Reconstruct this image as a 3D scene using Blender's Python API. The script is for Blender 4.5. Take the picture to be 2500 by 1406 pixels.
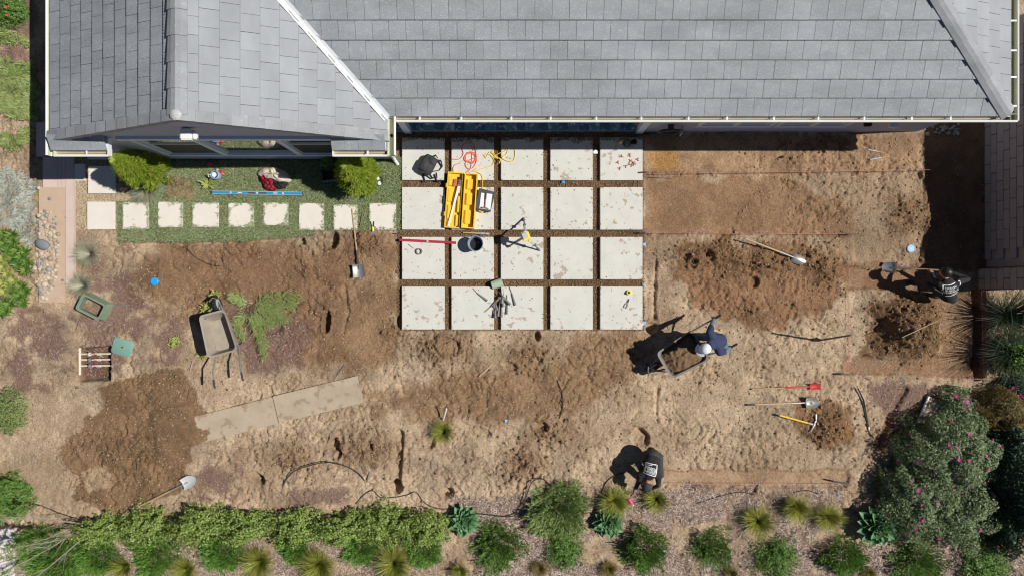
import bpy, bmesh, math, random
import numpy as np
from mathutils import Vector, Matrix
from mathutils.bvhtree import BVHTree

for o in list(bpy.data.objects):
    bpy.data.objects.remove(o)
random.seed(7)
rng = np.random.default_rng(11)
PI = math.pi
S = 115.0                 # photograph pixels per metre on the ground
D = 1800.0 / S            # camera height above the yard
SC = bpy.context.scene
COL = SC.collection

# ------------------------------------------------------------------ camera
cd = bpy.data.cameras.new('camera')
cam = bpy.data.objects.new('camera', cd); COL.objects.link(cam)
cam.location = (0, 0, D); cam.rotation_euler = (0, 0, 0)
cd.sensor_width = 36.0; cd.lens = 36.0 * 1800 / 2500; cd.clip_start = 0.1; cd.clip_end = 2000
SC.camera = cam
# ------------------------------------------------------------------ sky and sun
SUN = Vector((0.777, 0.032, 1.0)).normalized()       # towards the sun
elev = math.asin(SUN.z); azim = math.atan2(SUN.x, SUN.y)
w = bpy.data.worlds.new('World'); SC.world = w; w.use_nodes = True
nt = w.node_tree
sky = nt.nodes.new('ShaderNodeTexSky'); sky.sky_type = 'NISHITA'; sky.sun_disc = False
sky.sun_elevation = elev; sky.sun_rotation = azim; sky.air_density = 0.6; sky.dust_density = 0.2
bg = nt.nodes['Background']; bg.inputs[1].default_value = 0.05
nt.links.new(sky.outputs[0], bg.inputs[0])
sd = bpy.data.lights.new('sun', 'SUN'); sd.energy = 4.7; sd.angle = math.radians(0.5); sd.color = (1.0, 0.965, 0.905)
so = bpy.data.objects.new('sun', sd); COL.objects.link(so); so.location = (20, 3, 30)
so.rotation_euler = (-SUN).to_track_quat('-Z', 'Y').to_euler()
SC.view_settings.view_transform = 'Standard'; SC.view_settings.look = 'None'
SC.view_settings.exposure = 0.0; SC.view_settings.gamma = 1.0; SC.view_settings.use_curve_mapping = False
SC.render.engine = 'CYCLES'; SC.cycles.pixel_filter_type = 'BLACKMAN_HARRIS'; SC.cycles.filter_width = 1.15

# ------------------------------------------------------------------ small helpers
def lin(r, g, b, k=1.0):
    f = lambda c: (c / 255 / 12.92) if c / 255 <= 0.04045 else ((c / 255 + 0.055) / 1.055) ** 2.4
    return (f(r) * k, f(g) * k, f(b) * k)
def P(px, py, z=0.0):
    k = (1 - z / D) / S
    return Vector(((px - 1250) * k, (703 - py) * k, z))
def R(xr, yr, z=0.0):                    # plan pixels relative to the point under the camera
    return Vector((xr / S, -yr / S, z))

def tag(o, label=None, cat=None, group=None, kind=None):
    if label: o['label'] = label
    if cat: o['category'] = cat
    if group: o['group'] = group
    if kind: o['kind'] = kind
    return o
def empty(name, loc=(0, 0, 0), rz=0, label=None, cat=None, group=None, kind=None, parent=None):
    o = bpy.data.objects.new(name, None); COL.objects.link(o)
    o.location = loc; o.rotation_euler = (0, 0, rz); o.empty_display_size = 0.1
    if parent: o.parent = parent
    return tag(o, label, cat, group, kind)
def link(name, me, parent=None, loc=None, rot=None):
    o = bpy.data.objects.new(name, me); COL.objects.link(o)
    if parent: o.parent = parent
    if loc is not None: o.location = loc
    if rot is not None: o.rotation_euler = rot
    return o
def copy_tree(o, parent=None):
    c = o.copy(); COL.objects.link(c); c.parent = parent
    for ch in o.children: copy_tree(ch, c)
    return c

class MB:
    def __init__(s): s.v = []; s.f = []
    def add(s, vs, fs):
        n = len(s.v); s.v += [tuple(p) for p in vs]; s.f += [tuple(i + n for i in f) for f in fs]; return s
    def box(s, c, size, rot=None):
        hx, hy, hz = size[0] / 2, size[1] / 2, size[2] / 2
        vs = [Vector((x, y, z)) for x in (-hx, hx) for y in (-hy, hy) for z in (-hz, hz)]
        if rot is not None:
            m = rot if isinstance(rot, Matrix) else Matrix.Rotation(rot, 3, 'Z')
            vs = [m @ p for p in vs]
        c = Vector(c)
        return s.add([p + c for p in vs], [(0, 1, 3, 2), (4, 6, 7, 5), (0, 4, 5, 1), (2, 3, 7, 6), (0, 2, 6, 4), (1, 5, 7, 3)])
    def prism(s, poly, z0, z1):
        n = len(poly); a = sum(poly[i][0] * poly[(i + 1) % n][1] - poly[(i + 1) % n][0] * poly[i][1] for i in range(n))
        if a < 0: poly = poly[::-1]
        vs = [(p[0], p[1], z0) for p in poly] + [(p[0], p[1], z1) for p in poly]
        return s.add(vs, [tuple(range(n))[::-1], tuple(range(n, 2 * n))] + [(i, (i + 1) % n, n + (i + 1) % n, n + i) for i in range(n)])
    def tube(s, pts, r, n=8, cap=True, flat=1.0, side=None):
        pts = [Vector(p) for p in pts]; m = len(pts)
        rr = r if isinstance(r, (list, tuple)) else [r] * m
        up = Vector((0, 0, 1)); vs = []; a = None
        for i, p in enumerate(pts):
            t = (pts[min(i + 1, m - 1)] - pts[max(i - 1, 0)])
            t = t.normalized() if t.length > 1e-9 else Vector((1, 0, 0))
            if side is not None: a = (Vector(side) - t * t.dot(Vector(side))).normalized()
            elif a is None:
                a = t.cross(up)
                if a.length < 1e-3: a = t.cross(Vector((0, 1, 0)))
                a.normalize()
            else: a = (a - t * t.dot(a)).normalized()
            b = t.cross(a)
            for k in range(n):
                q = 2 * PI * k / n
                vs.append(p + a * (math.cos(q) * rr[i]) + b * (math.sin(q) * rr[i] * flat))
        fs = [(i * n + k, i * n + (k + 1) % n, (i + 1) * n + (k + 1) % n, (i + 1) * n + k) for i in range(m - 1) for k in range(n)]
        if cap: fs += [tuple(range(n))[::-1], tuple(range((m - 1) * n, m * n))]
        return s.add(vs, fs)
    def capsule(s, p0, p1, r0, r1, n=12, flat=1.0, side=None):
        p0 = Vector(p0); p1 = Vector(p1); d = (p1 - p0); L = d.length; d = d / L if L > 1e-6 else Vector((0, 0, 1))
        pts = []; rs = []
        for k in range(1, 5):
            q = PI / 2 * (1 - k / 4); pts.append(p0 - d * (math.sin(q) * r0)); rs.append(max(math.cos(q) * r0, 1e-3))
        for k in range(1, 4): pts.append(p0 + d * L * k / 4); rs.append(r0 + (r1 - r0) * k / 4)
        for k in range(0, 4):
            q = PI / 2 * k / 4; pts.append(p1 + d * (math.sin(q) * r1)); rs.append(max(math.cos(q) * r1, 1e-3))
        return s.tube(pts, rs, n, True, flat, side)
    def lathe(s, prof, n=20, c=(0, 0, 0)):
        vs = []; m = len(prof)
        for (r, z) in prof:
            for k in range(n):
                q = 2 * PI * k / n; vs.append((c[0] + r * math.cos(q), c[1] + r * math.sin(q), c[2] + z))
        fs = [(i * n + k, i * n + (k + 1) % n, (i + 1) * n + (k + 1) % n, (i + 1) * n + k) for i in range(m - 1) for k in range(n)]
        fs += [tuple(range(n))[::-1], tuple(range((m - 1) * n, m * n))]
        return s.add(vs, fs)
    def loft(s, rings, cap0=True, cap1=True):
        n = len(rings[0]); vs = [p for r in rings for p in r]; m = len(rings)
        fs = [(i * n + k, i * n + (k + 1) % n, (i + 1) * n + (k + 1) % n, (i + 1) * n + k) for i in range(m - 1) for k in range(n)]
        if cap0: fs.append(tuple(range(n))[::-1])
        if cap1: fs.append(tuple(range((m - 1) * n, m * n)))
        return s.add(vs, fs)
    def sheet(s, fn, nu, nv, th=0.004):       # curved sheet with thickness; fn(u, v) -> point
        g = [[Vector(fn(i / nu, j / nv)) for j in range(nv + 1)] for i in range(nu + 1)]
        N = (nu + 1) * (nv + 1); vs = [p for r in g for p in r] + [p - Vector((0, 0, th)) for r in g for p in r]
        id = lambda i, j: i * (nv + 1) + j
        fs = []
        for i in range(nu):
            for j in range(nv):
                q = (id(i, j), id(i + 1, j), id(i + 1, j + 1), id(i, j + 1)); fs += [q, tuple(N + k for k in q[::-1])]
        for i in range(nu):
            for j in (0, nv): fs.append((id(i, j), id(i + 1, j), N + id(i + 1, j), N + id(i, j)))
        for j in range(nv):
            for i in (0, nu): fs.append((id(i, j), id(i, j + 1), N + id(i, j + 1), N + id(i, j)))
        return s.add(vs, fs)
    def mesh(s, name, mat, smooth=False, bevel=0):
        me = bpy.data.meshes.new(name); me.from_pydata(s.v, [], s.f)
        bm = bmesh.new(); bm.from_mesh(me)
        if bevel: bmesh.ops.bevel(bm, geom=bm.edges[:], offset=bevel, segments=2, affect='EDGES', clamp_overlap=True)
        bmesh.ops.recalc_face_normals(bm, faces=bm.faces); bm.to_mesh(me); bm.free()
        if mat: me.materials.append(MAT[mat] if isinstance(mat, str) else mat)
        if smooth:
            me.polygons.foreach_set('use_smooth', [True] * len(me.polygons))
            me.set_sharp_from_angle(angle=math.radians(38))
        return me
    def build(s, name, mat, parent=None, smooth=False, bevel=0, loc=None, rot=None):
        return link(name, s.mesh(name, mat, smooth, bevel), parent, loc, rot)

def mesh_np(name, V, F, mat=None, smooth=False):
    V = np.ascontiguousarray(V, dtype=np.float32); F = np.ascontiguousarray(F, dtype=np.int32)
    me = bpy.data.meshes.new(name); n, k = F.shape
    me.vertices.add(len(V)); me.vertices.foreach_set('co', V.ravel())
    me.loops.add(n * k); me.loops.foreach_set('vertex_index', F.ravel())
    me.polygons.add(n); me.polygons.foreach_set('loop_start', np.arange(0, n * k, k, dtype=np.int32))
    if smooth: me.polygons.foreach_set('use_smooth', np.ones(n, dtype=bool))
    me.update(calc_edges=True)
    if mat: me.materials.append(MAT[mat] if isinstance(mat, str) else mat)
    return me

# ------------------------------------------------------------------ materials
MAT = {}
def mat(name, col, rough=0.7, col2=None, scale=8.0, amt=0.5, bump=0.0, bscale=40.0, metal=0.0, spec=0.4,
        speck=None, speck_scale=60.0, speck_lo=0.62, obj_rand=0.0, island=None, coords='Object', trans=0.0, thr=None):
    m = bpy.data.materials.new(name); m.use_nodes = True; t = m.node_tree; N = t.nodes; L = t.links
    b = N['Principled BSDF']; b.inputs['Roughness'].default_value = rough; b.inputs['Metallic'].default_value = metal
    b.inputs['Specular IOR Level'].default_value = spec
    tc = N.new('ShaderNodeTexCoord'); co = tc.outputs[coords]
    oi = N.new('ShaderNodeObjectInfo')
    off = N.new('ShaderNodeVectorMath'); off.operation = 'MULTIPLY_ADD'
    L.new(oi.outputs['Random'], off.inputs[0]); off.inputs[1].default_value = (37, 53, 19); L.new(co, off.inputs[2]); co = off.outputs[0]
    rgb = N.new('ShaderNodeRGB'); rgb.outputs[0].default_value = (*col, 1); out = rgb.outputs[0]
    def mix(fac, a, c2):
        x = N.new('ShaderNodeMix'); x.data_type = 'RGBA'
        L.new(fac, x.inputs[0]); L.new(a, x.inputs[6])
        if isinstance(c2, tuple): x.inputs[7].default_value = (*c2, 1)
        else: L.new(c2, x.inputs[7])
        return x.outputs[2]
    if col2:
        nz = N.new('ShaderNodeTexNoise'); nz.inputs['Scale'].default_value = scale; nz.inputs['Detail'].default_value = 6; nz.inputs['Roughness'].default_value = 0.65
        L.new(co, nz.inputs['Vector'])
        mr = N.new('ShaderNodeMapRange'); lo, hi = thr if thr else (0.5 - 0.25, 0.5 + 0.25)
        mr.inputs[1].default_value = lo; mr.inputs[2].default_value = hi; mr.inputs[4].default_value = amt if not thr else 1.0
        L.new(nz.outputs['Fac'], mr.inputs[0]); out = mix(mr.outputs[0], out, col2)
    if island:
        ge = N.new('ShaderNodeNewGeometry'); cr = N.new('ShaderNodeValToRGB'); e = cr.color_ramp.elements
        e[0].color = (*island[0], 1); e[1].color = (*island[-1], 1)
        for i, c in enumerate(island[1:-1]):
            q = e.new((i + 1) / (len(island) - 1)); q.color = (*c, 1)
        L.new(ge.outputs['Random Per Island'], cr.inputs[0]); out = cr.outputs[0]
    if speck:
        vo = N.new('ShaderNodeTexNoise'); vo.inputs['Scale'].default_value = speck_scale; vo.inputs['Detail'].default_value = 2
        L.new(co, vo.inputs['Vector']); mr = N.new('ShaderNodeMapRange'); mr.inputs[1].default_value = speck_lo; mr.inputs[2].default_value = speck_lo + 0.05
        L.new(vo.outputs['Fac'], mr.inputs[0]); out = mix(mr.outputs[0], out, speck)
    if obj_rand:
        hs = N.new('ShaderNodeHueSaturation'); mr = N.new('ShaderNodeMapRange'); L.new(oi.outputs['Random'], mr.inputs[0])
        mr.inputs[3].default_value = 1 - obj_rand; mr.inputs[4].default_value = 1 + obj_rand
        L.new(mr.outputs[0], hs.inputs['Value']); L.new(out, hs.inputs['Color']); out = hs.outputs[0]
    L.new(out, b.inputs['Base Color'])
    if bump:
        nz = N.new('ShaderNodeTexNoise'); nz.inputs['Scale'].default_value = bscale; nz.inputs['Detail'].default_value = 5; L.new(co, nz.inputs['Vector'])
        bp = N.new('ShaderNodeBump'); bp.inputs['Strength'].default_value = bump; bp.inputs['Distance'].default_value = 0.02
        L.new(nz.outputs['Fac'], bp.inputs['Height']); L.new(bp.outputs[0], b.inputs['Normal'])
    if trans:
        tr = N.new('ShaderNodeBsdfTranslucent'); L.new(out, tr.inputs[0]); ms = N.new('ShaderNodeMixShader'); ms.inputs[0].default_value = trans
        L.new(b.outputs[0], ms.inputs[1]); L.new(tr.outputs[0], ms.inputs[2]); L.new(ms.outputs[0], N['Material Output'].inputs[0])
    MAT[name] = m; return m

mat('roof_tile', (.32, .34, .362), .75, (.26, .278, .30), 3, .8, .3, 90, speck=(.50, .51, .49), speck_scale=62, speck_lo=.60, obj_rand=.05)
mat('roof_tile_smooth', (.335, .35, .37), .7, (.30, .315, .335), 3, .8, .25, 70, speck=(.5, .5, .5), speck_scale=34, speck_lo=.74, obj_rand=.06)
mat('cap_tile', (.33, .345, .36), .7, (.25, .26, .28), 6, .8, .25, 70, speck=(.55, .55, .53), speck_scale=36, speck_lo=.68, obj_rand=.07)
mat('underlay', (.06, .062, .066), .9)
mat('mortar', (.55, .55, .54), .9, (.4, .4, .4), 20, .8, .5, 50)
mat('white_metal', (.80, .80, .76), .4, (.70, .70, .66), 4, .5)
mat('gutter_cream', (.72, .73, .58), .5, (.60, .62, .46), 3, .7)
mat('gutter_silt', (.50, .41, .27), .9, (.36, .28, .18), 6, .8, .4, 60)
mat('flashing', (.78, .80, .82), .35, (.62, .65, .68), 3, .6)
mat('stucco', (.46, .49, .58), .9, (.42, .45, .53), 2, .6, .4, 120)
mat('trim_paint', (.68, .74, .80), .6, (.62, .68, .74), 3, .5)
mat('glass', (.6, .63, .63), .02, metal=.9, spec=.9)
mat('screen', (.02, .022, .024), .6)
mat('dark_room', (.03, .03, .03), .9)
mat('porch_tile', (.12, .30, .42), .5, (.55, .62, .66), 7, .9, thr=(.52, .55))
mat('porch_tile2', (.06, .16, .26), .5, (.45, .55, .62), 9, .9, thr=(.55, .58))
mat('concrete', (.71, .69, .625), .85, (.62, .60, .54), 5, .8, .15, 60)
mat('pink_concrete', (.62, .50, .43), .9, (.55, .43, .37), 4, .8, .2, 80)
mat('pale_path', (.72, .66, .62), .9, (.60, .53, .49), 5, .8, .2, 60)
mat('block', (.36, .315, .31), .9, (.31, .27, .265), 4, .9, .5, 60, obj_rand=.06)
mat('wood', (.46, .33, .19), .6, (.36, .24, .13), 10, .8)
mat('wood_pale', (.55, .43, .26), .6, (.44, .33, .19), 10, .8)
mat('old_wood', (.24, .19, .13), .8, (.17, .13, .09), 20, .8)
mat('plywood', (.48, .395, .295), .85, (.37, .29, .205), 3, .95, .25, 30, speck=(.33, .245, .165), speck_scale=6, speck_lo=.59)
mat('board_tan', (.55, .41, .30), .8, (.47, .34, .24), 5, .9, .15, 40)
mat('steel', (.40, .40, .40), .45, (.30, .29, .27), 12, .8, metal=.55)
mat('steel_bright', (.62, .61, .58), .35, (.45, .42, .38), 10, .8, metal=.7)
mat('dark_steel', (.07, .07, .075), .5, (.12, .11, .10), 14, .6, metal=.4)
mat('black_plastic', (.018, .018, .02), .45, (.03, .03, .032), 12, .5)
mat('dark_grey', (.06, .062, .068), .6, (.09, .09, .095), 10, .6)
mat('mid_grey', (.22, .22, .22), .6, (.15, .15, .15), 12, .7)
mat('light_grey', (.5, .51, .52), .5, (.42, .43, .44), 8, .6)
mat('red_paint', (.55, .045, .05), .45, (.40, .04, .04), 10, .6)
mat('red_level', (.42, .03, .05), .4, (.33, .03, .045), 10, .6)
mat('yellow_plastic', (.86, .56, .045), .45, (.76, .47, .04), 6, .6)
mat('yellow_bright', (.85, .68, .03), .45, (.7, .55, .03), 8, .5)
mat('blue_level', (.03, .28, .55), .35, (.02, .2, .42), 10, .5)
mat('blue_cap', (.015, .36, .80), .45, (.02, .30, .70), 12, .5)
mat('blue_disc', (.25, .45, .68), .5, (.55, .62, .66), 30, .9, thr=(.5, .6))
mat('bucket_plastic', (.30, .38, .50), .45, (.22, .28, .38), 8, .6)
mat('bucket_water', (.025, .025, .028), .2)
mat('orange_plastic', (.75, .13, .05), .5)
mat('pink_plastic', (.85, .03, .22), .35)
mat('white_plastic', (.82, .82, .80), .4, (.72, .72, .70), 10, .6)
mat('old_pvc', (.72, .68, .56), .5, (.5, .44, .33), 18, .9)
mat('green_plastic', (.15, .24, .17), .6, (.27, .30, .21), 14, .9)
mat('green_lid', (.17, .34, .28), .6, (.23, .36, .30), 14, .8)
mat('green_pale', (.36, .48, .34), .5, (.46, .52, .40), 8, .8)
mat('string_pink', (.66, .22, .22), .6)
mat('string_white', (.7, .68, .62), .7)
mat('hose_black', (.03, .03, .032), .45, (.08, .075, .07), 10, .6)
mat('cord_red', (.80, .16, .10), .5)
mat('cord_yellow', (.80, .56, .06), .5)
mat('tray_dusty', (.40, .345, .28), .75, (.28, .24, .19), 7, .9, .2, 40)
mat('tray_steel', (.24, .22, .19), .6, (.14, .12, .10), 9, .9)
mat('wet_soil', (.22, .135, .072), .95, (.13, .08, .042), 14, .9, .6, 50)
mat('fabric_beige', (.62, .56, .45), .9, (.52, .47, .38), 9, .7, .3, 60)
mat('fabric_black', (.013, .013, .015), .9, (.040, .037, .034), 7, .7, 1.0, 16)
mat('fabric_bag', (.032, .033, .038), .8, (.07, .066, .062), 8, .7, .9, 18)
mat('fabric_navy', (.030, .040, .105), .9, (.055, .062, .115), 7, .7, 1.0, 14)
mat('fabric_denim', (.085, .15, .20), .9, (.14, .18, .21), 9, .7, .9, 18)
mat('fabric_sleeve', (.15, .22, .28), .9, (.12, .18, .23), 12, .7, .3, 90)
mat('fabric_green', (.045, .06, .058), .9, (.035, .05, .05), 12, .7)
mat('fabric_grey', (.30, .32, .31), .9, (.24, .26, .25), 12, .7)
mat('skin', (.42, .20, .12), .6, (.36, .17, .10), 12, .5)
mat('hair', (.012, .011, .011), .45, (.02, .02, .02), 60, .6)
mat('cap_white', (.80, .82, .86), .85, (.70, .72, .78), 12, .5)
mat('print_white', (.80, .80, .80), .8)
mat('shoe', (.03, .03, .032), .7, (.06, .055, .05), 12, .7)
mat('rock_tan', (.46, .37, .27), .85, (.36, .28, .20), 9, .9, .3, 40, obj_rand=.22)
mat('rock_cream', (.60, .52, .40), .85, (.48, .40, .30), 9, .9, .3, 40, obj_rand=.15)
mat('rock_grey', (.30, .31, .31), .85, (.22, .23, .24), 9, .9, .3, 40, obj_rand=.2)
mat('rock_slate', (.17, .19, .21), .8, (.25, .27, .29), 7, .9, .3, 40)
# leaves: one tint per leaf
mat('leaf_hedge', (.2, .3, .06), .5, island=[(.13, .20, .04), (.21, .32, .06), (.30, .40, .09), (.44, .52, .18)], trans=.25)
mat('leaf_fern', (.1, .2, .04), .55, island=[(.07, .17, .03), (.12, .27, .04), (.18, .36, .06), (.28, .40, .08)], trans=.25)
mat('leaf_green', (.1, .2, .04), .55, island=[(.065, .15, .03), (.11, .23, .04), (.16, .31, .055), (.26, .37, .08)], trans=.25)
mat('leaf_olive', (.1, .2, .04), .55, island=[(.11, .18, .045), (.19, .28, .075), (.27, .36, .11), (.36, .42, .19)], trans=.25)
mat('leaf_tuft', (.2, .2, .04), .5, island=[(.14, .18, .03), (.27, .31, .05), (.40, .41, .07), (.52, .46, .14)], trans=.25)
mat('leaf_tuft_dry', (.2, .2, .04), .5, island=[(.12, .11, .03), (.22, .17, .05), (.32, .24, .08)], trans=.15)
mat('leaf_bush', (.1, .15, .04), .5, island=[(.09, .14, .06), (.15, .22, .09), (.22, .30, .14), (.33, .38, .22)], trans=.25)
mat('leaf_dark', (.05, .1, .04), .5, island=[(.02, .05, .025), (.035, .08, .04), (.055, .11, .055)], trans=.15)
mat('leaf_red', (.2, .1, .04), .5, island=[(.06, .09, .02), (.13, .13, .03), (.24, .08, .03), (.16, .18, .04)], trans=.15)
mat('leaf_cypress', (.2, .25, .04), .55, island=[(.12, .20, .025), (.22, .32, .035), (.34, .43, .045), (.48, .50, .07)], trans=.25)
mat('leaf_silver', (.4, .43, .38), .7, island=[(.28, .32, .26), (.40, .43, .37), (.52, .55, .50)], trans=.1)
mat('leaf_fescue', (.3, .33, .25), .6, island=[(.30, .32, .22), (.44, .44, .32), (.58, .54, .40)], trans=.2)
mat('leaf_juniper', (.1, .2, .04), .6, island=[(.18, .26, .07), (.28, .39, .11), (.40, .50, .17), (.40, .32, .19)], trans=.25)
mat('leaf_euphorbia', (.1, .2, .04), .5, island=[(.06, .14, .03), (.10, .21, .04), (.16, .29, .05), (.28, .36, .06)], trans=.2)
mat('leaf_lime', (.3, .4, .08), .5, island=[(.30, .36, .07), (.42, .46, .12), (.50, .50, .18)], trans=.2)
mat('leaf_fountain', (.03, .06, .03), .5, island=[(.015, .028, .014), (.03, .05, .025), (.07, .10, .05)], trans=.1)
mat('leaf_agave', (.10, .22, .095), .45, (.16, .30, .13), 8, .7)
mat('flower_pink', (.62, .03, .30), .5)
mat('flower_red', (.75, .10, .06), .5)
mat('bark', (.36, .32, .27), .85, (.24, .20, .16), 25, .8)
mat('bark_dark', (.12, .085, .06), .85, (.18, .13, .09), 25, .8)
mat('chips', (.3, .2, .15), .85, island=[(.13, .075, .06), (.20, .125, .105), (.28, .19, .17), (.42, .33, .30)])
mat('chips_pale', (.3, .2, .15), .85, island=[(.14, .09, .065), (.22, .15, .115), (.31, .225, .18), (.42, .33, .275), (.62, .54, .47)])
mat('grass', (.2, .25, .08), .6, island=[(.20, .27, .12), (.30, .38, .18), (.39, .47, .24), (.56, .57, .38)], trans=.3)
mat('straw', (.5, .4, .25), .8, island=[(.30, .20, .10), (.44, .33, .19), (.60, .50, .34)])
mat('clod', (.25, .17, .1), .95, island=[(.13, .08, .042), (.20, .13, .07), (.28, .19, .11)])
mat('clod_dry', (.35, .26, .16), .95, island=[(.26, .18, .105), (.35, .255, .155), (.44, .33, .21)])
mat('pebble', (.5, .42, .3), .8, island=[(.16, .11, .07), (.38, .29, .18), (.52, .42, .28), (.64, .55, .40)])
# red and black plaid cloth
m = mat('plaid', (.30, .01, .02), .9); t = m.node_tree; N = t.nodes; L = t.links
tc = N.new('ShaderNodeTexCoord'); sx = N.new('ShaderNodeSeparateXYZ'); L.new(tc.outputs['Object'], sx.inputs[0])
prev = None
for ax in (0, 1):
    a = N.new('ShaderNodeMath'); a.operation = 'SINE'; k = N.new('ShaderNodeMath'); k.operation = 'MULTIPLY'; k.inputs[1].default_value = 95
    L.new(sx.outputs[ax], k.inputs[0]); L.new(k.outputs[0], a.inputs[0]); g = N.new('ShaderNodeMath'); g.operation = 'GREATER_THAN'; g.inputs[1].default_value = 0.15
    L.new(a.outputs[0], g.inputs[0])
    if prev is None: prev = g
    else:
        ad = N.new('ShaderNodeMath'); L.new(prev.outputs[0], ad.inputs[0]); L.new(g.outputs[0], ad.inputs[1])
        hv = N.new('ShaderNodeMath'); hv.operation = 'MULTIPLY'; hv.inputs[1].default_value = .5; L.new(ad.outputs[0], hv.inputs[0])
        cr = N.new('ShaderNodeValToRGB'); cr.color_ramp.elements[0].color = (.42, .012, .03, 1); cr.color_ramp.elements[1].color = (.012, .008, .01, 1)
        L.new(hv.outputs[0], cr.inputs[0]); L.new(cr.outputs[0], N['Principled BSDF'].inputs['Base Color'])
# weathering that runs across neighbouring tiles
for mn, sc_, k in (('roof_tile', (.9, 2.6, .9), .16), ('roof_tile_smooth', (2.6, .9, .9), .10), ('cap_tile', (1.5, 1.5, 1.5), .14)):
    t = MAT[mn].node_tree; N = t.nodes; L = t.links; b = N['Principled BSDF']; src = b.inputs['Base Color'].links[0].from_socket
    ge = N.new('ShaderNodeNewGeometry'); mp_ = N.new('ShaderNodeVectorMath'); mp_.operation = 'MULTIPLY'; mp_.inputs[1].default_value = sc_; L.new(ge.outputs['Position'], mp_.inputs[0])
    nz = N.new('ShaderNodeTexNoise'); nz.inputs['Scale'].default_value = 1.0; nz.inputs['Detail'].default_value = 6; nz.inputs['Roughness'].default_value = .65; L.new(mp_.outputs[0], nz.inputs['Vector'])
    mr = N.new('ShaderNodeMapRange'); mr.inputs[1].default_value = .35; mr.inputs[2].default_value = .65; mr.inputs[3].default_value = 1 - k; mr.inputs[4].default_value = 1 + k * .6; L.new(nz.outputs['Fac'], mr.inputs[0])
    x = N.new('ShaderNodeMix'); x.data_type = 'RGBA'; x.blend_type = 'MULTIPLY'; x.inputs[0].default_value = 1; L.new(src, x.inputs[6]); L.new(mr.outputs[0], x.inputs[7]); L.new(x.outputs[2], b.inputs['Base Color'])
# paver: pale concrete with dried mud splashes
def paver_mat(name, col, col2, mud, lo):
    m = mat(name, col, .85, col2, 3, .8, .12, 60); t = m.node_tree; N = t.nodes; L = t.links; b = N['Principled BSDF']
    src = b.inputs['Base Color'].links[0].from_socket
    co = [n for n in N if n.type == 'VECT_MATH'][0].outputs[0]
    n1 = N.new('ShaderNodeTexNoise'); n1.inputs['Scale'].default_value = 8; n1.inputs['Detail'].default_value = 4; n1.inputs['Roughness'].default_value = .55; L.new(co, n1.inputs['Vector'])
    n2 = N.new('ShaderNodeTexNoise'); n2.inputs['Scale'].default_value = 1.6; n2.inputs['Detail'].default_value = 1; L.new(co, n2.inputs['Vector'])
    ad = N.new('ShaderNodeMath'); ad.operation = 'MULTIPLY_ADD'; L.new(n2.outputs['Fac'], ad.inputs[0]); ad.inputs[1].default_value = .35; L.new(n1.outputs['Fac'], ad.inputs[2])
    mr = N.new('ShaderNodeMapRange'); mr.inputs[1].default_value = lo; mr.inputs[2].default_value = lo + .04; mr.inputs[4].default_value = .75; L.new(ad.outputs[0], mr.inputs[0])
    x = N.new('ShaderNodeMix'); x.data_type = 'RGBA'; L.new(mr.outputs[0], x.inputs[0]); L.new(src, x.inputs[6]); x.inputs[7].default_value = (*mud, 1)
    L.new(x.outputs[2], b.inputs['Base Color'])
paver_mat('paver', (.65, .64, .59), (.54, .53, .475), (.36, .27, .185), .80)
paver_mat('stepping', (.74, .695, .625), (.66, .60, .525), (.50, .37, .26), .86)
# ================================================================== THE GROUND
def hsh(ix, iy, seed):
    n = (ix.astype(np.int64) * 374761393 + iy.astype(np.int64) * 668265263 + seed * 974711) & 0x7fffffff
    n = ((n ^ (n >> 13)) * 1274126177) & 0x7fffffff
    return ((n ^ (n >> 16)) & 0xffff) / 65535.0
def vn(x, y, s, seed):
    a = 0.6 + seed * 1.7; c, q = math.cos(a), math.sin(a)
    u = (x * c - y * q) / s + 1000.3 + seed * 3.1; v = (x * q + y * c) / s + 1000.7 + seed * 1.3
    i = np.floor(u); j = np.floor(v); f = u - i; g = v - j; f = f * f * (3 - 2 * f); g = g * g * (3 - 2 * g)
    return (hsh(i, j, seed) * (1 - f) + hsh(i + 1, j, seed) * f) * (1 - g) + (hsh(i, j + 1, seed) * (1 - f) + hsh(i + 1, j + 1, seed) * f) * g
def fbm(x, y, s, seed, oct=4, gain=.55):
    t = 0; a = 1; n = 0
    for k in range(oct):
        t = t + a * vn(x, y, s / 2 ** k, seed + k * 7); n += a; a *= gain
    return t / n                       # 0..1
def sstep(a, b, x):
    t = np.clip((x - a) / (b - a), 0, 1); return t * t * (3 - 2 * t)
def sdf_poly(px, py, pts):             # negative inside, pixel units
    d = np.full(px.shape, 1e18); ins = np.zeros(px.shape, bool); n = len(pts)
    for i in range(n):
        ax, ay = pts[i]; bx, by = pts[(i + 1) % n]; ex, ey = bx - ax, by - ay
        t = np.clip(((px - ax) * ex + (py - ay) * ey) / (ex * ex + ey * ey + 1e-9), 0, 1)
        d = np.minimum(d, (px - ax - t * ex) ** 2 + (py - ay - t * ey) ** 2)
        if ay != by:
            c = ((ay > py) != (by > py)) & (px < (bx - ax) * (py - ay) / (by - ay) + ax); ins ^= c
    d = np.sqrt(d); return np.where(ins, -d, d)

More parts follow.
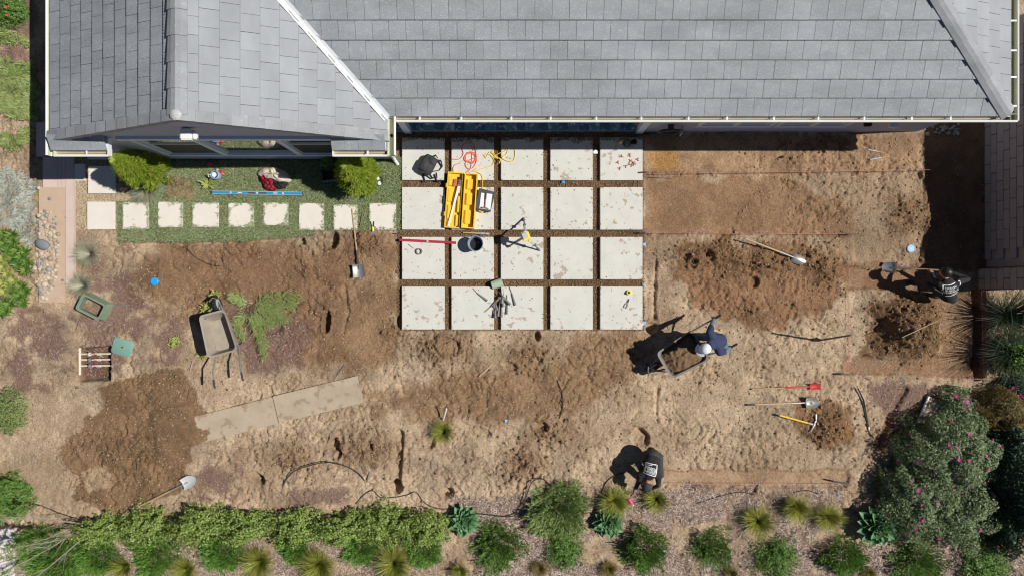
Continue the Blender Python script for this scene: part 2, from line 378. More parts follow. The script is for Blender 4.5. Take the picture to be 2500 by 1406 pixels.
GS = 0.0225
def axis(lo, hi, mid_lo, mid_hi, fine, far):
    mid = np.arange(mid_lo, mid_hi + fine / 2, fine)
    def grow(start, end, sgn):
        out = []; x = start; st = fine
        while (x - end) * sgn < 0:
            st *= 1.35; x = x + sgn * st; out.append(x)
        return out
    return np.array(grow(mid_lo, lo, -1)[::-1] + list(mid) + grow(mid_hi, hi, 1))
gx = axis(-400, 400, -11.3, 11.3, GS, 0)
gy = np.concatenate([axis(-400, 0, -6.6, 3.7, GS, 0)])
gy = gy[gy <= 3.7]
gy = np.concatenate([gy, np.arange(3.75, 6.8, .05)]); st = .05; x = gy[-1]; ex = []
while x < 400: st *= 1.35; x += st; ex.append(x)
gy = np.concatenate([gy, ex])
X, Y = np.meshgrid(gx, gy)
PX = X * S + 1250; PY = 703 - Y * S

n_lo = fbm(X, Y, 1.3, 1, 4); n_mid = fbm(X, Y, .42, 2, 4); n_hi = fbm(X, Y, .13, 3, 3); n_wide = fbm(X, Y, 3.2, 5, 3)
wob = (fbm(X, Y, .5, 9, 5, .68) - .5) * 1.15
def region(pts, soft=6, wobble=50):
    return 1 - sstep(-soft, soft, sdf_poly(PX, PY, pts) + wob * wobble)

# --- where the soil is rough, trodden, dug, damp
flat = np.zeros_like(X)
for pts, wb in (([(1568, 428), (1800, 432), (1830, 480), (1780, 568), (1568, 568)], 14), ([(2065, 655), (2255, 655), (2255, 705), (2065, 705)], 10),
                ([(2060, 872), (2300, 872), (2290, 720), (2395, 720), (2395, 922), (2060, 915)], 12), ([(2255, 300), (2405, 300), (2405, 660), (2255, 660)], 12),
                ([(1600, 1150), (2075, 1150), (2075, 1186), (1600, 1186)], 10), ([(975, 325), (1575, 325), (1575, 810), (975, 810)], 3),
                ([(1568, 330), (1800, 330), (1800, 420), (1568, 420)], 10)):
    flat = np.maximum(flat, region(pts, 6, wb))
lawn_poly = [(335, 385), (985, 385), (978, 562), (772, 562), (772, 576), (560, 590), (290, 592), (288, 492), (375, 488), (352, 440)]
lawn = region(lawn_poly, 3, 8)
gravel = region([(185, 380), (352, 380), (352, 430), (380, 488), (290, 492), (288, 562), (185, 562)], 4, 12) * (1 - lawn)
mulch_polys = [([(185, 560), (300, 590), (330, 640), (320, 720), (430, 780), (480, 880), (330, 900), (280, 850), (170, 800), (185, 700)], 60),
               ([(0, 790), (80, 745), (200, 760), (330, 850), (300, 960), (160, 930), (110, 960), (0, 930)], 90),
               ([(470, 1095), (540, 1080), (590, 1120), (600, 1170), (580, 1235), (500, 1230), (440, 1215), (440, 1150)], 40),
               ([(560, 720), (760, 800), (740, 900), (600, 920), (560, 850)], 70),
               ([(-200, -400), (85, -400), (85, 330), (70, 380), (-200, 400)], 40),
               ([(1180, 1225), (1270, 1200), (1560, 1190), (2070, 1190), (2120, 1300), (2320, 1330), (2520, 1330), (2700, 1600), (-100, 1600), (40, 1330), (300, 1325), (1090, 1330), (1100, 1290)], 60),
               ([(1100, 1215), (1280, 1210), (1280, 1290), (1170, 1290)], 40), ([(700, 1200), (880, 1190), (900, 1235), (700, 1240)], 50),
               ([(2100, 930), (2260, 925), (2330, 980), (2230, 1060), (2130, 1100), (2150, 1010)], 50)]
mulch = np.zeros_like(X)
for pts, wb in mulch_polys: mulch = np.maximum(mulch, region(pts, 14, wb))
# bare sandy openings in the planting beds
for pts, wb in (([(1100, 1290), (1175, 1280), (1160, 1400), (1085, 1400), (1080, 1340)], 30), ([(1430, 1300), (1550, 1300), (1540, 1385), (1420, 1370)], 40),
                ([(1990, 1290), (2150, 1290), (2130, 1330), (1990, 1345)], 30), ([(1640, 1290), (1760, 1270), (1790, 1300), (1660, 1310)], 30), ([(2060, 1180), (2140, 1170), (2110, 1300), (2060, 1290)], 20)):
    mulch *= 1 - region(pts, 8, wb)
mulch *= (1 - lawn) * (1 - gravel); mulch *= np.where((PX < 1080) & (PY < 1262) & (PY > 420), .12 + .88 * sstep(.40, .56, fbm(X, Y, .62, 91, 4, .6)), .25 + .75 * sstep(.36, .50, fbm(X, Y, .8, 93, 4, .6)))
rough = 1 - flat
rough *= 1 - .75 * lawn; rough *= 1 - .6 * gravel; rough *= 1 - .35 * mulch
rough *= 1 - .7 * region([(0, 960), (250, 960), (140, 1110), (200, 1240), (0, 1250)], 20, 60)
berm = np.zeros_like(X)
piles = [(2222, 522, 52, 48, .22), (2195, 775, 75, 55, .24), (2215, 830, 80, 55, .26), (2250, 760, 60, 40, .12), (1700, 632, 80, 30, .12), (1800, 622, 110, 30, .14),
         (1900, 640, 80, 28, .12), (1985, 640, 45, 40, .10), (2020, 1045, 50, 40, .14), (1060, 838, 60, 30, .10), (1090, 870, 40, 30, .08), (1300, 870, 70, 40, .06), (960, 810, 30, 22, .07),
         (900, 590, 45, 30, .08), (1280, 1130, 60, 50, .06), (900, 1100, 80, 40, .05), (720, 1120, 60, 40, .06), (2170, 1060, 50, 40, .07), (1350, 1050, 70, 40, .05), (2020, 660, 40, 60, .06)]
n_fine = fbm(X, Y, .075, 17, 2); crum = np.abs(2 * fbm(X, Y, .20, 25, 3, .6) - 1); loose = sstep(.38, .62, fbm(X, Y, 1.1, 27, 3))
H = rough * (.05 * (n_lo - .5) + .038 * (n_mid - .5) + (.012 + .032 * loose) * (n_hi - .5) + (.010 + .026 * loose) * (n_fine - .5) - (.01 + .04 * loose) * (1 - sstep(.0, .16, crum))) + (1 - rough) * (.012 * (n_hi - .5) + .006 * (n_fine - .5))
for (cx, cy, rx, ry, h) in piles:
    d2 = ((PX - cx) / rx) ** 2 + ((PY - cy) / ry) ** 2 + wob * .9
    g = np.exp(-np.clip(d2, 0, 20) * 1.1); H += 1.5 * h * g * (0.75 + .9 * (n_mid - .5)) ; berm = np.maximum(berm, g)
H += berm * .05 * (n_hi - .5)
H += berm * .13 * (fbm(X, Y, .11, 31, 3, .6) - .5)
# excavated levels
exc = region([(1566, 426), (2255, 418), (2255, 660), (2090, 650), (2085, 572), (1566, 570)], 4, 26); H -= .05 * exc
for pts, dep in (([(2065, 655), (2400, 655), (2400, 712), (2065, 706)], .09), ([(2060, 872), (2395, 872), (2395, 922), (2060, 914)], .07), ([(2380, 712), (2402, 712), (2406, 925), (2384, 925)], .28),
                 ([(2285, 715), (2395, 715), (2395, 900), (2285, 900)], .06), ([(1566, 322), (2255, 322), (2255, 400), (1566, 412)], .03), ([(1600, 1148), (2070, 1148), (2070, 1186), (1600, 1186)], .06)):
    H -= dep * region(pts, 4, 22)
H += .05 * lawn
# trench lines, grooves, holes
def stroke(pts, wpx, depth, soft=3):
    global H
    d = np.full(X.shape, 1e9)
    for (ax, ay), (bx, by) in zip(pts[:-1], pts[1:]):
        ex, ey = bx - ax, by - ay; t = np.clip(((PX - ax) * ex + (PY - ay) * ey) / (ex * ex + ey * ey), 0, 1)
        d = np.minimum(d, np.hypot(PX - ax - t * ex, PY - ay - t * ey))
    H -= depth * (1 - sstep(wpx - soft, wpx + soft, d + wob * 8))
stroke([(1602, 640), (1598, 720), (1597, 775)], 5, .07); stroke([(1606, 950), (1602, 990), (1606, 1030)], 4, .06)
stroke([(1570, 425), (1760, 428), (1900, 426), (2250, 420)], 4, .035); stroke([(1660, 1187), (1800, 1190), (2060, 1187)], 3, .05)
stroke([(975, 1060), (972, 1110), (968, 1180)], 11, .12); stroke([(2140, 1090), (2165, 1030), (2190, 980), (2210, 950)], 8, .07)
stroke([(290, 594), (420, 598), (560, 594), (770, 578)], 4, .04); stroke([(1545, 1043), (1565, 1048), (1583, 1065), (1578, 1085)], 4, .10)
stroke([(300, 1115), (395, 1085), (470, 1060)], 3, .03); stroke([(1600, 885), (1450, 930), (1250, 960), (1050, 968), (900, 962)], 5, .016, 2); stroke([(1640, 910), (1480, 962), (1260, 985), (1040, 990), (890, 972)], 4, .012, 2); stroke([(450, 1040), (380, 1010), (330, 940), (345, 880)], 5, .016, 2); stroke([(1700, 830), (1800, 760), (1900, 770)], 4, .014, 2); stroke([(840, 700), (850, 760), (838, 810)], 4, .05)
pits = [(627, 1165, 22, 12, .6, .22), (968, 1188, 15, 17, 0, .26), (798, 785, 10, 26, .1, .24), (815, 1088, 12, 18, .2, .2), (826, 1108, 8, 14, .2, .15), (812, 588, 15, 22, .4, .22), (1312, 820, 8, 12, 0, .2),
        (975, 785, 9, 16, 0, .16), (1100, 845, 30, 20, .5, .10), (1562, 1068, 22, 20, 0, .09), (1092, 1204, 16, 13, 0, .16), (738, 590, 8, 9, 0, .12), (1050, 1075, 14, 22, 0, .10), (1590, 800, 16, 14, 0, .12),
        (655, 790, 35, 28, 0, .06), (1720, 620, 14, 10, 0, .08), (1840, 690, 12, 14, .3, .09), (1690, 645, 10, 12, 0, .1), (1245, 895, 20, 12, .4, .07), (1320, 1040, 18, 12, 0, .09), (1180, 1055, 20, 10, .4, .05)]
for (cx, cy, rx, ry, a, dep) in pits:
    dx = PX - cx; dy = PY - cy; u = dx * math.cos(a) + dy * math.sin(a); v = -dx * math.sin(a) + dy * math.cos(a)
    q = np.sqrt((u / rx) ** 2 + (v / ry) ** 2) + wob * .5; H -= dep * (1 - sstep(.72, 1.08, q)); H += .02 * np.exp(-((q - 1.25) / .18) ** 2)
# valve pit with straight sides
vp = region([(187, 850), (268, 845), (268, 928), (188, 932)], 3, 4); H -= .24 * vp
# boot prints and heel arcs pressed into the loose soil
ix0 = int(np.searchsorted(gx, -11.3)); iy0 = int(np.searchsorted(gy, -6.6)); ry_ = np.random.default_rng(3)
for k in range(1000):
    cx = ry_.uniform(-10.8, 10.6); cy = ry_.uniform(-4.9, 2.9); sc = ry_.uniform(.5, 1.25)
    i = ix0 + int((cx + 11.3) / GS); j = iy0 + int((cy + 6.6) / GS); r = int(.22 / GS)
    sl = (slice(max(j - r, 0), j + r), slice(max(i - r, 0), i + r))
    if rough[j, i] < .6 or mulch[j, i] > .6: continue
    a = ry_.uniform(0, PI * 2); dx = X[sl] - cx; dy = Y[sl] - cy; u = (dx * math.cos(a) + dy * math.sin(a)) / sc; v = (-dx * math.sin(a) + dy * math.cos(a)) / sc
    if k % 3 == 0:
        q = np.sqrt((u / .13) ** 2 + (v / .05) ** 2); H[sl] -= .020 * sc * (1 - sstep(.7, 1.05, q)); H[sl] += .010 * np.exp(-((q - 1.2) / .2) ** 2)
    else:
        rad_ = ry_.uniform(.03, .09); q = np.hypot(u, v * ry_.uniform(.6, 1.3)) - rad_ + (n_hi[sl] - .5) * .05; H[sl] -= .038 * sc * np.exp(-(q / .014) ** 2) * sstep(.0, .05, u)
pav_area = region([(972, 325), (1572, 325), (1572, 806), (972, 806)], 3, 4)
H = H * (1 - .5 * pav_area)
# soil stays below the house, the porch and the flat slabs
def press(pts, top, soft=3):
    global H
    k = 1 - sstep(0, soft * 2, sdf_poly(PX, PY, pts)); H = np.where(k > 0, H * (1 - k) + np.minimum(H, top) * k, H)
press([(983, 339), (1567, 339), (1567, 803), (983, 803)], .012, 2)
press([(215, 365), (970, 365), (970, 562), (215, 562)], .055, 2); press([(100, 380), (186, 380), (186, 745), (100, 745)], .0, 3)
press([(290, -300), (2245, -300), (2245, 322), (960, 322), (958, 392), (290, 392)], -.01, 1)
press([(560, 980), (890, 918), (890, 985), (560, 1060)], .02, 3); press([(430, 1010), (560, 980), (560, 1060), (430, 1090)], .01, 3)
cov = (1 - sstep(455, 545, PX + wob * 160)) * (1 - sstep(0, 24, sdf_poly(PX, PY, [(380, 1015), (565, 962), (585, 1078), (395, 1115)]))); H = np.where(cov > .02, np.maximum(H, cov * .075 - .02 + (n_hi - .5) * .03 * cov), H)
far = np.clip((np.abs(X) - 11.3) / 3, 0, 1); H = H * (1 - np.clip(far + np.clip((-6.6 - Y) / 3, 0, 1) + np.clip((Y - 6.5) / 3, 0, 1), 0, 1))
H = H.astype(np.float64)
def gz(x, y):
    i = int(np.clip(np.searchsorted(gx, x) - 1, 0, len(gx) - 2)); j = int(np.clip(np.searchsorted(gy, y) - 1, 0, len(gy) - 2))
    f = (x - gx[i]) / (gx[i + 1] - gx[i]); g = (y - gy[j]) / (gy[j + 1] - gy[j])
    return float((H[j, i] * (1 - f) + H[j, i + 1] * f) * (1 - g) + (H[j + 1, i] * (1 - f) + H[j + 1, i + 1] * f) * g)
def gzv(x, y, A=None):
    A = H if A is None else A
    i = np.clip(np.searchsorted(gx, x) - 1, 0, len(gx) - 2); j = np.clip(np.searchsorted(gy, y) - 1, 0, len(gy) - 2)
    f = (x - gx[i]) / (gx[i + 1] - gx[i]); g = (y - gy[j]) / (gy[j + 1] - gy[j])
    return (A[j, i] * (1 - f) + A[j, i + 1] * f) * (1 - g) + (A[j + 1, i] * (1 - f) + A[j + 1, i + 1] * f) * g
def G(px, py, dz=0.0):
    p = P(px, py, 0); p.z = gz(p.x, p.y) + dz; return p
def gmax(p, q, n=12):
    return max(gz(p.x + (q.x - p.x) * k / n, p.y + (q.y - p.y) * k / n) for k in range(n + 1))

# --- soil colour: dry sand, trodden earth, damp earth, ochre sand, bark mulch, turf, painted wall shade
def c3(c): return np.array(c)[None, None, :]
K = 1.02
dry_a = lin(197, 172, 143, K); dry_b = lin(170, 146, 119, K); grey_b = lin(154, 135, 113, K)
dmp_a = lin(140, 110, 82, K); dmp_b = lin(116, 90, 68, K); red_a = lin(152, 121, 95, K); ochre = lin(190, 146, 84, K)
def lerp(a, b, t): return a * (1 - t[..., None]) + b * t[..., None]
C = lerp(c3(dry_a), c3(dry_b), sstep(.35, .68, .5 * n_mid + .5 * n_lo))
C = lerp(C, c3(grey_b), .75 * sstep(.5, .75, fbm(X, Y, .7, 14, 4)) * (1 - flat))
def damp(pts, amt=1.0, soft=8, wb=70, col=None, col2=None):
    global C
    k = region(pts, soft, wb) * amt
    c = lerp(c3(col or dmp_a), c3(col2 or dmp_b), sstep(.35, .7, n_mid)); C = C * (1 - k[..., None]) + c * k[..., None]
# broad trodden brown
damp([(380, 600), (770, 585), (975, 570), (980, 800), (1000, 900), (880, 930), (700, 880), (560, 800), (380, 760), (300, 690)], .85, 25, 120, lin(150, 118, 86, K), lin(122, 92, 66, K))
damp([(480, 610), (700, 600), (860, 620), (830, 690), (760, 800), (620, 740), (480, 720)], .6, 25, 110, lin(126, 94, 70, K), lin(112, 82, 62, K))
damp([(350, 640), (430, 610), (470, 660), (440, 730), (350, 720), (310, 680)], .8, 16, 80)
damp([(330, 905), (450, 900), (475, 960), (520, 1015), (545, 1050), (470, 1085), (450, 1135), (440, 1195), (370, 1215), (330, 1245), (230, 1250), (175, 1210), (185, 1170), (140, 1112), (160, 1080), (250, 1000), (240, 950)], 1, 3, 46, lin(140, 111, 83, K), lin(120, 94, 69, K))
C = lerp(C, c3(lin(176, 152, 122, K)), region([(190, 1150), (260, 1140), (270, 1185), (215, 1200)], 4, 40) * .8)
damp([(880, 950), (1000, 930), (1180, 890), (1330, 890), (1440, 815), (1590, 810), (1590, 930), (1480, 965), (1380, 1005), (1180, 1030), (950, 1005)], .8, 20, 110, lin(146, 114, 82, K), lin(128, 98, 70, K))
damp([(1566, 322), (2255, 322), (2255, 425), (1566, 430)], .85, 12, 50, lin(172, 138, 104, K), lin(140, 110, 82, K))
damp([(1566, 428), (1850, 430), (2050, 480), (2100, 570), (1566, 570)], .9, 14, 70, lin(156, 122, 90, K), lin(136, 105, 77, K))
damp([(1635, 600), (1780, 590), (1960, 600), (2050, 640), (2060, 720), (1980, 790), (1830, 790), (1700, 770), (1650, 700)], .95, 10, 90, lin(152, 115, 84, K), lin(120, 90, 64, K))
damp([(2060, 645), (2265, 640), (2265, 712), (2060, 712)], .9, 7, 44, red_a, lin(142, 106, 77, K))
damp([(2050, 870), (2300, 875), (2275, 720), (2410, 712), (2410, 925), (2050, 918)], .9, 7, 44, red_a, lin(146, 110, 80, K))
damp([(2110, 740), (2200, 715), (2290, 740), (2290, 840), (2210, 880), (2120, 870)], .9, 10, 70, lin(136, 102, 68, K), lin(104, 76, 48, K))
damp([(2170, 480), (2270, 470), (2280, 560), (2180, 570)], .6, 14, 60, lin(150, 118, 82, K), lin(118, 90, 62, K))
damp([(1950, 990), (2060, 980), (2080, 1070), (2010, 1100), (1950, 1050)], .85, 12, 80, lin(142, 104, 70, K), lin(110, 78, 52, K))
damp([(1040, 810), (1160, 805), (1170, 880), (1060, 880)], .6, 12, 80); damp([(1590, 640), (1650, 640), (1650, 800), (1600, 810)], .35, 20, 70)
damp([(2040, 570), (2255, 560), (2255, 660), (2100, 650)], .35, 20, 80)
damp([(1600, 1140), (2075, 1145), (2075, 1190), (1600, 1190)], .55, 8, 50, lin(168, 132, 98, K), lin(150, 116, 86, K))
damp([(972, 325), (1572, 325), (1572, 806), (972, 806)], 1, 4, 8, lin(122, 94, 68, K), lin(98, 74, 52, K))
damp([(1590, 368), (1658, 368), (1655, 415), (1596, 415)], .7, 7, 34, ochre, lin(176, 132, 72, K))
damp([(2130, 1040), (2190, 1010), (2210, 1060), (2150, 1110)], .8, 8, 50, lin(196, 158, 96, K), lin(170, 132, 80, K))
damp([(187, 850), (268, 845), (268, 928), (188, 932)], .9, 3, 4, lin(110, 84, 62, K), lin(88, 66, 50, K))
damp([(2255, 290), (2410, 290), (2410, 660), (2255, 660)], .9, 5, 10, lin(118, 92, 68, K), lin(98, 76, 56, K))  # damp dug soil, with the block wall's shadow painted into its colour
C = lerp(C, c3(lin(120, 92, 82, K)), mulch * (.78 + .2 * (n_hi - .5)) * sstep(.12, .5, mulch * (.55 + .9 * n_hi)))
C = lerp(C, lerp(c3(lin(104, 110, 74, K)), c3(lin(128, 116, 84, K)), sstep(.5, .68, fbm(X, Y, .5, 57, 4))), lawn * .95); C = lerp(C, c3(lin(160, 134, 98, K)), gravel * .9); C = lerp(C, lerp(c3(lin(112, 88, 70, K)), c3(lin(150, 128, 98, K)), sstep(.4, .7, n_hi)), region([(402, 428), (470, 438), (468, 488), (398, 490)], 6, 30) * .85)
C = lerp(C, c3(lin(128, 96, 66, K)), berm * .75)
# fine mottling and dark crumbs of organic matter
C *= (1 + .30 * (n_hi - .5) + .22 * (vn(X, Y, .035, 41) - .5))[..., None]
C = lerp(C, c3(lin(118, 92, 72, K)), .5 * sstep(.62, .74, fbm(X, Y, .16, 43, 4, .7)) * sstep(.1, .9, rough))
C = lerp(C, c3(lin(140, 112, 88, K)), .35 * sstep(.54, .72, fbm(X, Y, .9, 47, 5, .62)) * (1 - lawn) * (1 - gravel))
C = np.where((lawn > .3)[..., None], C, (C * .96 + C.mean(-1, keepdims=True) * .04) * .93); C = np.clip(C, .01, .9)

ny, nx = X.shape
V = np.stack([X, Y, H], -1).reshape(-1, 3)
idx = np.arange(nx * ny).reshape(ny, nx)
F = np.stack([idx[:-1, :-1], idx[:-1, 1:], idx[1:, 1:], idx[1:, :-1]], -1).reshape(-1, 4)
gm = bpy.data.materials.new('soil'); gm.use_nodes = True; MAT['soil'] = gm; t = gm.node_tree; N = t.nodes; L = t.links; b = N['Principled BSDF']
b.inputs['Roughness'].default_value = .95; b.inputs['Specular IOR Level'].default_value = .15
at = N.new('ShaderNodeAttribute'); at.attribute_name = 'soil'; tc = N.new('ShaderNodeTexCoord')
nz = N.new('ShaderNodeTexNoise'); nz.inputs['Scale'].default_value = 26; nz.inputs['Detail'].default_value = 6; nz.inputs['Roughness'].default_value = .7; L.new(tc.outputs['Object'], nz.inputs['Vector'])
mr = N.new('ShaderNodeMapRange'); mr.inputs[1].default_value = .3; mr.inputs[2].default_value = .7; mr.inputs[3].default_value = .66; mr.inputs[4].default_value = 1.34; L.new(nz.outputs['Fac'], mr.inputs[0])
mx = N.new('ShaderNodeMix'); mx.data_type = 'RGBA'; mx.blend_type = 'MULTIPLY'; mx.inputs[0].default_value = 1; L.new(at.outputs['Color'], mx.inputs[6]); L.new(mr.outputs[0], mx.inputs[7]); L.new(mx.outputs[2], b.inputs['Base Color'])
bp = N.new('ShaderNodeBump'); bp.inputs['Strength'].default_value = 1.0; bp.inputs['Distance'].default_value = .032; L.new(nz.outputs['Fac'], bp.inputs['Height']); L.new(bp.outputs[0], b.inputs['Normal'])
gmesh = mesh_np('ground', V, F, 'soil', True)
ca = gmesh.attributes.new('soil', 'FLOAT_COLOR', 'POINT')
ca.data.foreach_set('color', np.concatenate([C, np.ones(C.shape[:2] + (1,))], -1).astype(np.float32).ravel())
tag(link('ground', gmesh), kind='structure')

# ------------------------------------------------------------------ loose stuff on the ground
def scatter(mask, n, xr=(-10.9, 10.9), yr=(-6.2, 6.2), seed=0):
    r = np.random.default_rng(seed); x = r.uniform(*xr, n); y = r.uniform(*yr, n); k = r.uniform(0, 1, n) < gzv(x, y, mask)
    return x[k], y[k], r
OCT = np.array([(1, 0, 0), (0, 1, 0), (-1, 0, 0), (0, -1, 0), (0, 0, 1), (0, 0, -1)], float)
OF = np.array([(0, 1, 4), (1, 2, 4), (2, 3, 4), (3, 0, 4), (1, 0, 5), (2, 1, 5), (3, 2, 5), (0, 3, 5)])
def lumps(name, x, y, size, r, matn, sink=.3, zsq=.7, zb=None):
    n = len(x); a = r.uniform(0, 2 * PI, n); v = OCT[None] * (1 + r.uniform(-.35, .35, (n, 6, 1))); v = v * size[:, None, None] * np.array([1, .8, zsq])
    c, s_ = np.cos(a)[:, None], np.sin(a)[:, None]; t1 = r.uniform(-.5, .5, n)[:, None]
    vx = v[..., 0] * c - v[..., 1] * s_; vy = v[..., 0] * s_ + v[..., 1] * c; vz = v[..., 2] + vx * t1
    V = np.stack([vx + x[:, None], vy + y[:, None], vz + ((gzv(x, y) if zb is None else zb) + size * zsq * (1 - 2 * sink) * .5)[:, None]], -1)
    F = (OF[None] + (np.arange(n) * 6)[:, None, None]).reshape(-1, 3)
    return link(name, mesh_np(name, V.reshape(-1, 3), F, matn))
def slivers(name, x, y, ln, wd, r, matn, lift=.006, tilt=.25, ang=None):
    n = len(x); a = r.uniform(0, 2 * PI, n) if ang is None else ang; cx, sx_ = np.cos(a), np.sin(a); th = wd * .5; z = gzv(x, y) + lift
    tl = r.uniform(-tilt, tilt, n) * ln * .5
    e = np.array([(-.5, -.5, 0), (.5, -.35, 0), (.5, .35, 0), (-.5, .5, 0), (-.3, 0, 1), (.35, 0, 1)])
    lx = e[None, :, 0] * ln[:, None]; ly = e[None, :, 1] * wd[:, None]; lz = e[None, :, 2] * th[:, None] + e[None, :, 0] * 2 * tl[:, None]
    V = np.stack([lx * cx[:, None] - ly * sx_[:, None] + x[:, None], lx * sx_[:, None] + ly * cx[:, None] + y[:, None], lz + np.maximum(z, z)[:, None] + np.abs(tl)[:, None] * .6], -1)
    f = np.array([(0, 1, 5), (0, 5, 4), (2, 3, 4), (2, 4, 5), (1, 2, 5), (3, 0, 4)])
    return link(name, mesh_np(name, V.reshape(-1, 3), (f[None] + (np.arange(n) * 6)[:, None, None]).reshape(-1, 3), matn))
onslab = np.maximum(np.maximum(1 - sstep(0, 3, sdf_poly(PX, PY, [(983, 339), (1567, 339), (1567, 803), (983, 803)])), 1 - sstep(-2, 2, sdf_poly(PX, PY, [(520, 1000), (885, 916), (890, 983), (430, 1092), (430, 1030)]))), 1 - sstep(0, 3, sdf_poly(PX, PY, [(100, 380), (186, 380), (186, 745), (100, 745)])))
house_m = 1 - sstep(0, 3, sdf_poly(PX, PY, [(290, -300), (2245, -300), (2245, 322), (960, 322), (958, 392), (290, 392)]))
free = (1 - np.clip(house_m + lawn, 0, 1)) * (1 - onslab)
dens = np.clip(berm * 1.1 + .015 * rough + .30 * (C.mean(-1) < .14) * rough * sstep(.45, .6, n_lo), 0, 1) * free
x, y, r = scatter(dens * (1 - mulch), 70000, yr=(-4.9, 3.4), seed=5); sz = (.008 + .034 * r.uniform(0, 1, len(x)) ** 3.2) * (1 + .4 * gzv(x, y, berm) * r.uniform(0, 1, len(x)) ** 2)
tag(lumps('soil_clods', x, y, sz, r, 'clod'), 'loose crumbly clods of dug brown soil', 'soil clods', kind='stuff')
x, y, r = scatter(free * rough * (1 - mulch) * .6, 34000, yr=(-4.9, 3.4), seed=6); sz = .007 + .026 * r.uniform(0, 1, len(x)) ** 3
tag(lumps('dry_crumbs', x, y, sz, r, 'clod_dry'), 'dry pale crumbs of sandy soil strewn over the yard', 'soil crumbs', kind='stuff')
gapm = pav_area * (1 - sstep(-1, 1, 0 * X))
x, y, r = scatter(pav_area, 60000, xr=(-2.45, 2.85), yr=(-.95, 3.35), seed=8)
k = np.ones(len(x), bool); qx = x * S + 1250; qy = 703 - y * S
for cx0, cx1 in ((983, 1086), (1103, 1206), (1223, 1326), (1343, 1446), (1464, 1567)):
    for cy0, cy1 in ((339, 442), (459, 562), (580, 682), (700, 803)):
        k &= ~((qx > cx0 - 1.5) & (qx < cx1 + 1.5) & (qy > cy0 - 1.5) & (qy < cy1 + 1.5))
x, y = x[k], y[k]; sz = .007 + .022 * r.uniform(0, 1, len(x)) ** 2.5
tag(lumps('joint_soil', x, y, sz, r, 'clod'), 'crumbly brown soil lying in the joints between the square pavers', 'soil', kind='stuff')
r = np.random.default_rng(18); sx_, sy_ = [], []
for (cx0, cx1) in ((983, 1086), (1103, 1206), (1223, 1326), (1343, 1446), (1464, 1567)):
    for jrow, (cy0, cy1) in enumerate(((339, 442), (459, 562), (580, 682), (700, 803))):
        m_ = r.integers(15, 60); ex_ = r.uniform(0, 1, m_) ** 2.5 * 40; sd4 = r.integers(0, 4, m_); al = r.uniform(0, 1, m_) * 101
        sx_.append(np.where(sd4 == 0, cx0 + 1 + ex_, np.where(sd4 == 1, cx1 - 1 - ex_, cx0 + 1 + al))); sy_.append(np.where(sd4 == 2, cy0 + 1 + ex_, np.where(sd4 == 3, cy1 - 1 - ex_, cy0 + 1 + al)))
        if jrow == 0:
            m_ = 420; al = r.uniform(1, 102, m_); w_ = 3 + 15 * np.clip(vn(al / 22 + cx0, al * 0, 1., 3) - .25, 0, 1); sx_.append(cx0 + al); sy_.append(cy0 + 1 + w_ * r.uniform(0, 1, m_) ** 1.3)
sx_ = np.concatenate(sx_); sy_ = np.concatenate(sy_); m_ = len(sx_)
tag(lumps('spilled_soil', (sx_ - 1250) / S, (703 - sy_) / S, .005 + .012 * r.uniform(0, 1, m_) ** 2, r, 'clod', .3, .6, np.full(m_, .094)), 'crumbs of brown soil spilled on the square pavers', 'soil', kind='stuff')
x, y, r = scatter(np.clip(free * (.35 * rough + .3) * (1 - mulch) * sstep(.42, .62, n_wide * .5 + n_lo * .5), 0, 1), 15000, yr=(-4.9, 3.4), seed=9)
tag(slivers('straw_litter', x, y, r.uniform(.02, .09, len(x)), r.uniform(.004, .008, len(x)), r, 'straw', .004), 'thin dry straw and twig bits scattered on the soil', 'plant litter', kind='stuff')
x, y, r = scatter(free * .5 * sstep(.4, .6, n_mid), 9000, yr=(-5, 3.4), seed=10)
tag(lumps('pebbles', x, y, .006 + .013 * r.uniform(0, 1, len(x)) ** 3, r, 'pebble', .3), 'small pale pebbles scattered over bare earth', 'pebbles', kind='stuff')
x, y, r = scatter(np.clip(mulch * 1.2 - .1, 0, 1) * free * ((PY < 1150) | ((PX < 1080) & (PY < 1262))), 90000, seed=12)
tag(slivers('bark_mulch', x, y, r.uniform(.02, .07, len(x)), r.uniform(.007, .018, len(x)), r, 'chips'), 'reddish brown bark mulch round the left side plants', 'mulch', kind='stuff')
x, y, r = scatter(np.clip(mulch * 1.2 - .1, 0, 1) * free * ((PY >= 1150) & ((PX >= 1080) | (PY >= 1262))), 150000, yr=(-6.3, -3.8), seed=13)
tag(slivers('wood_mulch', x, y, r.uniform(.025, .11, len(x)), r.uniform(.006, .016, len(x)), r, 'chips_pale'), 'pale weathered wood chip mulch in the lower planting bed', 'mulch', kind='stuff')
x, y, r = scatter(gravel, 60000, xr=(-9.4, -7.4), yr=(1.1, 3.0), seed=14); 
k = ~(((x * S + 1250 > 216) & (x * S + 1250 < 286) & (703 - y * S > 405) & (703 - y * S < 475)) | ((x * S + 1250 > 216) & (703 - y * S > 494) & (703 - y * S < 561) & (x * S + 1250 < 284)))
x, y = x[k], y[k]
tag(lumps('pea_gravel', x, y, r.uniform(.007, .016, len(x)), r, 'pebble', .2), 'tan pea gravel round the pale stepping stones', 'gravel', kind='stuff')

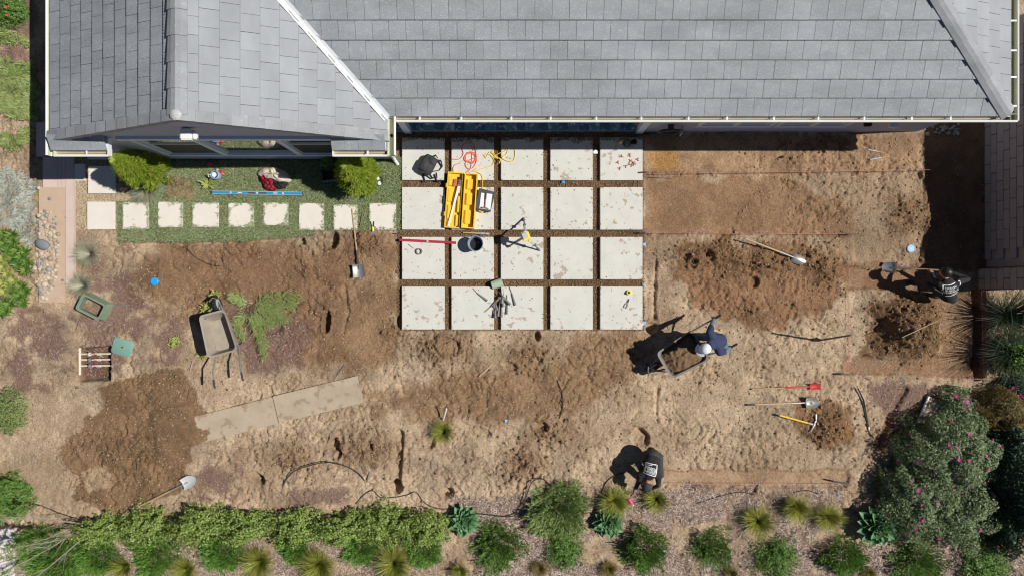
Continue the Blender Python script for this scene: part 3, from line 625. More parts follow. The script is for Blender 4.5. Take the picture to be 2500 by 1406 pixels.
# turf: short blades, thin patches, creeping over the stepping stones
STONES = [(217, 284, 494, 561), (303, 367, 495, 560), (389, 450, 494, 556), (473, 537, 496, 556), (560, 622, 497, 556), (645, 706, 496, 551), (732, 793, 497, 562), (816, 874, 501, 562), (903, 968, 497, 562), (219, 285, 407, 474)]
thatch = region([(402, 428), (470, 438), (468, 488), (398, 490)], 6, 30); turf = lawn * (1 - .85 * thatch); edge_n = (fbm(X, Y, .11, 51, 3) - .5) * 22
for i, (a, b_, c_, d_) in enumerate(STONES[1:9]):
    inside = np.maximum(np.maximum(a - PX, PX - b_), np.maximum(c_ - PY, PY - d_)); turf *= sstep(-3.0, -1.5, inside + edge_n * (.85 if i else .4) + 1.0)
x, y, r = scatter(turf * (1 - house_m) * (.55 + .6 * sstep(.3, .5, n_mid)), 105000, xr=(-8.45, -2.3), yr=(.9, 2.9), seed=15)
n = len(x); a = r.uniform(0, 2 * PI, n); ln = r.uniform(.018, .042, n); wd = r.uniform(.004, .008, n); z = np.maximum(gzv(x, y), .05) + .004
qx, qy = x * S + 1250, 703 - y * S
for (a_, b_, c_, d_) in STONES[1:9]: z = np.where((qx > a_) & (qx < b_) & (qy > c_) & (qy < d_), .072, z)
ln2 = r.uniform(.3, 1.1, n) * ln
p0 = np.stack([x - np.sin(a) * wd, y + np.cos(a) * wd, z], -1); p1 = np.stack([x + np.sin(a) * wd, y - np.cos(a) * wd, z], -1); p2 = np.stack([x + np.cos(a) * ln2, y + np.sin(a) * ln2, z + ln * .8], -1)
tag(link('lawn_grass', mesh_np('lawn_grass', np.stack([p0, p1, p2], 1).reshape(-1, 3), np.arange(3 * n).reshape(-1, 3), 'grass')), 'short green lawn grass creeping round the stepping stones', 'grass', kind='stuff')
# ================================================================== PAVING
patio = empty('patio', (0, 0, 0), kind='structure')
for j, (y0, y1) in enumerate(((339, 442), (459, 562), (580, 682), (700, 803))):
    for i, (x0, x1) in enumerate(((983, 1086), (1103, 1206), (1223, 1326), (1343, 1446), (1464, 1567))):
        c = P((x0 + x1) / 2, (y0 + y1) / 2); e = [random.uniform(-.004, .004) for _ in range(3)]
        o = MB().box((0, 0, 0), ((x1 - x0) / S + e[0], (y1 - y0) / S + e[1], .10)).build('paver', 'paver', patio, bevel=.006)
        o.location = (c.x, c.y, .045 + e[2]); o.rotation_euler = (0, 0, random.uniform(-.003, .003))
steps = empty('stepping_stones', (0, 0, 0), kind='structure')
for (x0, x1, y0, y1) in STONES + [(186, 211, 402, 443), (218, 284, 366, 391)]:
    c = P((x0 + x1) / 2, (y0 + y1) / 2)
    o = MB().box((0, 0, 0), ((x1 - x0) / S, (y1 - y0) / S, .07)).build('stepping_stone', 'stepping', steps, bevel=.006); o.location = (c.x, c.y, .032 + random.uniform(0, .006))
# pink concrete edging strip with its formed ledges, tan board lying on it
ed = empty('concrete_edging', (0, 0, 0), kind='structure')
def slab(name, x0, x1, y0, y1, z0, z1, m, par, bev=.004):
    a = P(x0, y1); b2 = P(x1, y0); return MB().box(((a.x + b2.x) / 2, (a.y + b2.y) / 2, (z0 + z1) / 2), (b2.x - a.x, b2.y - a.y, z1 - z0)).build(name, m, par, bevel=bev)
slab('edging_strip', 166, 185, 372, 700, -.05, .085, 'pink_concrete', ed); slab('edging_strip', 155, 165.4, 372, 470, -.05, .075, 'pink_concrete', ed)
slab('edging_strip', 145, 154.4, 372, 470, -.05, .065, 'pink_concrete', ed); slab('edging_strip', 108, 144.4, 385, 462, -.05, .055, 'pink_concrete', ed); slab('edging_strip', 92, 150, 300, 384, -.05, .05, 'pink_concrete', ed)
bd = slab('wooden_board', 100, 165, 459, 738, .058, .078, 'board_tan', None, .002); tag(bd, 'long tan board lying beside the pink concrete strip under river rocks', 'board')
slab('path', -400, 38, 1290, 1900, -.05, .02, 'pale_path', None).__setitem__('kind', 'structure')
# two plywood sheets laid end to end across the trodden soil
def sheet_obj(name, corners, th, label, cat, m, dz=.012):
    pts = [P(*c) for c in corners]; c = sum(pts, Vector()) / len(pts); z = max(gz(p.x, p.y) for p in pts + [c]) + dz
    o = MB().prism([((p - c).x, (p - c).y) for p in pts], 0, th).build(name, m); o.location = (c.x, c.y, z); return tag(o, label, cat)
sheet_obj('plywood_sheet', [(668, 966), (874, 916), (889, 981), (683, 1031)], .016, 'clean weathered plywood sheet laid over the soil, its end on another sheet', 'plywood', 'plywood', .024)
pw = sheet_obj('plywood_sheet', [(405, 1034), (690, 962), (705, 1026), (420, 1098)], .014, 'muddy plywood sheet half covered by damp brown soil', 'plywood', 'plywood', .006); pw.location.z = .016

# ================================================================== THE HOUSE
HE = .15 * D; TW, TM = .55, .5                     # eave height, wing pitch, main pitch
house = empty('house', R(0, -381, 0), label='single storey house with grey tiled roofs, cream gutters and grey stucco walls', cat='house')
HO = Vector(house.location)
def hb(mb, name, m, par=None, smooth=False, bevel=0):
    mb.v = [(v[0] - HO.x, v[1] - HO.y, v[2] - HO.z) for v in mb.v] if par is None else mb.v
    return mb.build(name, m, par or house, smooth, bevel)
EL, ER, EF, EM, EH = -956., -259., -309., -355., 1033.     # wing left/right eave, rake, main eave, right eave
XR = (EL + ER) / 2; WR = (ER - EL) / 2; HW = HE + TW * WR / S          # wing ridge
MR = -760.; HM = HE + TM * (-355 - MR) / S                             # main ridge line
BACK = -1165.
def clip(poly, a, b, c):                    # keep a*x + b*y <= c
    out = []
    for i in range(len(poly)):
        p, q = poly[i], poly[(i + 1) % len(poly)]; dp = a * p[0] + b * p[1] - c; dq = a * q[0] + b * q[1] - c
        if dp <= 0: out.append(p)
        if dp * dq < 0: t = dp / (dp - dq); out.append((p[0] + (q[0] - p[0]) * t, p[1] + (q[1] - p[1]) * t))
    return out
def parea(poly): return abs(sum(poly[i][0] * poly[(i + 1) % len(poly)][1] - poly[(i + 1) % len(poly)][0] * poly[i][1] for i in range(len(poly)))) / 2
LIFT, TH = .036, .030
def tile_mesh(poly, t, b0, ex):
    # plan polygon (metres, b upslope) -> tile leaning on the course below
    zf = lambda p: HE + p[1] * t + LIFT * (1 - (p[1] - b0) / ex)
    n = len(poly); a = sum(poly[i][0] * poly[(i + 1) % n][1] - poly[(i + 1) % n][0] * poly[i][1] for i in range(n))
    if a < 0: poly = poly[::-1]
    mb = MB(); vs = [(p[0], p[1], zf(p)) for p in poly] + [(p[0], p[1], zf(p) - TH) for p in poly]
    mb.add(vs, [tuple(range(n))] + [(i, n + i, n + (i + 1) % n, (i + 1) % n) for i in range(n)]); return mb
stuff_tiles = MB()
def slope(name, O, e, s, t, alen, blen, tw, ex, clips, matn, visible):
    """O eave start (plan px), e along the eave, s upslope, both unit plan vectors (image axes, y down)"""
    fr = lambda a, b: (O[0] + (e[0] * a + s[0] * b) * S, O[1] + (e[1] * a + s[1] * b) * S)
    cl = []                                        # clips are given in plan px: a*x+b*y<=c  -> convert to (a,b) metres
    for (ca, cb, cc) in clips:
        cl.append(((ca * e[0] + cb * e[1]) * S, (ca * s[0] + cb * s[1]) * S, cc - ca * O[0] - cb * O[1]))
    base = [(0, 0), (alen, 0), (alen, blen), (0, blen)]
    for k in cl: base = clip(base, *k)
    ang = math.atan2(-e[1], e[0]); o0 = R(O[0], O[1], 0) - HO
    sgn = 1 if (e[0] * -s[1] + e[1] * s[0]) > 0 else -1      # handedness of the frame in world axes
    mb = MB(); mb.add([(p[0], sgn * p[1], HE + p[1] * t - .035) for p in base], [tuple(range(len(base)))])
    sl = mb.build(name, 'underlay', house); sl.location = (o0.x, o0.y, 0); sl.rotation_euler = (0, 0, ang)
    full = {}
    for j in range(int(blen / ex) + 1):
        off = (0 if j % 2 else tw / 2) - tw + random.uniform(-.02, .02)
        for i in range(int(alen / tw) + 3):
            a0 = off + i * tw; b0 = j * ex; g = .0028; top = b0 + ex * 1.16
            teeth = [(a0 + g + (tw - 2 * g) * k / 12, b0 - (.007 if k % 2 else 0.0)) for k in range(13)]
            quad = teeth + [(a0 + tw - g, top), (a0 + g, top)]
            plain = all(k[0] * p[0] + k[1] * p[1] <= k[2] for p in quad for k in cl) and a0 > 0 and a0 + tw < alen and top < blen
            poly = quad
            if not plain:
                for k in cl + [(-1, 0, 0), (1, 0, alen), (0, 1, blen)]: poly = clip(poly, *k)
                if len(poly) < 3 or parea(poly) < .002: continue
            cp = fr(a0 + tw / 2, b0 + ex / 2); hz = HE + (b0 + ex / 2) * t; f = 1 / (1 - hz / D); vx, vy = 1250 + cp[0] * f, 703 + cp[1] * f
            seen = -25 < vx < 2525 and -25 < vy < 1430 and visible
            dz = random.uniform(-.003, .003)
            if seen and plain:
                if 'm' not in full:
                    q = [(p[0] - a0, p[1] - b0) for p in quad]; tm_ = tile_mesh(q, t, 0, ex); tm_.v = [(v[0], sgn * v[1], v[2] - HE) for v in tm_.v]; full['m'] = tm_.mesh('roof_tile', matn)
                o = link('roof_tile', full['m'], sl, (a0, sgn * b0, HE + b0 * t + dz), (0, 0, random.uniform(-.004, .004)))
            else:
                tm_ = tile_mesh(poly, t, b0, ex); tm_.v = [(v[0], sgn * v[1], v[2] + dz) for v in tm_.v]
                if seen: tm_.build('roof_tile', matn, sl)
                else:
                    M_ = Matrix.Translation((o0.x, o0.y, 0)) @ Matrix.Rotation(ang, 4, 'Z'); stuff_tiles.add([M_ @ Vector(v) for v in tm_.v], tm_.f)
    return sl
# valley between wing and main roof (plan): from (ER, EM) up-left, direction (-1/TW, -1/TM)
vdx, vdy = -1 / TW, -1 / TM; vl = math.hypot(vdx, vdy); vdx, vdy = vdx / vl, vdy / vl
vn_ = (-vdy, vdx)                                  # normal; side of main roof: positive
if vn_[0] * (100) + vn_[1] * 0 < 0: vn_ = (-vn_[0], -vn_[1])
vc = vn_[0] * ER + vn_[1] * EM
# main front slope: right of valley, left of the hip line x = EH - k, y = EM - k
slope('roof_slope', (ER, EM), (1, 0), (0, -1), TM, (EH - ER) / S, (EM - MR) / S, .292, .2945,
      [(-vn_[0], -vn_[1], -vc - 3.5), (.7071, -.7071, .7071 * (EH - EM) - 3)], 'roof_tile', True)
# extra strip of main roof left of the eave corner, behind the valley
slope('roof_slope', (ER - 400, EM), (1, 0), (0, -1), TM, 400 / S, (EM - MR) / S, .292, .2945, [(-vn_[0], -vn_[1], -vc - 3.5)], 'roof_tile', True)
# right hip end
slope('roof_slope', (EH, EM), (0, -1), (-1, 0), TM, (EM - BACK) / S, 405 / S, .292, .2945, [(-.7071, .7071, -.7071 * (EH - EM) - 3), (-.7071, -.7071, -.7071 * (EH + BACK))], 'roof_tile_smooth', True)
# wing left slope and right slope
slope('roof_slope', (EL, EF), (0, -1), (1, 0), TW, (EF - BACK) / S, WR / S, .300, .2755, [], 'roof_tile', True)
slope('roof_slope', (ER, EF), (0, -1), (-1, 0), TW, (EF - BACK) / S, WR / S, .300, .2755, [(vn_[0], vn_[1], vc - 4.5)], 'roof_tile_smooth', True)
# back of the main roof
mb = MB(); hz = HE
mb.add([R(XR, MR, HM), R(EH - 405, MR, HM), R(EH, BACK, HE), R(XR, BACK, HE)], [(0, 1, 2, 3)]); hb(mb, 'back_roof', 'roof_tile')
if stuff_tiles.v:
    so_ = stuff_tiles.build('roof_tile_field', 'roof_tile', house); so_['kind'] = 'stuff'
# valley flashing
def strip(mb, p, q, wv, th=.006):
    p = Vector(p); q = Vector(q); wv = Vector(wv); up = Vector((0, 0, th)); mb.add([p - wv, p + wv, q + wv, q - wv, p - wv + up, p + wv + up, q + wv + up, q - wv + up], [(0, 1, 2, 3), (4, 5, 6, 7), (0, 1, 5, 4), (1, 2, 6, 5), (2, 3, 7, 6), (3, 0, 4, 7)])
L_ = 3.3; vtop = (ER + vdx * L_ * S, EM + vdy * L_ * S); hv = HE + TM * (EM - vtop[1]) / S
mb = MB(); a = R(ER + 2, EM + 4, HE + .012); b_ = R(vtop[0], vtop[1], hv + .012); nrm = Vector((vn_[0], -vn_[1], 0))
mb.add([a - nrm * .072 + Vector((0, 0, .035)), a + Vector((0, 0, .0)), b_, b_ - nrm * .072 + Vector((0, 0, .035)), a + nrm * .06 + Vector((0, 0, .03)), b_ + nrm * .06 + Vector((0, 0, .03))], [(0, 1, 2, 3), (1, 4, 5, 2)])
hb(mb, 'valley_flashing', 'flashing')
mb = MB(); mb.tube([a - nrm * .075 + Vector((0, 0, .045)), b_ - nrm * .075 + Vector((0, 0, .045))], .016, 6); hb(mb, 'flashing_lip', 'white_metal')
# caps along the wing ridge
def cap_mesh(Lc, wd, drop, th=.02):
    mb = MB(); prof = [(-wd, -drop), (-wd * .5, -drop * .35), (0, 0.0), (wd * .5, -drop * .35), (wd, -drop)]
    rings = []
    for x, k in ((0, 1.06), (Lc, .96)):
        rings.append([Vector((x, p[0] * k, p[1] + (.018 if x == 0 else 0))) for p in prof] + [Vector((x, p[0] * k, p[1] - th + (.018 if x == 0 else 0))) for p in prof[::-1]])
    return mb.loft(rings)
ys = [y for y in range(0, 30)]; y = EF - 4
cm = cap_mesh(.46, .155, .075).mesh('ridge_cap', 'cap_tile')
k = 0
while y > BACK + 300 and k < 12:
    c = R(XR, y, HW + .075) - HO; o = link('ridge_cap', cm, house, c, (0, 0, PI / 2)); y -= .415 * S; k += 1
# caps down the right hip
hd = Vector((-1, 1, 0)).normalized(); cm2 = cap_mesh(.46, .15, .07).mesh('hip_cap', 'cap_tile'); slope_a = math.atan(TM / math.sqrt(2))
for k in range(10):
    p = R(EH - 4, EM - 4, HE + .075) + Vector((hd.x, hd.y, math.tan(slope_a))) * (k * .40)
    o = link('hip_cap', cm2, house, p - HO); o.rotation_euler = (Matrix.Rotation(math.atan2(hd.y, hd.x), 4, 'Z') @ Matrix.Rotation(-slope_a, 4, 'Y')).to_euler()
# rake tiles down both gable edges
for sgn, xe, nn in ((1, EL, 12), (-1, ER, 13)):
    ln = WR / nn / S; mb = MB(); z0, z1 = 0, TW * ln
    pr = lambda x, z: [Vector((x, .02, z + .04)), Vector((x, .02, z - .11)), Vector((x, 0, z - .11)), Vector((x, 0, z + .052)), Vector((x, -.15, z + .052)), Vector((x, -.15, z + .032)), ]
    mb = MB()
    rings = []
    for x, dz in ((-.03, .022), (ln, .0)):
        z = TW * x + dz
        rings.append([Vector((x, -.055, z - .10)), Vector((x, -.055, z + .055)), Vector((x, .13, z + .055)), Vector((x, .13, z + .03)), Vector((x, -.03, z + .03)), Vector((x, -.03, z - .10))])
    rings[0][0].z += .04; rings[0][5].z += .04
    me = mb.loft(rings).mesh('rake_tile', 'cap_tile')
    for k in range(nn):
        p = R(xe, EF, HE) + Vector((sgn * ln * k, 0, TW * ln * k + .02)) - HO
        o = link('rake_tile', me, house, p); o.scale = (sgn, 1, 1)
mb = MB(); mb.lathe([(.02, -.08), (.08, -.04), (.10, .0), (.07, .03), (.02, .04)], 7); o = mb.build('ridge_mortar', 'mortar', house, True); o.location = R(XR, EF - 4, HW + .06) - HO
# eave returns at the gable foot
for (x0, x1) in ((EL + 3, -838), (-372, ER - 2)):
    w_ = (x1 - x0) / S; n_ = 4
    for k in range(n_):
        xa = x0 / S + w_ * k / n_; xb = x0 / S + w_ * (k + 1) / n_ - .004
        mb = MB(); ya, yb = 284 / S, 313 / S
        mb.add([(xa, ya, HE + .05), (xb, ya, HE + .05), (xb, yb, HE + .20), (xa, yb, HE + .20), (xa, ya, HE + .02), (xb, ya, HE + .02), (xb, yb, HE + .17), (xa, yb, HE + .17)],
               [(0, 1, 2, 3), (4, 7, 6, 5), (0, 4, 5, 1), (1, 5, 6, 2), (2, 6, 7, 3), (3, 7, 4, 0)])
        hb(mb, 'return_tile', 'roof_tile')
    mb = MB(); mb.box(((x0 + x1) / 2 / S, 298 / S, HE - .06), (w_, 28 / S, .12)); hb(mb, 'return_box', 'trim_paint')
# gutters
def gutter(p, q, inward, straps=0, name='gutter', silt=True):
    p = Vector(p); q = Vector(q); d = (q - p); Lg = d.length; d.normalize(); inn = Vector(inward).normalized(); wv = .115
    g = MB()
    pr = [(0, .0), (0, -.11), (wv, -.11), (wv, .01), (wv + .006, .01), (wv + .006, -.117), (-.007, -.117), (-.007, 0)]
    g.loft([[x + inn * a_ + Vector((0, 0, b2)) for a_, b2 in pr] for x in (p, q)]); go = hb(g, name, 'gutter_cream')
    lp = MB(); lp.tube([p - inn * .010 + Vector((0, 0, .006)), q - inn * .010 + Vector((0, 0, .006))], .021, 8); lo = hb(lp, 'gutter_lip', 'white_metal')
    if silt:
        sm = MB(); sm.box((p + q) / 2 + inn * (wv / 2 + .02) + Vector((0, 0, -.085)), (max(abs(d.x) * Lg, abs(inn.x) * (wv - .045)), max(abs(d.y) * Lg, abs(inn.y) * (wv - .045)), .03)); hb(sm, 'gutter_silt', 'gutter_silt')
    for k in range(straps):
        c = p + d * (Lg * (k + .55 + random.uniform(-.12, .12)) / straps) + inn * (wv / 2) + Vector((0, 0, .008)); sb = MB(); sb.box(c, (.03 if abs(d.x) > .5 else wv + .02, .03 if abs(d.y) > .5 else wv + .02, .006))
        hb(sb, 'gutter_strap', 'white_metal')
GZ = HE - .005; go = 8.5
gutter(R(ER + go + 6, EM + go, GZ), R(EH + go + 7, EM + go, GZ), (0, 1, 0), 14)
gutter(R(EH + go + 7, EM + go + .4, GZ), R(EH + go + 7, BACK, GZ), (-1, 0, 0), 14)
gutter(R(EL - go, -275, GZ), R(EL - go, BACK, GZ), (1, 0, 0), 0, silt=False)
gutter(R(ER + go + 6, EM + go - 10, GZ), R(ER + go + 6, -275, GZ), (-1, 0, 0), 0, silt=False)
gutter(R(EL - go + 14, -275, GZ), R(-838, -275, GZ), (0, 1, 0), 1); gutter(R(-372, -275, GZ), R(ER + go - 8, -275, GZ), (0, 1, 0), 1)
for xx in (-838, -372): mb = MB(); mb.box(R(xx, -281.6, GZ - .05), (.012, .13, .14)); hb(mb, 'gutter_end', 'white_metal')
mb = MB(); mb.lathe([(.03, -.02), (.03, .005)], 12, R(ER + go - 1, -318, GZ - .09)); hb(mb, 'gutter_outlet', 'black_plastic')
# walls
WL, WR_, WF = -925., -290., -313.; MF = -381.; MX = 990.
def wall(name, x0, x1, y0, y1, z0, z1, m='stucco'):
    mb = MB(); a = R(x0, y1, z0); b2 = R(x1, y0, z1); mb.box(((a.x + b2.x) / 2, (a.y + b2.y) / 2, (z0 + z1) / 2), (abs(b2.x - a.x), abs(b2.y - a.y), z1 - z0)); return hb(mb, name, m)
ZT = HE + .02; TK = 18
WX = [-800, -670, -495, -365]; W0, W1 = .63, 2.24
# gable wall with its window opening cut out
wall('gable_wall', WL, WX[0], WF - TK, WF, -.1, ZT); wall('gable_wall', WX[3], WR_, WF - TK, WF, -.1, ZT)
wall('gable_wall', WX[0], WX[3], WF - TK, WF, -.1, W0); wall('gable_wall', WX[0], WX[3], WF - TK, WF, W1, ZT)
mb = MB(); a, b2, c = R(WL, WF, ZT), R(WR_, WF, ZT), R(XR, WF, ZT + TW * (WR - 34) / S)
for dy in (0,): mb.add([a, b2, c, a + Vector((0, .15, 0)), b2 + Vector((0, .15, 0)), c + Vector((0, .15, 0))], [(0, 1, 2), (3, 5, 4), (0, 3, 4, 1), (1, 4, 5, 2), (2, 5, 3, 0)])
hb(mb, 'gable_top', 'stucco')
wall('left_wall', WL, WL + TK, BACK + 40, WF - TK, -.1, ZT); wall('right_wing_wall', WR_ - TK, WR_, -631, WF - TK, -.1, ZT)
wall('front_wall', 318, MX, MF - TK, MF, -.1, ZT); wall('right_wall', MX - TK, MX, BACK + 40, MF - TK, -.1, ZT); wall('back_wall', WL, MX, BACK + 30, BACK + 40, -.1, ZT)
wall('porch_back_wall', WR_, 318, -649, -631, -.1, ZT); wall('porch_side_wall', 318, 336, -631, MF - TK, -.1, ZT)
for xx in (-253, 309): wall('porch_post', xx - 8, xx + 8, MF - 8, MF + 6, -.05, ZT - .02, 'trim_paint')
wall('porch_beam', WR_, 318, MF - 10, MF + 4, HE - .25, HE - .02, 'trim_paint')
# soffits and fascia
wall('soffit', WR_, EH, MF - 2, EM + 2, HE - .135, HE - .115, 'trim_paint'); wall('soffit', MX, EH, BACK, MF - 2, HE - .135, HE - .115, 'trim_paint')
wall('soffit', EL, WL, BACK, WF, HE - .135, HE - .115, 'trim_paint'); wall('soffit', WR_, ER, MF, WF, HE - .135, HE - .117, 'trim_paint')
wall('porch_ceiling', WR_, 318, -631, MF - 10, HE - .12, HE - .10, 'trim_paint')
wall('fascia', ER, EH, EM - 1, EM + .6, HE - .115, HE + .0, 'trim_paint'); wall('fascia', EL + .2, EL + 2, BACK, EF - 2, HE - .115, HE, 'trim_paint'); wall('fascia', ER - 2, ER - .2, EM, EF - 2, HE - .115, HE, 'trim_paint'); wall('fascia', EH - 2, EH - .2, BACK, EM - 2, HE - .115, HE, 'trim_paint')
# gable window band
def window(xs, y, z0, z1, rails, label=None):
    wo = empty('window', R(xs[0], y, z0) - HO, parent=house); O = R(xs[0], y, z0)
    def part(name, m, x0, x1, za, zb, d0, d1):
        a = R(x0, y, za) - O; b2 = R(x1, y, zb) - O; MB().box(((a.x + b2.x) / 2, -(d0 + d1) / 2, (a.z + b2.z) / 2), (b2.x - a.x, abs(d1 - d0), b2.z - a.z)).build(name, m, wo)
    fw = 5
    part('head_trim', 'trim_paint', xs[0] - 22, xs[-1] + 22, z1, z1 + .13, -.01, .05); part('sill', 'trim_paint', xs[0] - 8, xs[-1] + 8, z0 - .09, z0, -.02, .028)
    part('inner_sill', 'trim_paint', xs[0], xs[-1], z0, z0 + .045, -.04, -.005)
    for k, xx in enumerate(xs):
        lo = xx - 6 if 0 < k < len(xs) - 1 else (xx - 8 if k == 0 else xx - 1); hi = xx + 6 if 0 < k < len(xs) - 1 else (xx + 1 if k == 0 else xx + 8)
        part('mullion', 'trim_paint', lo, hi, z0 + .046, z1 - .002, -.09, .03 if 0 < k < len(xs) - 1 else .028)
    for k in range(len(xs) - 1):
        a_, b3 = xs[k] + 6, xs[k + 1] - 6
        part('pane', 'glass', a_ - 1, b3 + 1, z0 + .04, z1, -.030, -.024)
        for q in (a_, b3): part('sash', 'trim_paint', q - 2.5, q + 2.5, z0 + .047, z1 - .004, -.0235, -.004)
        if rails[k]:
            zr = z0 + (z1 - z0) * .60; part('sash', 'trim_paint', a_ + 2.6, b3 - 2.6, zr, zr + .035, -.0235, -.004); part('screen', 'screen', a_ + 2.6, b3 - 2.6, z0 + .05, zr - .001, -.0235, -.020)
    part('dark_interior', 'dark_room', xs[0], xs[-1], z0, z1, -.16, -.155)
window(WX, WF, W0, W1, (1, 0, 1)); window([440, 520, 600], MF + 1, .66, 1.9, (0, 1)); window([622, 700, 775], MF + 1, .66, 1.9, (0, 1))
# wall fittings
mb = MB(); mb.box(R(-637, WF + 13, 3.09), (.20, .20, .13)); o = hb(mb, 'floodlight', 'white_plastic', bevel=.02)
mb = MB(); mb.box(R(-620, WF + 14, 3.10), (.08, .16, .09)); hb(mb, 'floodlight_head', 'white_plastic', bevel=.02)
mb = MB(); mb.box(R(872, MF + 9, .98), (.15, .12, .10)); hb(mb, 'wall_lamp', 'white_plastic', bevel=.015)
mb = MB(); mb.box(R(812, MF + 8, 1.02), (.14, .10, .10)); hb(mb, 'wall_box', 'black_plastic', bevel=.015)
mb = MB(); mb.tube([R(-284, -310, HE - .1), R(-284, -312, .4), R(-284, -309, .16), R(-278, -300, .06)], .038, 10); hb(mb, 'downspout', 'white_metal', smooth=True)
# porch floor of patterned cement tiles
pf = wall('porch_floor', WR_, 318, -631, MF, -.05, .085, 'concrete')
tmA = MB().box((0, 0, 0), (.216, .216, .012)).mesh('floor_tile', 'porch_tile'); tmB = MB().box((0, 0, 0), (.216, .216, .012)).mesh('floor_tile', 'porch_tile2')
for i in range(24):
    for j in range(5):
        c = R(-278 + i * 25.2, MF - 13 - j * 25.2, .093) - HO; link('floor_tile', tmA if (i + j) % 2 else tmB, pf, c)
# ================================================================== BLOCK WALL on the right
bw = empty('block_wall', P(2470, 480), label='tall brown concrete block wall standing in its own shade', cat='wall'); BO = Vector(bw.location)
core = MB(); a = R(1158, -620, 0); b2 = R(1250, -50, 0); core.box(((a.x + b2.x) / 2 - BO.x, (a.y + b2.y) / 2 - BO.y, .80), (b2.x - a.x, abs(a.y - b2.y), 1.62)); core.build('wall_core', 'block', bw)
core = MB(); a = R(1143, -47, 0); b2 = R(1250, 3, 0); core.box(((a.x + b2.x) / 2 - BO.x, (a.y + b2.y) / 2 - BO.y, .80), (b2.x - a.x, abs(a.y - b2.y), 1.62)); core.build('pier_core', 'block', bw)
bm_ = MB().box((0, 0, 0), (.05, .392, .192)).mesh('block', 'block', bevel=.006); bh = MB().box((0, 0, 0), (.05, .192, .192)).mesh('block', 'block', bevel=.006)
for row in range(8):
    for k in range(13):
        yy = 620 / S - .2 - k * .4 - (.2 if row % 2 else 0)
        if yy - .2 < 50 / S: continue
        link('block', bm_, bw, (1156 / S - BO.x + random.uniform(-.004, .004), yy - BO.y, .1 + row * .2))
    for yy in ((.30, -.10) if row % 2 == 0 else (.30,)): link('block', bh if row % 2 == 0 else bm_, bw, (1141 / S - BO.x, (.30 if yy == .30 and row % 2 == 0 else (.09 if row % 2 == 0 else .19)) - BO.y, .1 + row * .2))
capm = MB().box((0, 0, 0), (.30, .396, .05)).mesh('cap_block', 'block', bevel=.006)
for k in range(13): link('cap_block', capm, bw, (1172 / S - BO.x, 620 / S - .2 - k * .4 - BO.y, 1.645))
# ================================================================== PLANTS
def ribbons(base, az, length, l0, l1, width, segs=3, roll=None, tip=.12):
    """curved tapering blades: lean from the vertical goes l0 -> l1 along each blade"""
    n = len(base); p = np.array(base, float).copy(); ca, sa = np.cos(az), np.sin(az); V = np.zeros((n, segs + 1, 2, 3))
    sidex, sidey = -sa, ca
    for k in range(segs + 1):
        t = k / segs; wk = width * (1 - (1 - tip) * t ** 1.3) * (.75 + .5 * math.sin(PI * min(t * 1.1, 1)))
        V[:, k, 0] = p - np.stack([sidex * wk / 2, sidey * wk / 2, 0 * wk], -1); V[:, k, 1] = p + np.stack([sidex * wk / 2, sidey * wk / 2, 0 * wk], -1)
        th = l0 + (l1 - l0) * (k + .5) / segs; st = length / segs
        p = p + np.stack([np.sin(th) * ca * st, np.sin(th) * sa * st, np.cos(th) * st], -1)
    m = (segs + 1) * 2; f = np.array([(2 * k, 2 * k + 1, 2 * k + 3, 2 * k + 2) for k in range(segs)])
    return V.reshape(-1, 3), (f[None] + (np.arange(n) * m)[:, None, None]).reshape(-1, 4)
def cat(parts):
    V = []; F = []; o = 0
    for v, f in parts: V.append(v); F.append(f + o); o += len(v)
    return np.concatenate(V), np.concatenate(F)
def tuft_mesh(name, n, Rr, h, wd, matn, seed, lo=.15, hi=1.45, dry=None):
    r = np.random.default_rng(seed); az = r.uniform(0, 2 * PI, n); q = r.uniform(0, 1, n); l1 = lo + (hi - lo) * q ** .7; ln = (h * (1 - q) + Rr * 1.15 * q) * r.uniform(.65, 1.12, n)
    b = np.stack([np.cos(az) * .07 * Rr * 2 * r.uniform(0, 1, n), np.sin(az) * .07 * Rr * 2 * r.uniform(0, 1, n), np.full(n, -.01)], -1)
    V, F = ribbons(b, az + r.normal(0, .25, n), ln, l1 * .35, l1 + .35, np.full(n, wd) * r.uniform(.7, 1.3, n), 4); return mesh_np(name, V, F, matn)
def sph_noise(u, seed, f=2.2):
    return .5 * vn(u[:, 0] * f + 7 + u[:, 2] * 3.1, u[:, 1] * f + 3 - u[:, 2] * 2.3, 1.0, seed) + .5 * vn(u[:, 0] * f * 2.3 + 17, u[:, 1] * f * 2.3 + u[:, 2] * 4, 1.0, seed + 3)
def dome_pts(n, rx, ry, h, seed, shell=.45, bump=.4, pw=2.0):
    r = np.random.default_rng(seed); z = r.uniform(-.12, 1, n); a = r.uniform(0, 2 * PI, n); s_ = np.sqrt(np.clip(1 - z * z, 0, 1)); u = np.stack([s_ * np.cos(a), s_ * np.sin(a), z], -1)
    rr = (1 - shell * r.uniform(0, 1, n) ** pw) * (1 - bump / 2 + bump * (sph_noise(u, seed % 50) * 2 - .6))
    return u * rr[:, None] * np.array([rx, ry, h]) , u, r
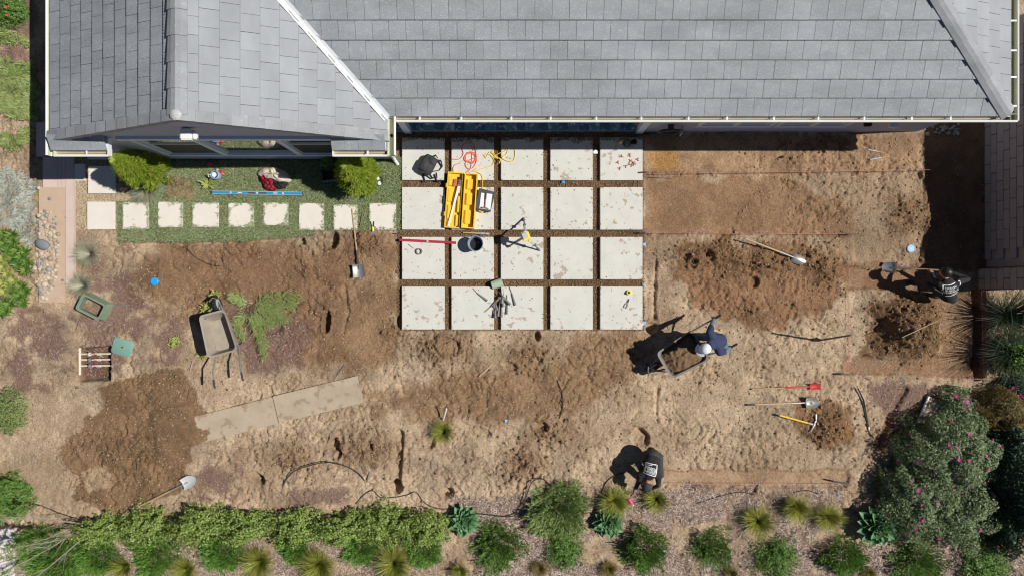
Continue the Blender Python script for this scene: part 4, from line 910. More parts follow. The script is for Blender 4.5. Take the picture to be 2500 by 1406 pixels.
def leaf_dome(name, n, rx, ry, h, ll, lw, matn, seed, shell=.45, bump=.4, out=.8):
    p, u, r = dome_pts(n, rx, ry, h, seed, shell, bump); p[:, 2] += .02
    nn = u * out + r.normal(0, .55, (n, 3)) + np.array([0, 0, .35]); nn /= np.linalg.norm(nn, axis=1)[:, None]
    t1 = np.cross(nn, r.normal(0, 1, (n, 3))); t1 /= np.linalg.norm(t1, axis=1)[:, None] + 1e-9; t2 = np.cross(nn, t1); l = ll * r.uniform(.6, 1.3, n)[:, None]; w_ = lw * r.uniform(.6, 1.3, n)[:, None]
    V = np.stack([p - t1 * l / 2, p + t2 * w_ / 2 + nn * w_ * .15, p + t1 * l / 2, p - t2 * w_ / 2 + nn * w_ * .15], 1).reshape(-1, 3); V[:, 2] = np.maximum(V[:, 2], .005)
    return mesh_np(name, V, np.arange(4 * n).reshape(-1, 4), matn)
def sprig_dome(name, n, rx, ry, h, ln, wd, matn, seed, bump=.55, up=.5, shell=.6):
    p, u, r = dome_pts(n, rx, ry, h, seed, shell, bump); p *= .88; p[:, 2] = np.maximum(p[:, 2], .01)
    az = np.arctan2(u[:, 1], u[:, 0]) + r.normal(0, .7, n); th = np.arccos(np.clip(u[:, 2], -1, 1)) * (1 - up * .5) + r.normal(0, .3, n); th = np.clip(th, .05, 1.75)
    V, F = ribbons(p, az, ln * r.uniform(.6, 1.3, n), th * .8, th * 1.15, wd * r.uniform(.7, 1.3, n), 2); V[:, 2] = np.maximum(V[:, 2], .004); return mesh_np(name, V, F, matn)
def stems(name, n, rx, ry, h, rad, matn, seed):
    r = random.Random(seed); mb = MB()
    for k in range(n):
        a = r.uniform(0, 2 * PI); q = r.uniform(.3, .8); mb.tube([(0, 0, -.03), (rx * q * .4 * math.cos(a), ry * q * .4 * math.sin(a), h * .35), (rx * q * math.cos(a), ry * q * math.sin(a), h * .75)], [rad, rad * .7, rad * .35], 5)
    return mb.mesh(name, matn)
def place(name, px, py, h, label, cat, group=None, parts=(), rz=None, sc=1.0, hz=.45):
    p = P(px, py, h * hz * sc); p.z = gz(p.x, p.y) - .005
    o = empty(name, p, random.uniform(0, 6.28) if rz is None else rz, label, cat, group); o.scale = (sc, sc, sc)
    for nm, me in parts: link(nm, me, o)
    return o

# --- the clipped hedge of small pale green leaves
hv = [(leaf_dome('foliage', 6200, .64, .43, .72, .046, .034, 'leaf_hedge', 100 + k, .5, .62), stems('stem', 9, .5, .45, .7, .012, 'bark_dark', k)) for k in range(5)]
hl = ['at the end beside the slender bare branched tree', 'behind the long wooden shovel handle end', 'above the agapanthus clump with a blue bloom', 'two along from the round pointed shovel', 'in the middle of the hedge row',
      'above the dark green fern clump', 'beside the end hedge shrub', 'ending the row beside a rosette agave']
for i, (hx, hy, hs) in enumerate(((232, 1300, .92), (345, 1294, .96), (470, 1287, .98), (590, 1294, .95), (712, 1290, .98), (840, 1294, .98), (945, 1290, .95), (1032, 1298, .93))):
    f, s_ = hv[i % 5]; place('hedge_shrub', hx, hy, .8, 'rounded pale green small leaved hedge shrub ' + hl[i], 'shrub', 'hedge shrubs in a row', (('foliage', f), ('stem', s_)), sc=hs, rz=random.choice([0, PI]) + random.uniform(-.25, .25)).scale = (hs * random.uniform(.9, 1.15), hs * random.uniform(.9, 1.05), hs * random.uniform(.8, 1.1))
# --- low mounds of feathery green leaves
fv = [(sprig_dome('foliage', 3800, .56, .5, .36, .085, .017, 'leaf_fern', 120 + k), stems('stem', 6, .4, .35, .3, .008, 'bark_dark', 20 + k)) for k in range(3)]
gv = [((sprig_dome('foliage', 4200, .56, .52, .40, .070, .016, 'leaf_green', 130 + k, .7, .9) if k != 1 else leaf_dome('foliage', 5200, .56, .52, .42, .065, .020, 'leaf_green', 131, .55, .75)), stems('stem', 7, .4, .38, .3, .009, 'bark_dark', 30 + k)) for k in range(3)]
lowrow = [(75, 1335, .8, 'dark shaded'), (130, 1375, 1.15, 'wide bright'), (230, 1362, .95, 'spreading'), (372, 1362, .95, 'round'), (540, 1350, .88, 'neat oval'), (712, 1330, .78, 'half hidden'), (880, 1338, .78, 'small dark'), (1030, 1344, .84, 'deep green')]
lw = ['under the bare branches by the pale path', 'under pale bare branches, broadest of its row', 'between the broad one and the first spiky tuft', 'between two spiky tufts below the hedge', 'with a blue bloom below the hedge', 'tucked under the hedge between spiky tufts', 'below the hedge, second from its agave end', 'below the last hedge shrub']
for i, (a, b2, s_, adj) in enumerate(lowrow):
    f, st_ = fv[i % 3]; place('fern_clump', a, b2, .36, adj + ' strappy green clump ' + lw[i], 'plant', 'green clumps below the hedge', (('foliage', f), ('stem', st_)), sc=s_)
right = [(1216, 1334, 1.15, 'large dense feathery shrub beside the sandy gap and first agave'), (1378, 1346, .82, 'small feathery shrub above a little yellow tuft'), (1576, 1344, 1.08, 'feathery green shrub right of the sandy patch below the second agave'),
         (1742, 1342, 1.0, 'loose feathery shrub with a yellowing edge in pale mulch'), (1900, 1366, .92, 'feathery shrub with yellow tips below the spiky tufts'), (2068, 1364, 1.05, 'feathery shrub with trailing runners below the sandy shade'),
         (2250, 1376, 1.2, 'big bright feathery shrub under the flowering bush'), (2412, 1390, 1.15, 'yellowish feathery shrub by the right hand bed corner')]
for i, (a, b2, s_, lb) in enumerate(right):
    f, st_ = gv[i % 3]; place('feathery_shrub', a, b2, .40, lb, 'shrub', 'feathery shrubs in the mulch bed', (('foliage', f), ('stem', st_)), sc=s_).scale = (s_ * .92, s_ * random.uniform(.8, .95), s_ * random.uniform(.8, 1.1))
f = sprig_dome('foliage', 6000, .76, .56, .42, .10, .018, 'leaf_olive', 141, .7); place('spreading_shrub', 1365, 1243, .42, 'wide olive green spreading shrub between the two small agaves', 'shrub', None, (('foliage', f), ('stem', stems('stem', 9, .6, .5, .35, .01, 'bark_dark', 44))), rz=0)
# --- spiky tufts
tv = [tuft_mesh('tuft', 420 + 90 * k, .42, .46 + .04 * k, .010, 'leaf_tuft', 150 + k, .1, 1.2 + .1 * k) for k in range(5)]; td = tuft_mesh('tuft', 420, .36, .4, .010, 'leaf_tuft_dry', 160)
tufts = [(300, 1388, .95, 0, 'yellow green spiky tuft between two round clumps under the hedge'), (450, 1394, .9, 0, 'cropped spiky tuft right of the round green clump'), (632, 1374, 1.15, 0, 'tall spiky tuft right of the clump with a blue bloom'),
         (778, 1382, 1.2, 0, 'widest spiky tuft with dry tips below the hedge'), (962, 1382, 1.1, 0, 'spiky tuft with brown tips between two dark clumps'), (1122, 1396, .75, 0, 'small golden tuft in the sandy gap'),
         (1085, 1057, .92, 0, 'lone yellow green spiky tuft in bare soil beside a dug groove'), (1318, 1392, .62, 1, 'little golden dry tuft below the small feathery shrub'), (1487, 1394, .8, 1, 'brownish dry tuft below the sandy patch'),
         (1500, 1226, .9, 0, 'spiky tuft behind the second agave next to the pink can'), (1607, 1222, 1.0, 0, 'spiky tuft touching the crouching person\'s cap'), (1857, 1276, 1.05, 0, 'spiky tuft in mulch, lowest of the three near the string end'),
         (1946, 1237, 1.0, 0, 'spiky tuft in mulch, topmost of the three near the string end'), (2026, 1266, .88, 0, 'spiky tuft in mulch beside the shaded agave'), (1790, 1404, .6, 1, 'dry tuft cut off by the frame in pale mulch'), (2130, 1404, .6, 1, 'dark dry tuft under the feathery shrub with runners')]
for i, (a, b2, s_, dry, lb) in enumerate(tufts):
    p = P(a, b2, .2); p.z = gz(p.x, p.y); o = link('spiky_tuft', td if dry else tv[i % 5], None, p, (random.uniform(-.16, .16), random.uniform(-.16, .16), random.uniform(0, 6))); o.scale = (s_ * random.uniform(.85, 1.1), s_ * random.uniform(.85, 1.1), s_ * random.uniform(.8, 1.15)); tag(o, lb, 'grass tuft', 'spiky grass tufts')
fm = [tuft_mesh('tuft', 520, .30, .26, .006, 'leaf_fescue', 170 + k, .2, 1.5) for k in range(2)]
for i, (a, b2, s_, lb) in enumerate(((217, 620, 1.3, 'pale grey fescue tuft in mulch opposite the dark river rock'), (200, 697, 1.25, 'pale grey fescue tuft above the green valve box frame'), (365, 462, 1.35, 'grey green fescue tuft between pea gravel and lawn'), (345, 468, .95, 'small grey green fescue tuft at the gravel edge'))):
    p = P(a, b2, .1); p.z = gz(p.x, p.y); o = link('fescue_tuft', fm[i % 2], None, p, (0, 0, i)); o.scale = (s_,) * 3; tag(o, lb, 'grass tuft', 'grey fescue tufts')
# --- agaves: every leaf its own part
def agave_leaf(Ln, wd):
    mb = MB()
    def fn(u, v):
        wv = wd * (math.sin(PI * min(1, .16 + .62 * u)) ** 1.2) * (1 - u ** 5) if u < 1 else .001
        y_ = (v - .5) * wv; return (Ln * u, y_, .9 * y_ * y_ / wd * 3 + Ln * (.34 * u - .22 * u * u))
    return mb.sheet(fn, 8, 4, .012).mesh('leaf', 'leaf_agave', True)
AL = [agave_leaf(.35, .175), agave_leaf(.28, .15), agave_leaf(.19, .105)]
for (a, b2, s_, lb) in ((1133, 1270, 1.0, 'blue green rosette agave at the end of the hedge'), (1487, 1273, 1.0, 'glossy rosette agave below a spiky tuft and beside the wide olive shrub'), (2138, 1277, 1.35, 'dark rosette agave half under the flowering bush')):
    p = P(a, b2, .15); p.z = gz(p.x, p.y) + .10 * s_ * s_; o = empty('agave', p, random.uniform(0, 6), lb, 'agave', 'rosette agaves'); o.scale = (s_,) * 3
    MB().tube([(0, 0, -.2), (0, 0, .05)], [.035, .03], 8).build('stem', 'bark', o)
    for ring, (nl, el, me) in enumerate(((13, .05, AL[0]), (11, .45, AL[1]), (8, .9, AL[2]), (4, 1.3, AL[2]))):
        for k in range(nl):
            l_ = link('leaf', me, o, (0, 0, .03 * ring), None); az = 2 * PI * (k + .5 * (ring % 2)) / nl + random.uniform(-.12, .12)
            l_.rotation_euler = (Matrix.Rotation(az, 4, 'Z') @ Matrix.Rotation(-el - random.uniform(-.1, .1), 4, 'Y')).to_euler(); l_.scale = (random.uniform(.9, 1.1),) * 3
# --- the big flowering bush and its neighbours
FL = MB()
for k in range(5):
    a = 2 * PI * k / 5; FL.add([(0, 0, .004), (.038 * math.cos(a - .5), .038 * math.sin(a - .5), .014), (.05 * math.cos(a), .05 * math.sin(a), .02), (.038 * math.cos(a + .5), .038 * math.sin(a + .5), .014)], [(0, 1, 2, 3)])
FLm = FL.mesh('flower', 'flower_pink'); FLr = FL.mesh('flower', 'flower_red')
def bush(name, px, py, rx, ry, h, n, matn, label, seed, flowers=0, ll=.05, lw_=.026, fl=FLm, group=None, bump=.4):
    p = P(px, py, h * .55); p.z = gz(p.x, p.y) - .01; o = empty(name, p, 0, label, 'bush', group)
    link('foliage', leaf_dome('foliage', n, rx, ry, h, ll, lw_, matn, seed, .4, bump), o); link('stem', stems('stem', 12, rx * .8, ry * .8, h * .8, .016, 'bark_dark', seed), o)
    if flowers:
        pts, u, r = dome_pts(flowers * 2, rx * 1.0, ry * 1.0, h * 1.0, seed, .02, bump); c = 0
        for q, uu in zip(pts, u):
            if uu[2] < .15 or c >= flowers: continue
            c += 1; f_ = link('flower', fl, o, Vector(q) + Vector(uu) * .03); f_.rotation_euler = Vector(uu).to_track_quat('Z', 'Y').to_euler(); f_.scale = (random.uniform(.5, 1.0),) * 3
    return o
bush('flowering_bush', 2262, 1225, .85, .95, .95, 22000, 'leaf_bush', 'broad green bush with scattered pink flowers leaning on the shaded agave', 301, 34, .055, .026, bump=.35)
bush('flowering_bush', 2335, 1120, 1.0, 1.0, 1.15, 25000, 'leaf_bush', 'tallest green bush with magenta flowers beside the dark clipped hedge', 302, 42, .055, .026, bump=.35)
bush('flowering_bush', 2360, 1250, .8, .85, .9, 15000, 'leaf_bush', 'lower flowering bush between the hedge and the big feathery shrub', 303, 22, .055, .026, bump=.45)
bush('dark_hedge', 2492, 1215, .55, 1.35, 1.3, 24000, 'leaf_dark', 'dark green clipped hedge at the right edge beyond the flowering bush', 304, 0, .065, .036)
bush('reddish_bush', 2462, 1010, .72, .55, .75, 14000, 'leaf_red', 'reddish green feathery bush between hedge and grasses', 305, 0, .06, .014)
bush('flowering_bush', 2345, 985, .42, .34, .5, 2600, 'leaf_bush', 'small pale leaved bush with a few pink flowers by the white edged slab', 306, 6)
bush('flowering_bush', 2490, 948, .34, .3, .5, 2200, 'leaf_dark', 'dark bush with a cluster of pink flowers behind the tall grasses', 307, 10)
bush('green_bush', 2496, 870, .4, .45, .8, 3000, 'leaf_green', 'bright green bush among the tall dark grasses', 308, 0)
fg = tuft_mesh('tuft', 520, .95, 1.15, .011, 'leaf_fountain', 320, .2, 1.2)
for (a, b2, s_, lb) in ((2476, 772, 1.0, 'tall dark grass fountain below the block wall end'), (2484, 862, 1.0, 'tall dark grass fountain beside the dark bush with pink flowers')):
    p = P(a, b2, .4); p.z = gz(p.x, p.y); o = link('fountain_grass', fg, None, p, (0, 0, a)); o.scale = (s_,) * 3; tag(o, lb, 'grass', 'tall dark grasses')
# --- two golden cypresses by the house
def cypress(px, py, h, rr, label, seed):
    p = P(px, py, h * .4); p.z = gz(p.x, p.y); r = np.random.default_rng(seed); n = 10000; t = r.uniform(0, 1, n) ** .8; a = r.uniform(0, 2 * PI, n)
    prof = rr * np.sin(PI * np.clip(.30 + .70 * t, 0, 1)) ** .8 * (1.05 - .25 * t); lob = .72 + .5 * vn(a * 1.9 + t * 3, t * 7, 1.0, seed % 30)
    nc = 230; tcl = r.uniform(0, 1, nc) ** .8; acl = r.uniform(0, 2 * PI, nc); ic = r.integers(0, nc, n); t = np.clip(tcl[ic] + r.normal(0, .035, n), 0, 1); a = acl[ic] + r.normal(0, .13, n) / (.35 + .65 * (1 - t))
    prof = rr * np.sin(PI * np.clip(.30 + .70 * t, 0, 1)) ** .8 * (1.05 - .25 * t); lob = .70 + .5 * r.uniform(0, 1, nc)[ic]
    q = prof * lob * (1 - .5 * r.uniform(0, 1, n) ** 1.5); b = np.stack([np.cos(a) * q, np.sin(a) * q, .06 + t * h * .93], -1)
    V, F = ribbons(b, a + r.normal(0, .4, n), r.uniform(.06, .12, n), np.full(n, .95), r.uniform(.8, 1.5, n), r.uniform(.014, .026, n), 2)
    o = empty('cypress', p, 0, label, 'cypress', 'golden cypresses'); link('foliage', mesh_np('foliage', V, F, 'leaf_cypress'), o); MB().tube([(0, 0, -.05), (0, 0, h * .8)], [.04, .01], 7).build('trunk', 'bark_dark', o)
cypress(348, 412, 1.75, .36, 'golden green cypress leaning out by the pea gravel and gutter end', 401); cypress(872, 424, 1.6, .37, 'bright golden cypress beside the grey crate on the lawn', 402)
bush('low_shrub', 800, 400, .2, .16, .45, 900, 'leaf_green', 'small green shrub in the shade behind the grey crate', 403, 0, .05, .012)
# --- uprooted creeping juniper
jp = G(615, 748); jo = empty('creeping_juniper', jp, 0, 'uprooted creeping juniper with feathery green arms on brown soil', 'juniper')
arms = [[(615, 748), (660, 728), (735, 722)], [(612, 752), (680, 745), (725, 745)], [(615, 755), (670, 770), (700, 780)], [(612, 755), (635, 800), (655, 868)], [(605, 758), (640, 780), (668, 792)], [(608, 750), (580, 790), (598, 818)], [(610, 742), (590, 735), (575, 725)], [(612, 752), (650, 752), (690, 762)], [(612, 760), (628, 790), (645, 835)]]
jm = MB(); B_ = []; A_ = []; r = np.random.default_rng(77)
for arm in arms:
    pts = [P(*q) - jp for q in arm]; pts = [Vector((q.x, q.y, .05 + .05 * i)) for i, q in enumerate(pts)]; jm.tube(pts, [.014, .009, .004], 5)
    for k in range(260):
        t = r.uniform(.18, 1) * 2; i = min(int(t), 1); f_ = t - i; q = pts[i].lerp(pts[i + 1], f_); d_ = pts[i + 1] - pts[i]
        B_.append((q.x + r.normal(0, .045), q.y + r.normal(0, .045), q.z + r.uniform(-.03, .05))); A_.append(math.atan2(d_.y, d_.x) + r.choice([-1, 1]) * r.uniform(.2, 1.1))
n = len(B_); V, F = ribbons(np.array(B_), np.array(A_), r.uniform(.07, .16, n), np.full(n, 1.1), r.uniform(1.3, 1.75, n), r.uniform(.008, .015, n), 2)
link('foliage', mesh_np('foliage', V, F, 'leaf_juniper'), jo); jm.build('branch', 'bark_dark', jo)
# --- lime green cuttings beside the wheelbarrow
def sprays(name, centers, rad, n, ll, lw_, matn, label, cat_, h=.16, group=None):
    c0 = P(*centers[0]); c0.z = gz(c0.x, c0.y); parts = []; r = np.random.default_rng(int(centers[0][0])); bb = []
    for c in centers:
        q = P(*c) - c0; m_ = n // len(centers); a = r.uniform(0, 2 * PI, m_); rr = rad * np.sqrt(r.uniform(0, 1, m_)); bb.append(np.stack([q.x + rr * np.cos(a), q.y + rr * np.sin(a), r.uniform(.02, h, m_)], -1))
    b = np.concatenate(bb); m_ = len(b); V, F = ribbons(b, r.uniform(0, 2 * PI, m_), ll * r.uniform(.6, 1.3, m_), r.uniform(.5, 1.2, m_), r.uniform(1.0, 1.7, m_), lw_ * r.uniform(.7, 1.3, m_), 2)
    o = empty(name, c0, 0, label, cat_, group); link('foliage', mesh_np('foliage', V, F, matn), o)
    mb = MB()
    for c in centers: q = P(*c) - c0; mb.tube([(q.x, q.y, 0), (q.x + .05, q.y - .06, h * .7)], [.008, .004], 5)
    mb.build('stem', 'bark_dark', o); return o
sprays('lime_cutting', [(530, 722), (528, 738), (518, 748), (508, 752)], .10, 420, .06, .026, 'leaf_lime', 'lime green leafy cutting against the empty wheelbarrow', 'cutting')
sprays('lime_cutting', [(435, 830), (425, 836)], .10, 130, .05, .022, 'leaf_lime', 'sparse lime green cutting lying on bare soil', 'cutting', .1); sprays('lime_cutting', [(487, 865), (498, 868)], .04, 30, .06, .03, 'leaf_lime', 'single lime green sprig under the wheelbarrow tray', 'cutting', .06)
sprays('lawn_weed', [(515, 450)], .05, 26, .17, .05, 'leaf_lime', 'broad leaved lime green weed on the lawn by the glass jug', 'plant', .08)
# --- left border: lance leaved shrubs, silver carpet, green carpets
def rosettes(px, py, centers, label, matn='leaf_euphorbia', h=.35, ln=.16, lw_=.042):
    c0 = P(px, py); c0.z = gz(c0.x, c0.y); r = np.random.default_rng(px + py); B_ = []; A_ = []; L1 = []; mb = MB()
    for c in centers:
        hh = h * r.uniform(.7, 1.1); q = P(c[0], c[1], hh) - c0; mb.tube([(0, 0, 0), (q.x * .6, q.y * .6, hh * .5), (q.x, q.y, hh)], [.014, .01, .008], 5)
        for k in range(30): B_.append((q.x, q.y, hh - .10 * k / 30)); A_.append(k * 2.4 + r.uniform(0, .3)); L1.append(.5 + .9 * k / 30 + r.uniform(0, .25))
    n = len(B_); L1 = np.array(L1); V, F = ribbons(np.array(B_), np.array(A_), ln * r.uniform(.8, 1.2, n), L1 * .8, L1 + .15, lw_ * r.uniform(.8, 1.2, n), 3, tip=.05)
    o = empty('lance_leaf_shrub', c0, 0, label, 'shrub', 'lance leaved shrubs'); link('foliage', mesh_np('foliage', V, F, matn), o); mb.build('stem', 'bark', o)
rosettes(12, 585, [(5, 572), (25, 572), (8, 595), (28, 590), (15, 610)], 'lance leaved green shrub at the silver carpet edge')
rosettes(45, 630, [(25, 610), (42, 612), (30, 632), (52, 628), (45, 648), (65, 640), (62, 660), (60, 615)], 'lance leaved green shrub, closest to the river rocks')
rosettes(10, 690, [(5, 630), (8, 652), (18, 670), (6, 690), (22, 695), (35, 685), (10, 712)], 'yellow green lance leaved shrub above sandy soil', 'leaf_lime'); rosettes(45, 715, [(30, 700), (52, 700), (48, 722), (62, 712), (35, 722), (55, 738)], 'lance leaved green shrub over pale sand by the rocks'); rosettes(10, 750, [(8, 738), (25, 742), (5, 765), (15, 758)], 'lance leaved green shrub, last above the mulch')
def carpet(name, poly, n, ln, wd, matn, label, kind=None, cat_='ground cover', h=.10, seed=1):
    xs = [q[0] for q in poly]; ys = [q[1] for q in poly]; r = np.random.default_rng(seed); qx = r.uniform(min(xs) - 10, max(xs) + 10, n); qy = r.uniform(min(ys) - 10, max(ys) + 10, n)
    k = sdf_poly(qx, qy, poly) + (vn(qx / S, qy / S, .18, 61) - .5) * 34 < 0; qx, qy = qx[k], qy[k]; n = len(qx); c0 = P(sum(xs) / len(xs), sum(ys) / len(ys)); c0.z = 0
    x = (qx - 1250) / S; y = (703 - qy) / S; hh = h * vn(x, y, .2, 63); b = np.stack([x - c0.x, y - c0.y, gzv(x, y) + hh * r.uniform(.2, 1, n)], -1); az = 6.28 * vn(x, y, .22, 65) * 2 + r.normal(0, .8, n)
    V, F = ribbons(b, az, ln * r.uniform(.6, 1.3, n), r.uniform(.5, 1.2, n), r.uniform(1.0, 1.7, n), wd * r.uniform(.7, 1.3, n), 2); o = link(name, mesh_np(name, V, F, matn), None, c0); return tag(o, label, cat_, kind=kind)
carpet('silver_groundcover', [(-40, 440), (20, 425), (60, 420), (95, 455), (88, 500), (95, 540), (70, 600), (45, 590), (20, 560), (-40, 560)], 7000, .06, .016, 'leaf_silver', 'silver grey carpet plant left of the tan board', 'stuff', h=.14, seed=2)
carpet('mossy_strip', [(82, 470), (100, 462), (101, 510), (84, 512)], 500, .04, .012, 'leaf_lime', 'thin mossy green strip along the tan board', 'stuff', h=.05, seed=3)
carpet('creeping_groundcover', [(-60, 60), (20, 50), (45, 75), (85, 100), (80, 118), (-60, 108)], 2600, .09, .018, 'leaf_juniper', 'small creeping green mat below the red flowered shrub', h=.12, seed=4)
carpet('creeping_groundcover', [(-60, 150), (40, 148), (90, 150), (95, 290), (60, 285), (0, 280), (-60, 290)], 9000, .09, .018, 'leaf_juniper', 'largest creeping green mat beside the house wall shade', h=.14, seed=5)
carpet('creeping_groundcover', [(-20, 335), (60, 325), (90, 320), (80, 345), (40, 362), (0, 350)], 2000, .09, .018, 'leaf_juniper', 'narrow creeping green mat next to bare sandy soil', h=.12, seed=6)
bush('red_flower_shrub', 22, 22, .34, .32, .45, 2200, 'leaf_green', 'green shrub with red flowers at the house corner bed', 501, 6, .06, .02, FLr)
bush('olive_shrub', 12, 1008, .34, .48, .45, 3200, 'leaf_olive', 'olive brown twiggy shrub beside dry sandy soil', 502, 0, .07, .012)
bush('bright_shrub', 2, 1215, .52, .50, .55, 3800, 'leaf_green', 'bright green shrub shaded by the slender tree', 503, 0, .10, .018)
# --- slender tree with bare lower branches (bottom left)
tp = P(238, 1274); tp.z = gz(tp.x, tp.y); to = empty('slender_tree', tp, 0, 'slender pale barked tree with bare branches over the green clumps', 'tree')
rt = random.Random(5); tm2 = MB(); LB = []; LA = []
for k in range(6):
    a = rt.uniform(2.2, 4.6); ln = rt.uniform(1.6, 2.6); p0 = Vector((0, 0, -.03)); d_ = Vector((math.cos(a) * .5, math.sin(a) * .4, .8 if k < 6 else .35)).normalized(); pts = [p0]
    for s_ in range(6): d_ = (d_ + Vector((rt.uniform(-.22, .12), rt.uniform(-.18, .18), rt.uniform(-.05, .12)))).normalized(); pts.append(pts[-1] + d_ * ln / 6)
    tm2.tube(pts, [.014 * (1 - i / 7.5) for i in range(7)], 5)
    for s_ in range(2, 7):
        for m_ in range(3):
            q = pts[s_]; dd = (d_ + Vector((rt.uniform(-.8, .8), rt.uniform(-.8, .8), rt.uniform(-.2, .5)))).normalized(); l2 = rt.uniform(.2, .5); e_ = q + dd * l2; tm2.tube([q, q + dd * l2 * .5 + Vector((0, 0, .02)), e_], [.006, .004, .002], 4)
            if s_ > 3:
                for _ in range(22): LB.append(q.lerp(e_, rt.uniform(.3, 1.05))); LA.append(rt.uniform(0, 6.28))
tm2.build('trunk', 'bark', to, True); n = len(LB); r = np.random.default_rng(9); V, F = ribbons(np.array([tuple(q) for q in LB]), np.array(LA), r.uniform(.05, .09, n), r.uniform(.6, 1.6, n), r.uniform(1.2, 2.2, n), r.uniform(.012, .02, n), 2); link('crown', mesh_np('crown', V, F, 'leaf_olive'), to)
# --- the river rocks heaped on the tan board
ICO = bmesh.new(); bmesh.ops.create_icosphere(ICO, subdivisions=2, radius=1); icv = [v.co.copy() for v in ICO.verts]; icf = [tuple(v.index for v in f.verts) for f in ICO.faces]; ICO.free()
rk = []
for k in range(5):
    rr_ = random.Random(k); ph = [rr_.uniform(0, 6) for _ in range(6)]; vs = [v * (1 + .10 * math.sin(v.x * 2.3 + ph[0]) + .08 * math.sin(v.y * 3.1 + ph[1]) + .07 * math.sin(v.z * 2.7 + ph[2])) for v in icv]; vs = [(v.x, v.y * (.68 + .06 * k), v.z * .55) for v in vs]; rk.append(vs)
rmesh = {}
for mn in ('rock_tan', 'rock_cream', 'rock_grey', 'rock_slate'):
    for k in range(5): mb = MB(); mb.add(rk[k], icf); rmesh[mn, k] = mb.mesh('river_rock', mn, True)
poly = [(102, 512), (130, 520), (152, 555), (150, 600), (150, 650), (140, 700), (118, 735), (104, 728), (82, 690), (78, 660), (95, 600), (92, 560)]; rr_ = random.Random(12); got = []
for tries in range(4000):
    if len(got) > 130: break
    qx, qy = rr_.uniform(76, 155), rr_.uniform(508, 738); sz = rr_.choice([3.2, 4, 4.8, 5.8, 7.0]) * (1.0 if rr_.random() > .12 else 1.35)
    if sdf_poly(np.array([qx]), np.array([qy]), poly)[0] > -1: continue
    if any(math.hypot(qx - a, qy - b2) < (sz + s2) * .72 for a, b2, s2 in got) or math.hypot(qx - 112, qy - 598) < 15 + sz * .7: continue
    got.append((qx, qy, sz)); mn = rr_.choice(['rock_tan'] * 4 + ['rock_cream'] * 4 + ['rock_grey'] * 2); p = P(qx, qy); zb = .078 if qx > 100 else max(gz(p.x, p.y), 0)
    o = link('river_rock', rmesh[mn, rr_.randrange(5)], None, (p.x, p.y, zb + sz / S * .38), (rr_.uniform(-.2, .2), rr_.uniform(-.2, .2), rr_.uniform(0, 6))); o.scale = (sz / S,) * 3
    cn = {'rock_tan': 'tan', 'rock_cream': 'cream', 'rock_grey': 'grey'}[mn]; szn = 'large' if sz > 6.5 else ('small' if sz < 4.5 else 'medium sized')
    tag(o, f'{szn} smooth {cn} river rock in the heap on the tan board', 'rock', f'{szn} {cn} river rocks')
p = P(112, 598); o = link('river_rock', rmesh['rock_slate', 2], None, (p.x, p.y, .078 + .05), (0, 0, -.4)); o.scale = (.155, .135, .13); tag(o, 'largest dark slate blue river rock in the heap', 'rock')
for qx, qy, sz, mn, lb in ((128, 487, 5.0, 'rock_grey', 'single round grey river rock alone on the tan board'), (142, 530, 2.4, 'rock_slate', 'tiny dark stone on the tan board'), (101, 461, 6.0, 'rock_cream', 'pale rounded rock at the top corner of the tan board'), (160, 684, 4, 'rock_grey', 'lone grey pebble low on the tan board'), (168, 531, 3.5, 'rock_cream', 'white stone at the edge of the pink strip')):
    p = P(qx, qy); o = link('river_rock', rmesh[mn, 1], None, (p.x, p.y, .078 + sz / S * .35 + (.01 if qx > 166 else 0)), (0, 0, qx)); o.scale = (sz / S,) * 3; tag(o, lb, 'rock')
rr_ = random.Random(33)
for k in range(26):                     # cobbles in the shade at the house corner
    qx, qy = rr_.uniform(2250, 2340), rr_.uniform(303, 330); p = P(qx, qy); sz = rr_.uniform(3, 6); o = link('cobble', rmesh[rr_.choice(['rock_slate', 'rock_grey']), k % 5], None, (p.x, p.y, gz(p.x, p.y) + sz / S * .3), (0, 0, k)); o.scale = (sz / S,) * 3; tag(o, 'rounded cobble in the shade at the house corner', 'rock', 'cobbles at the house corner')
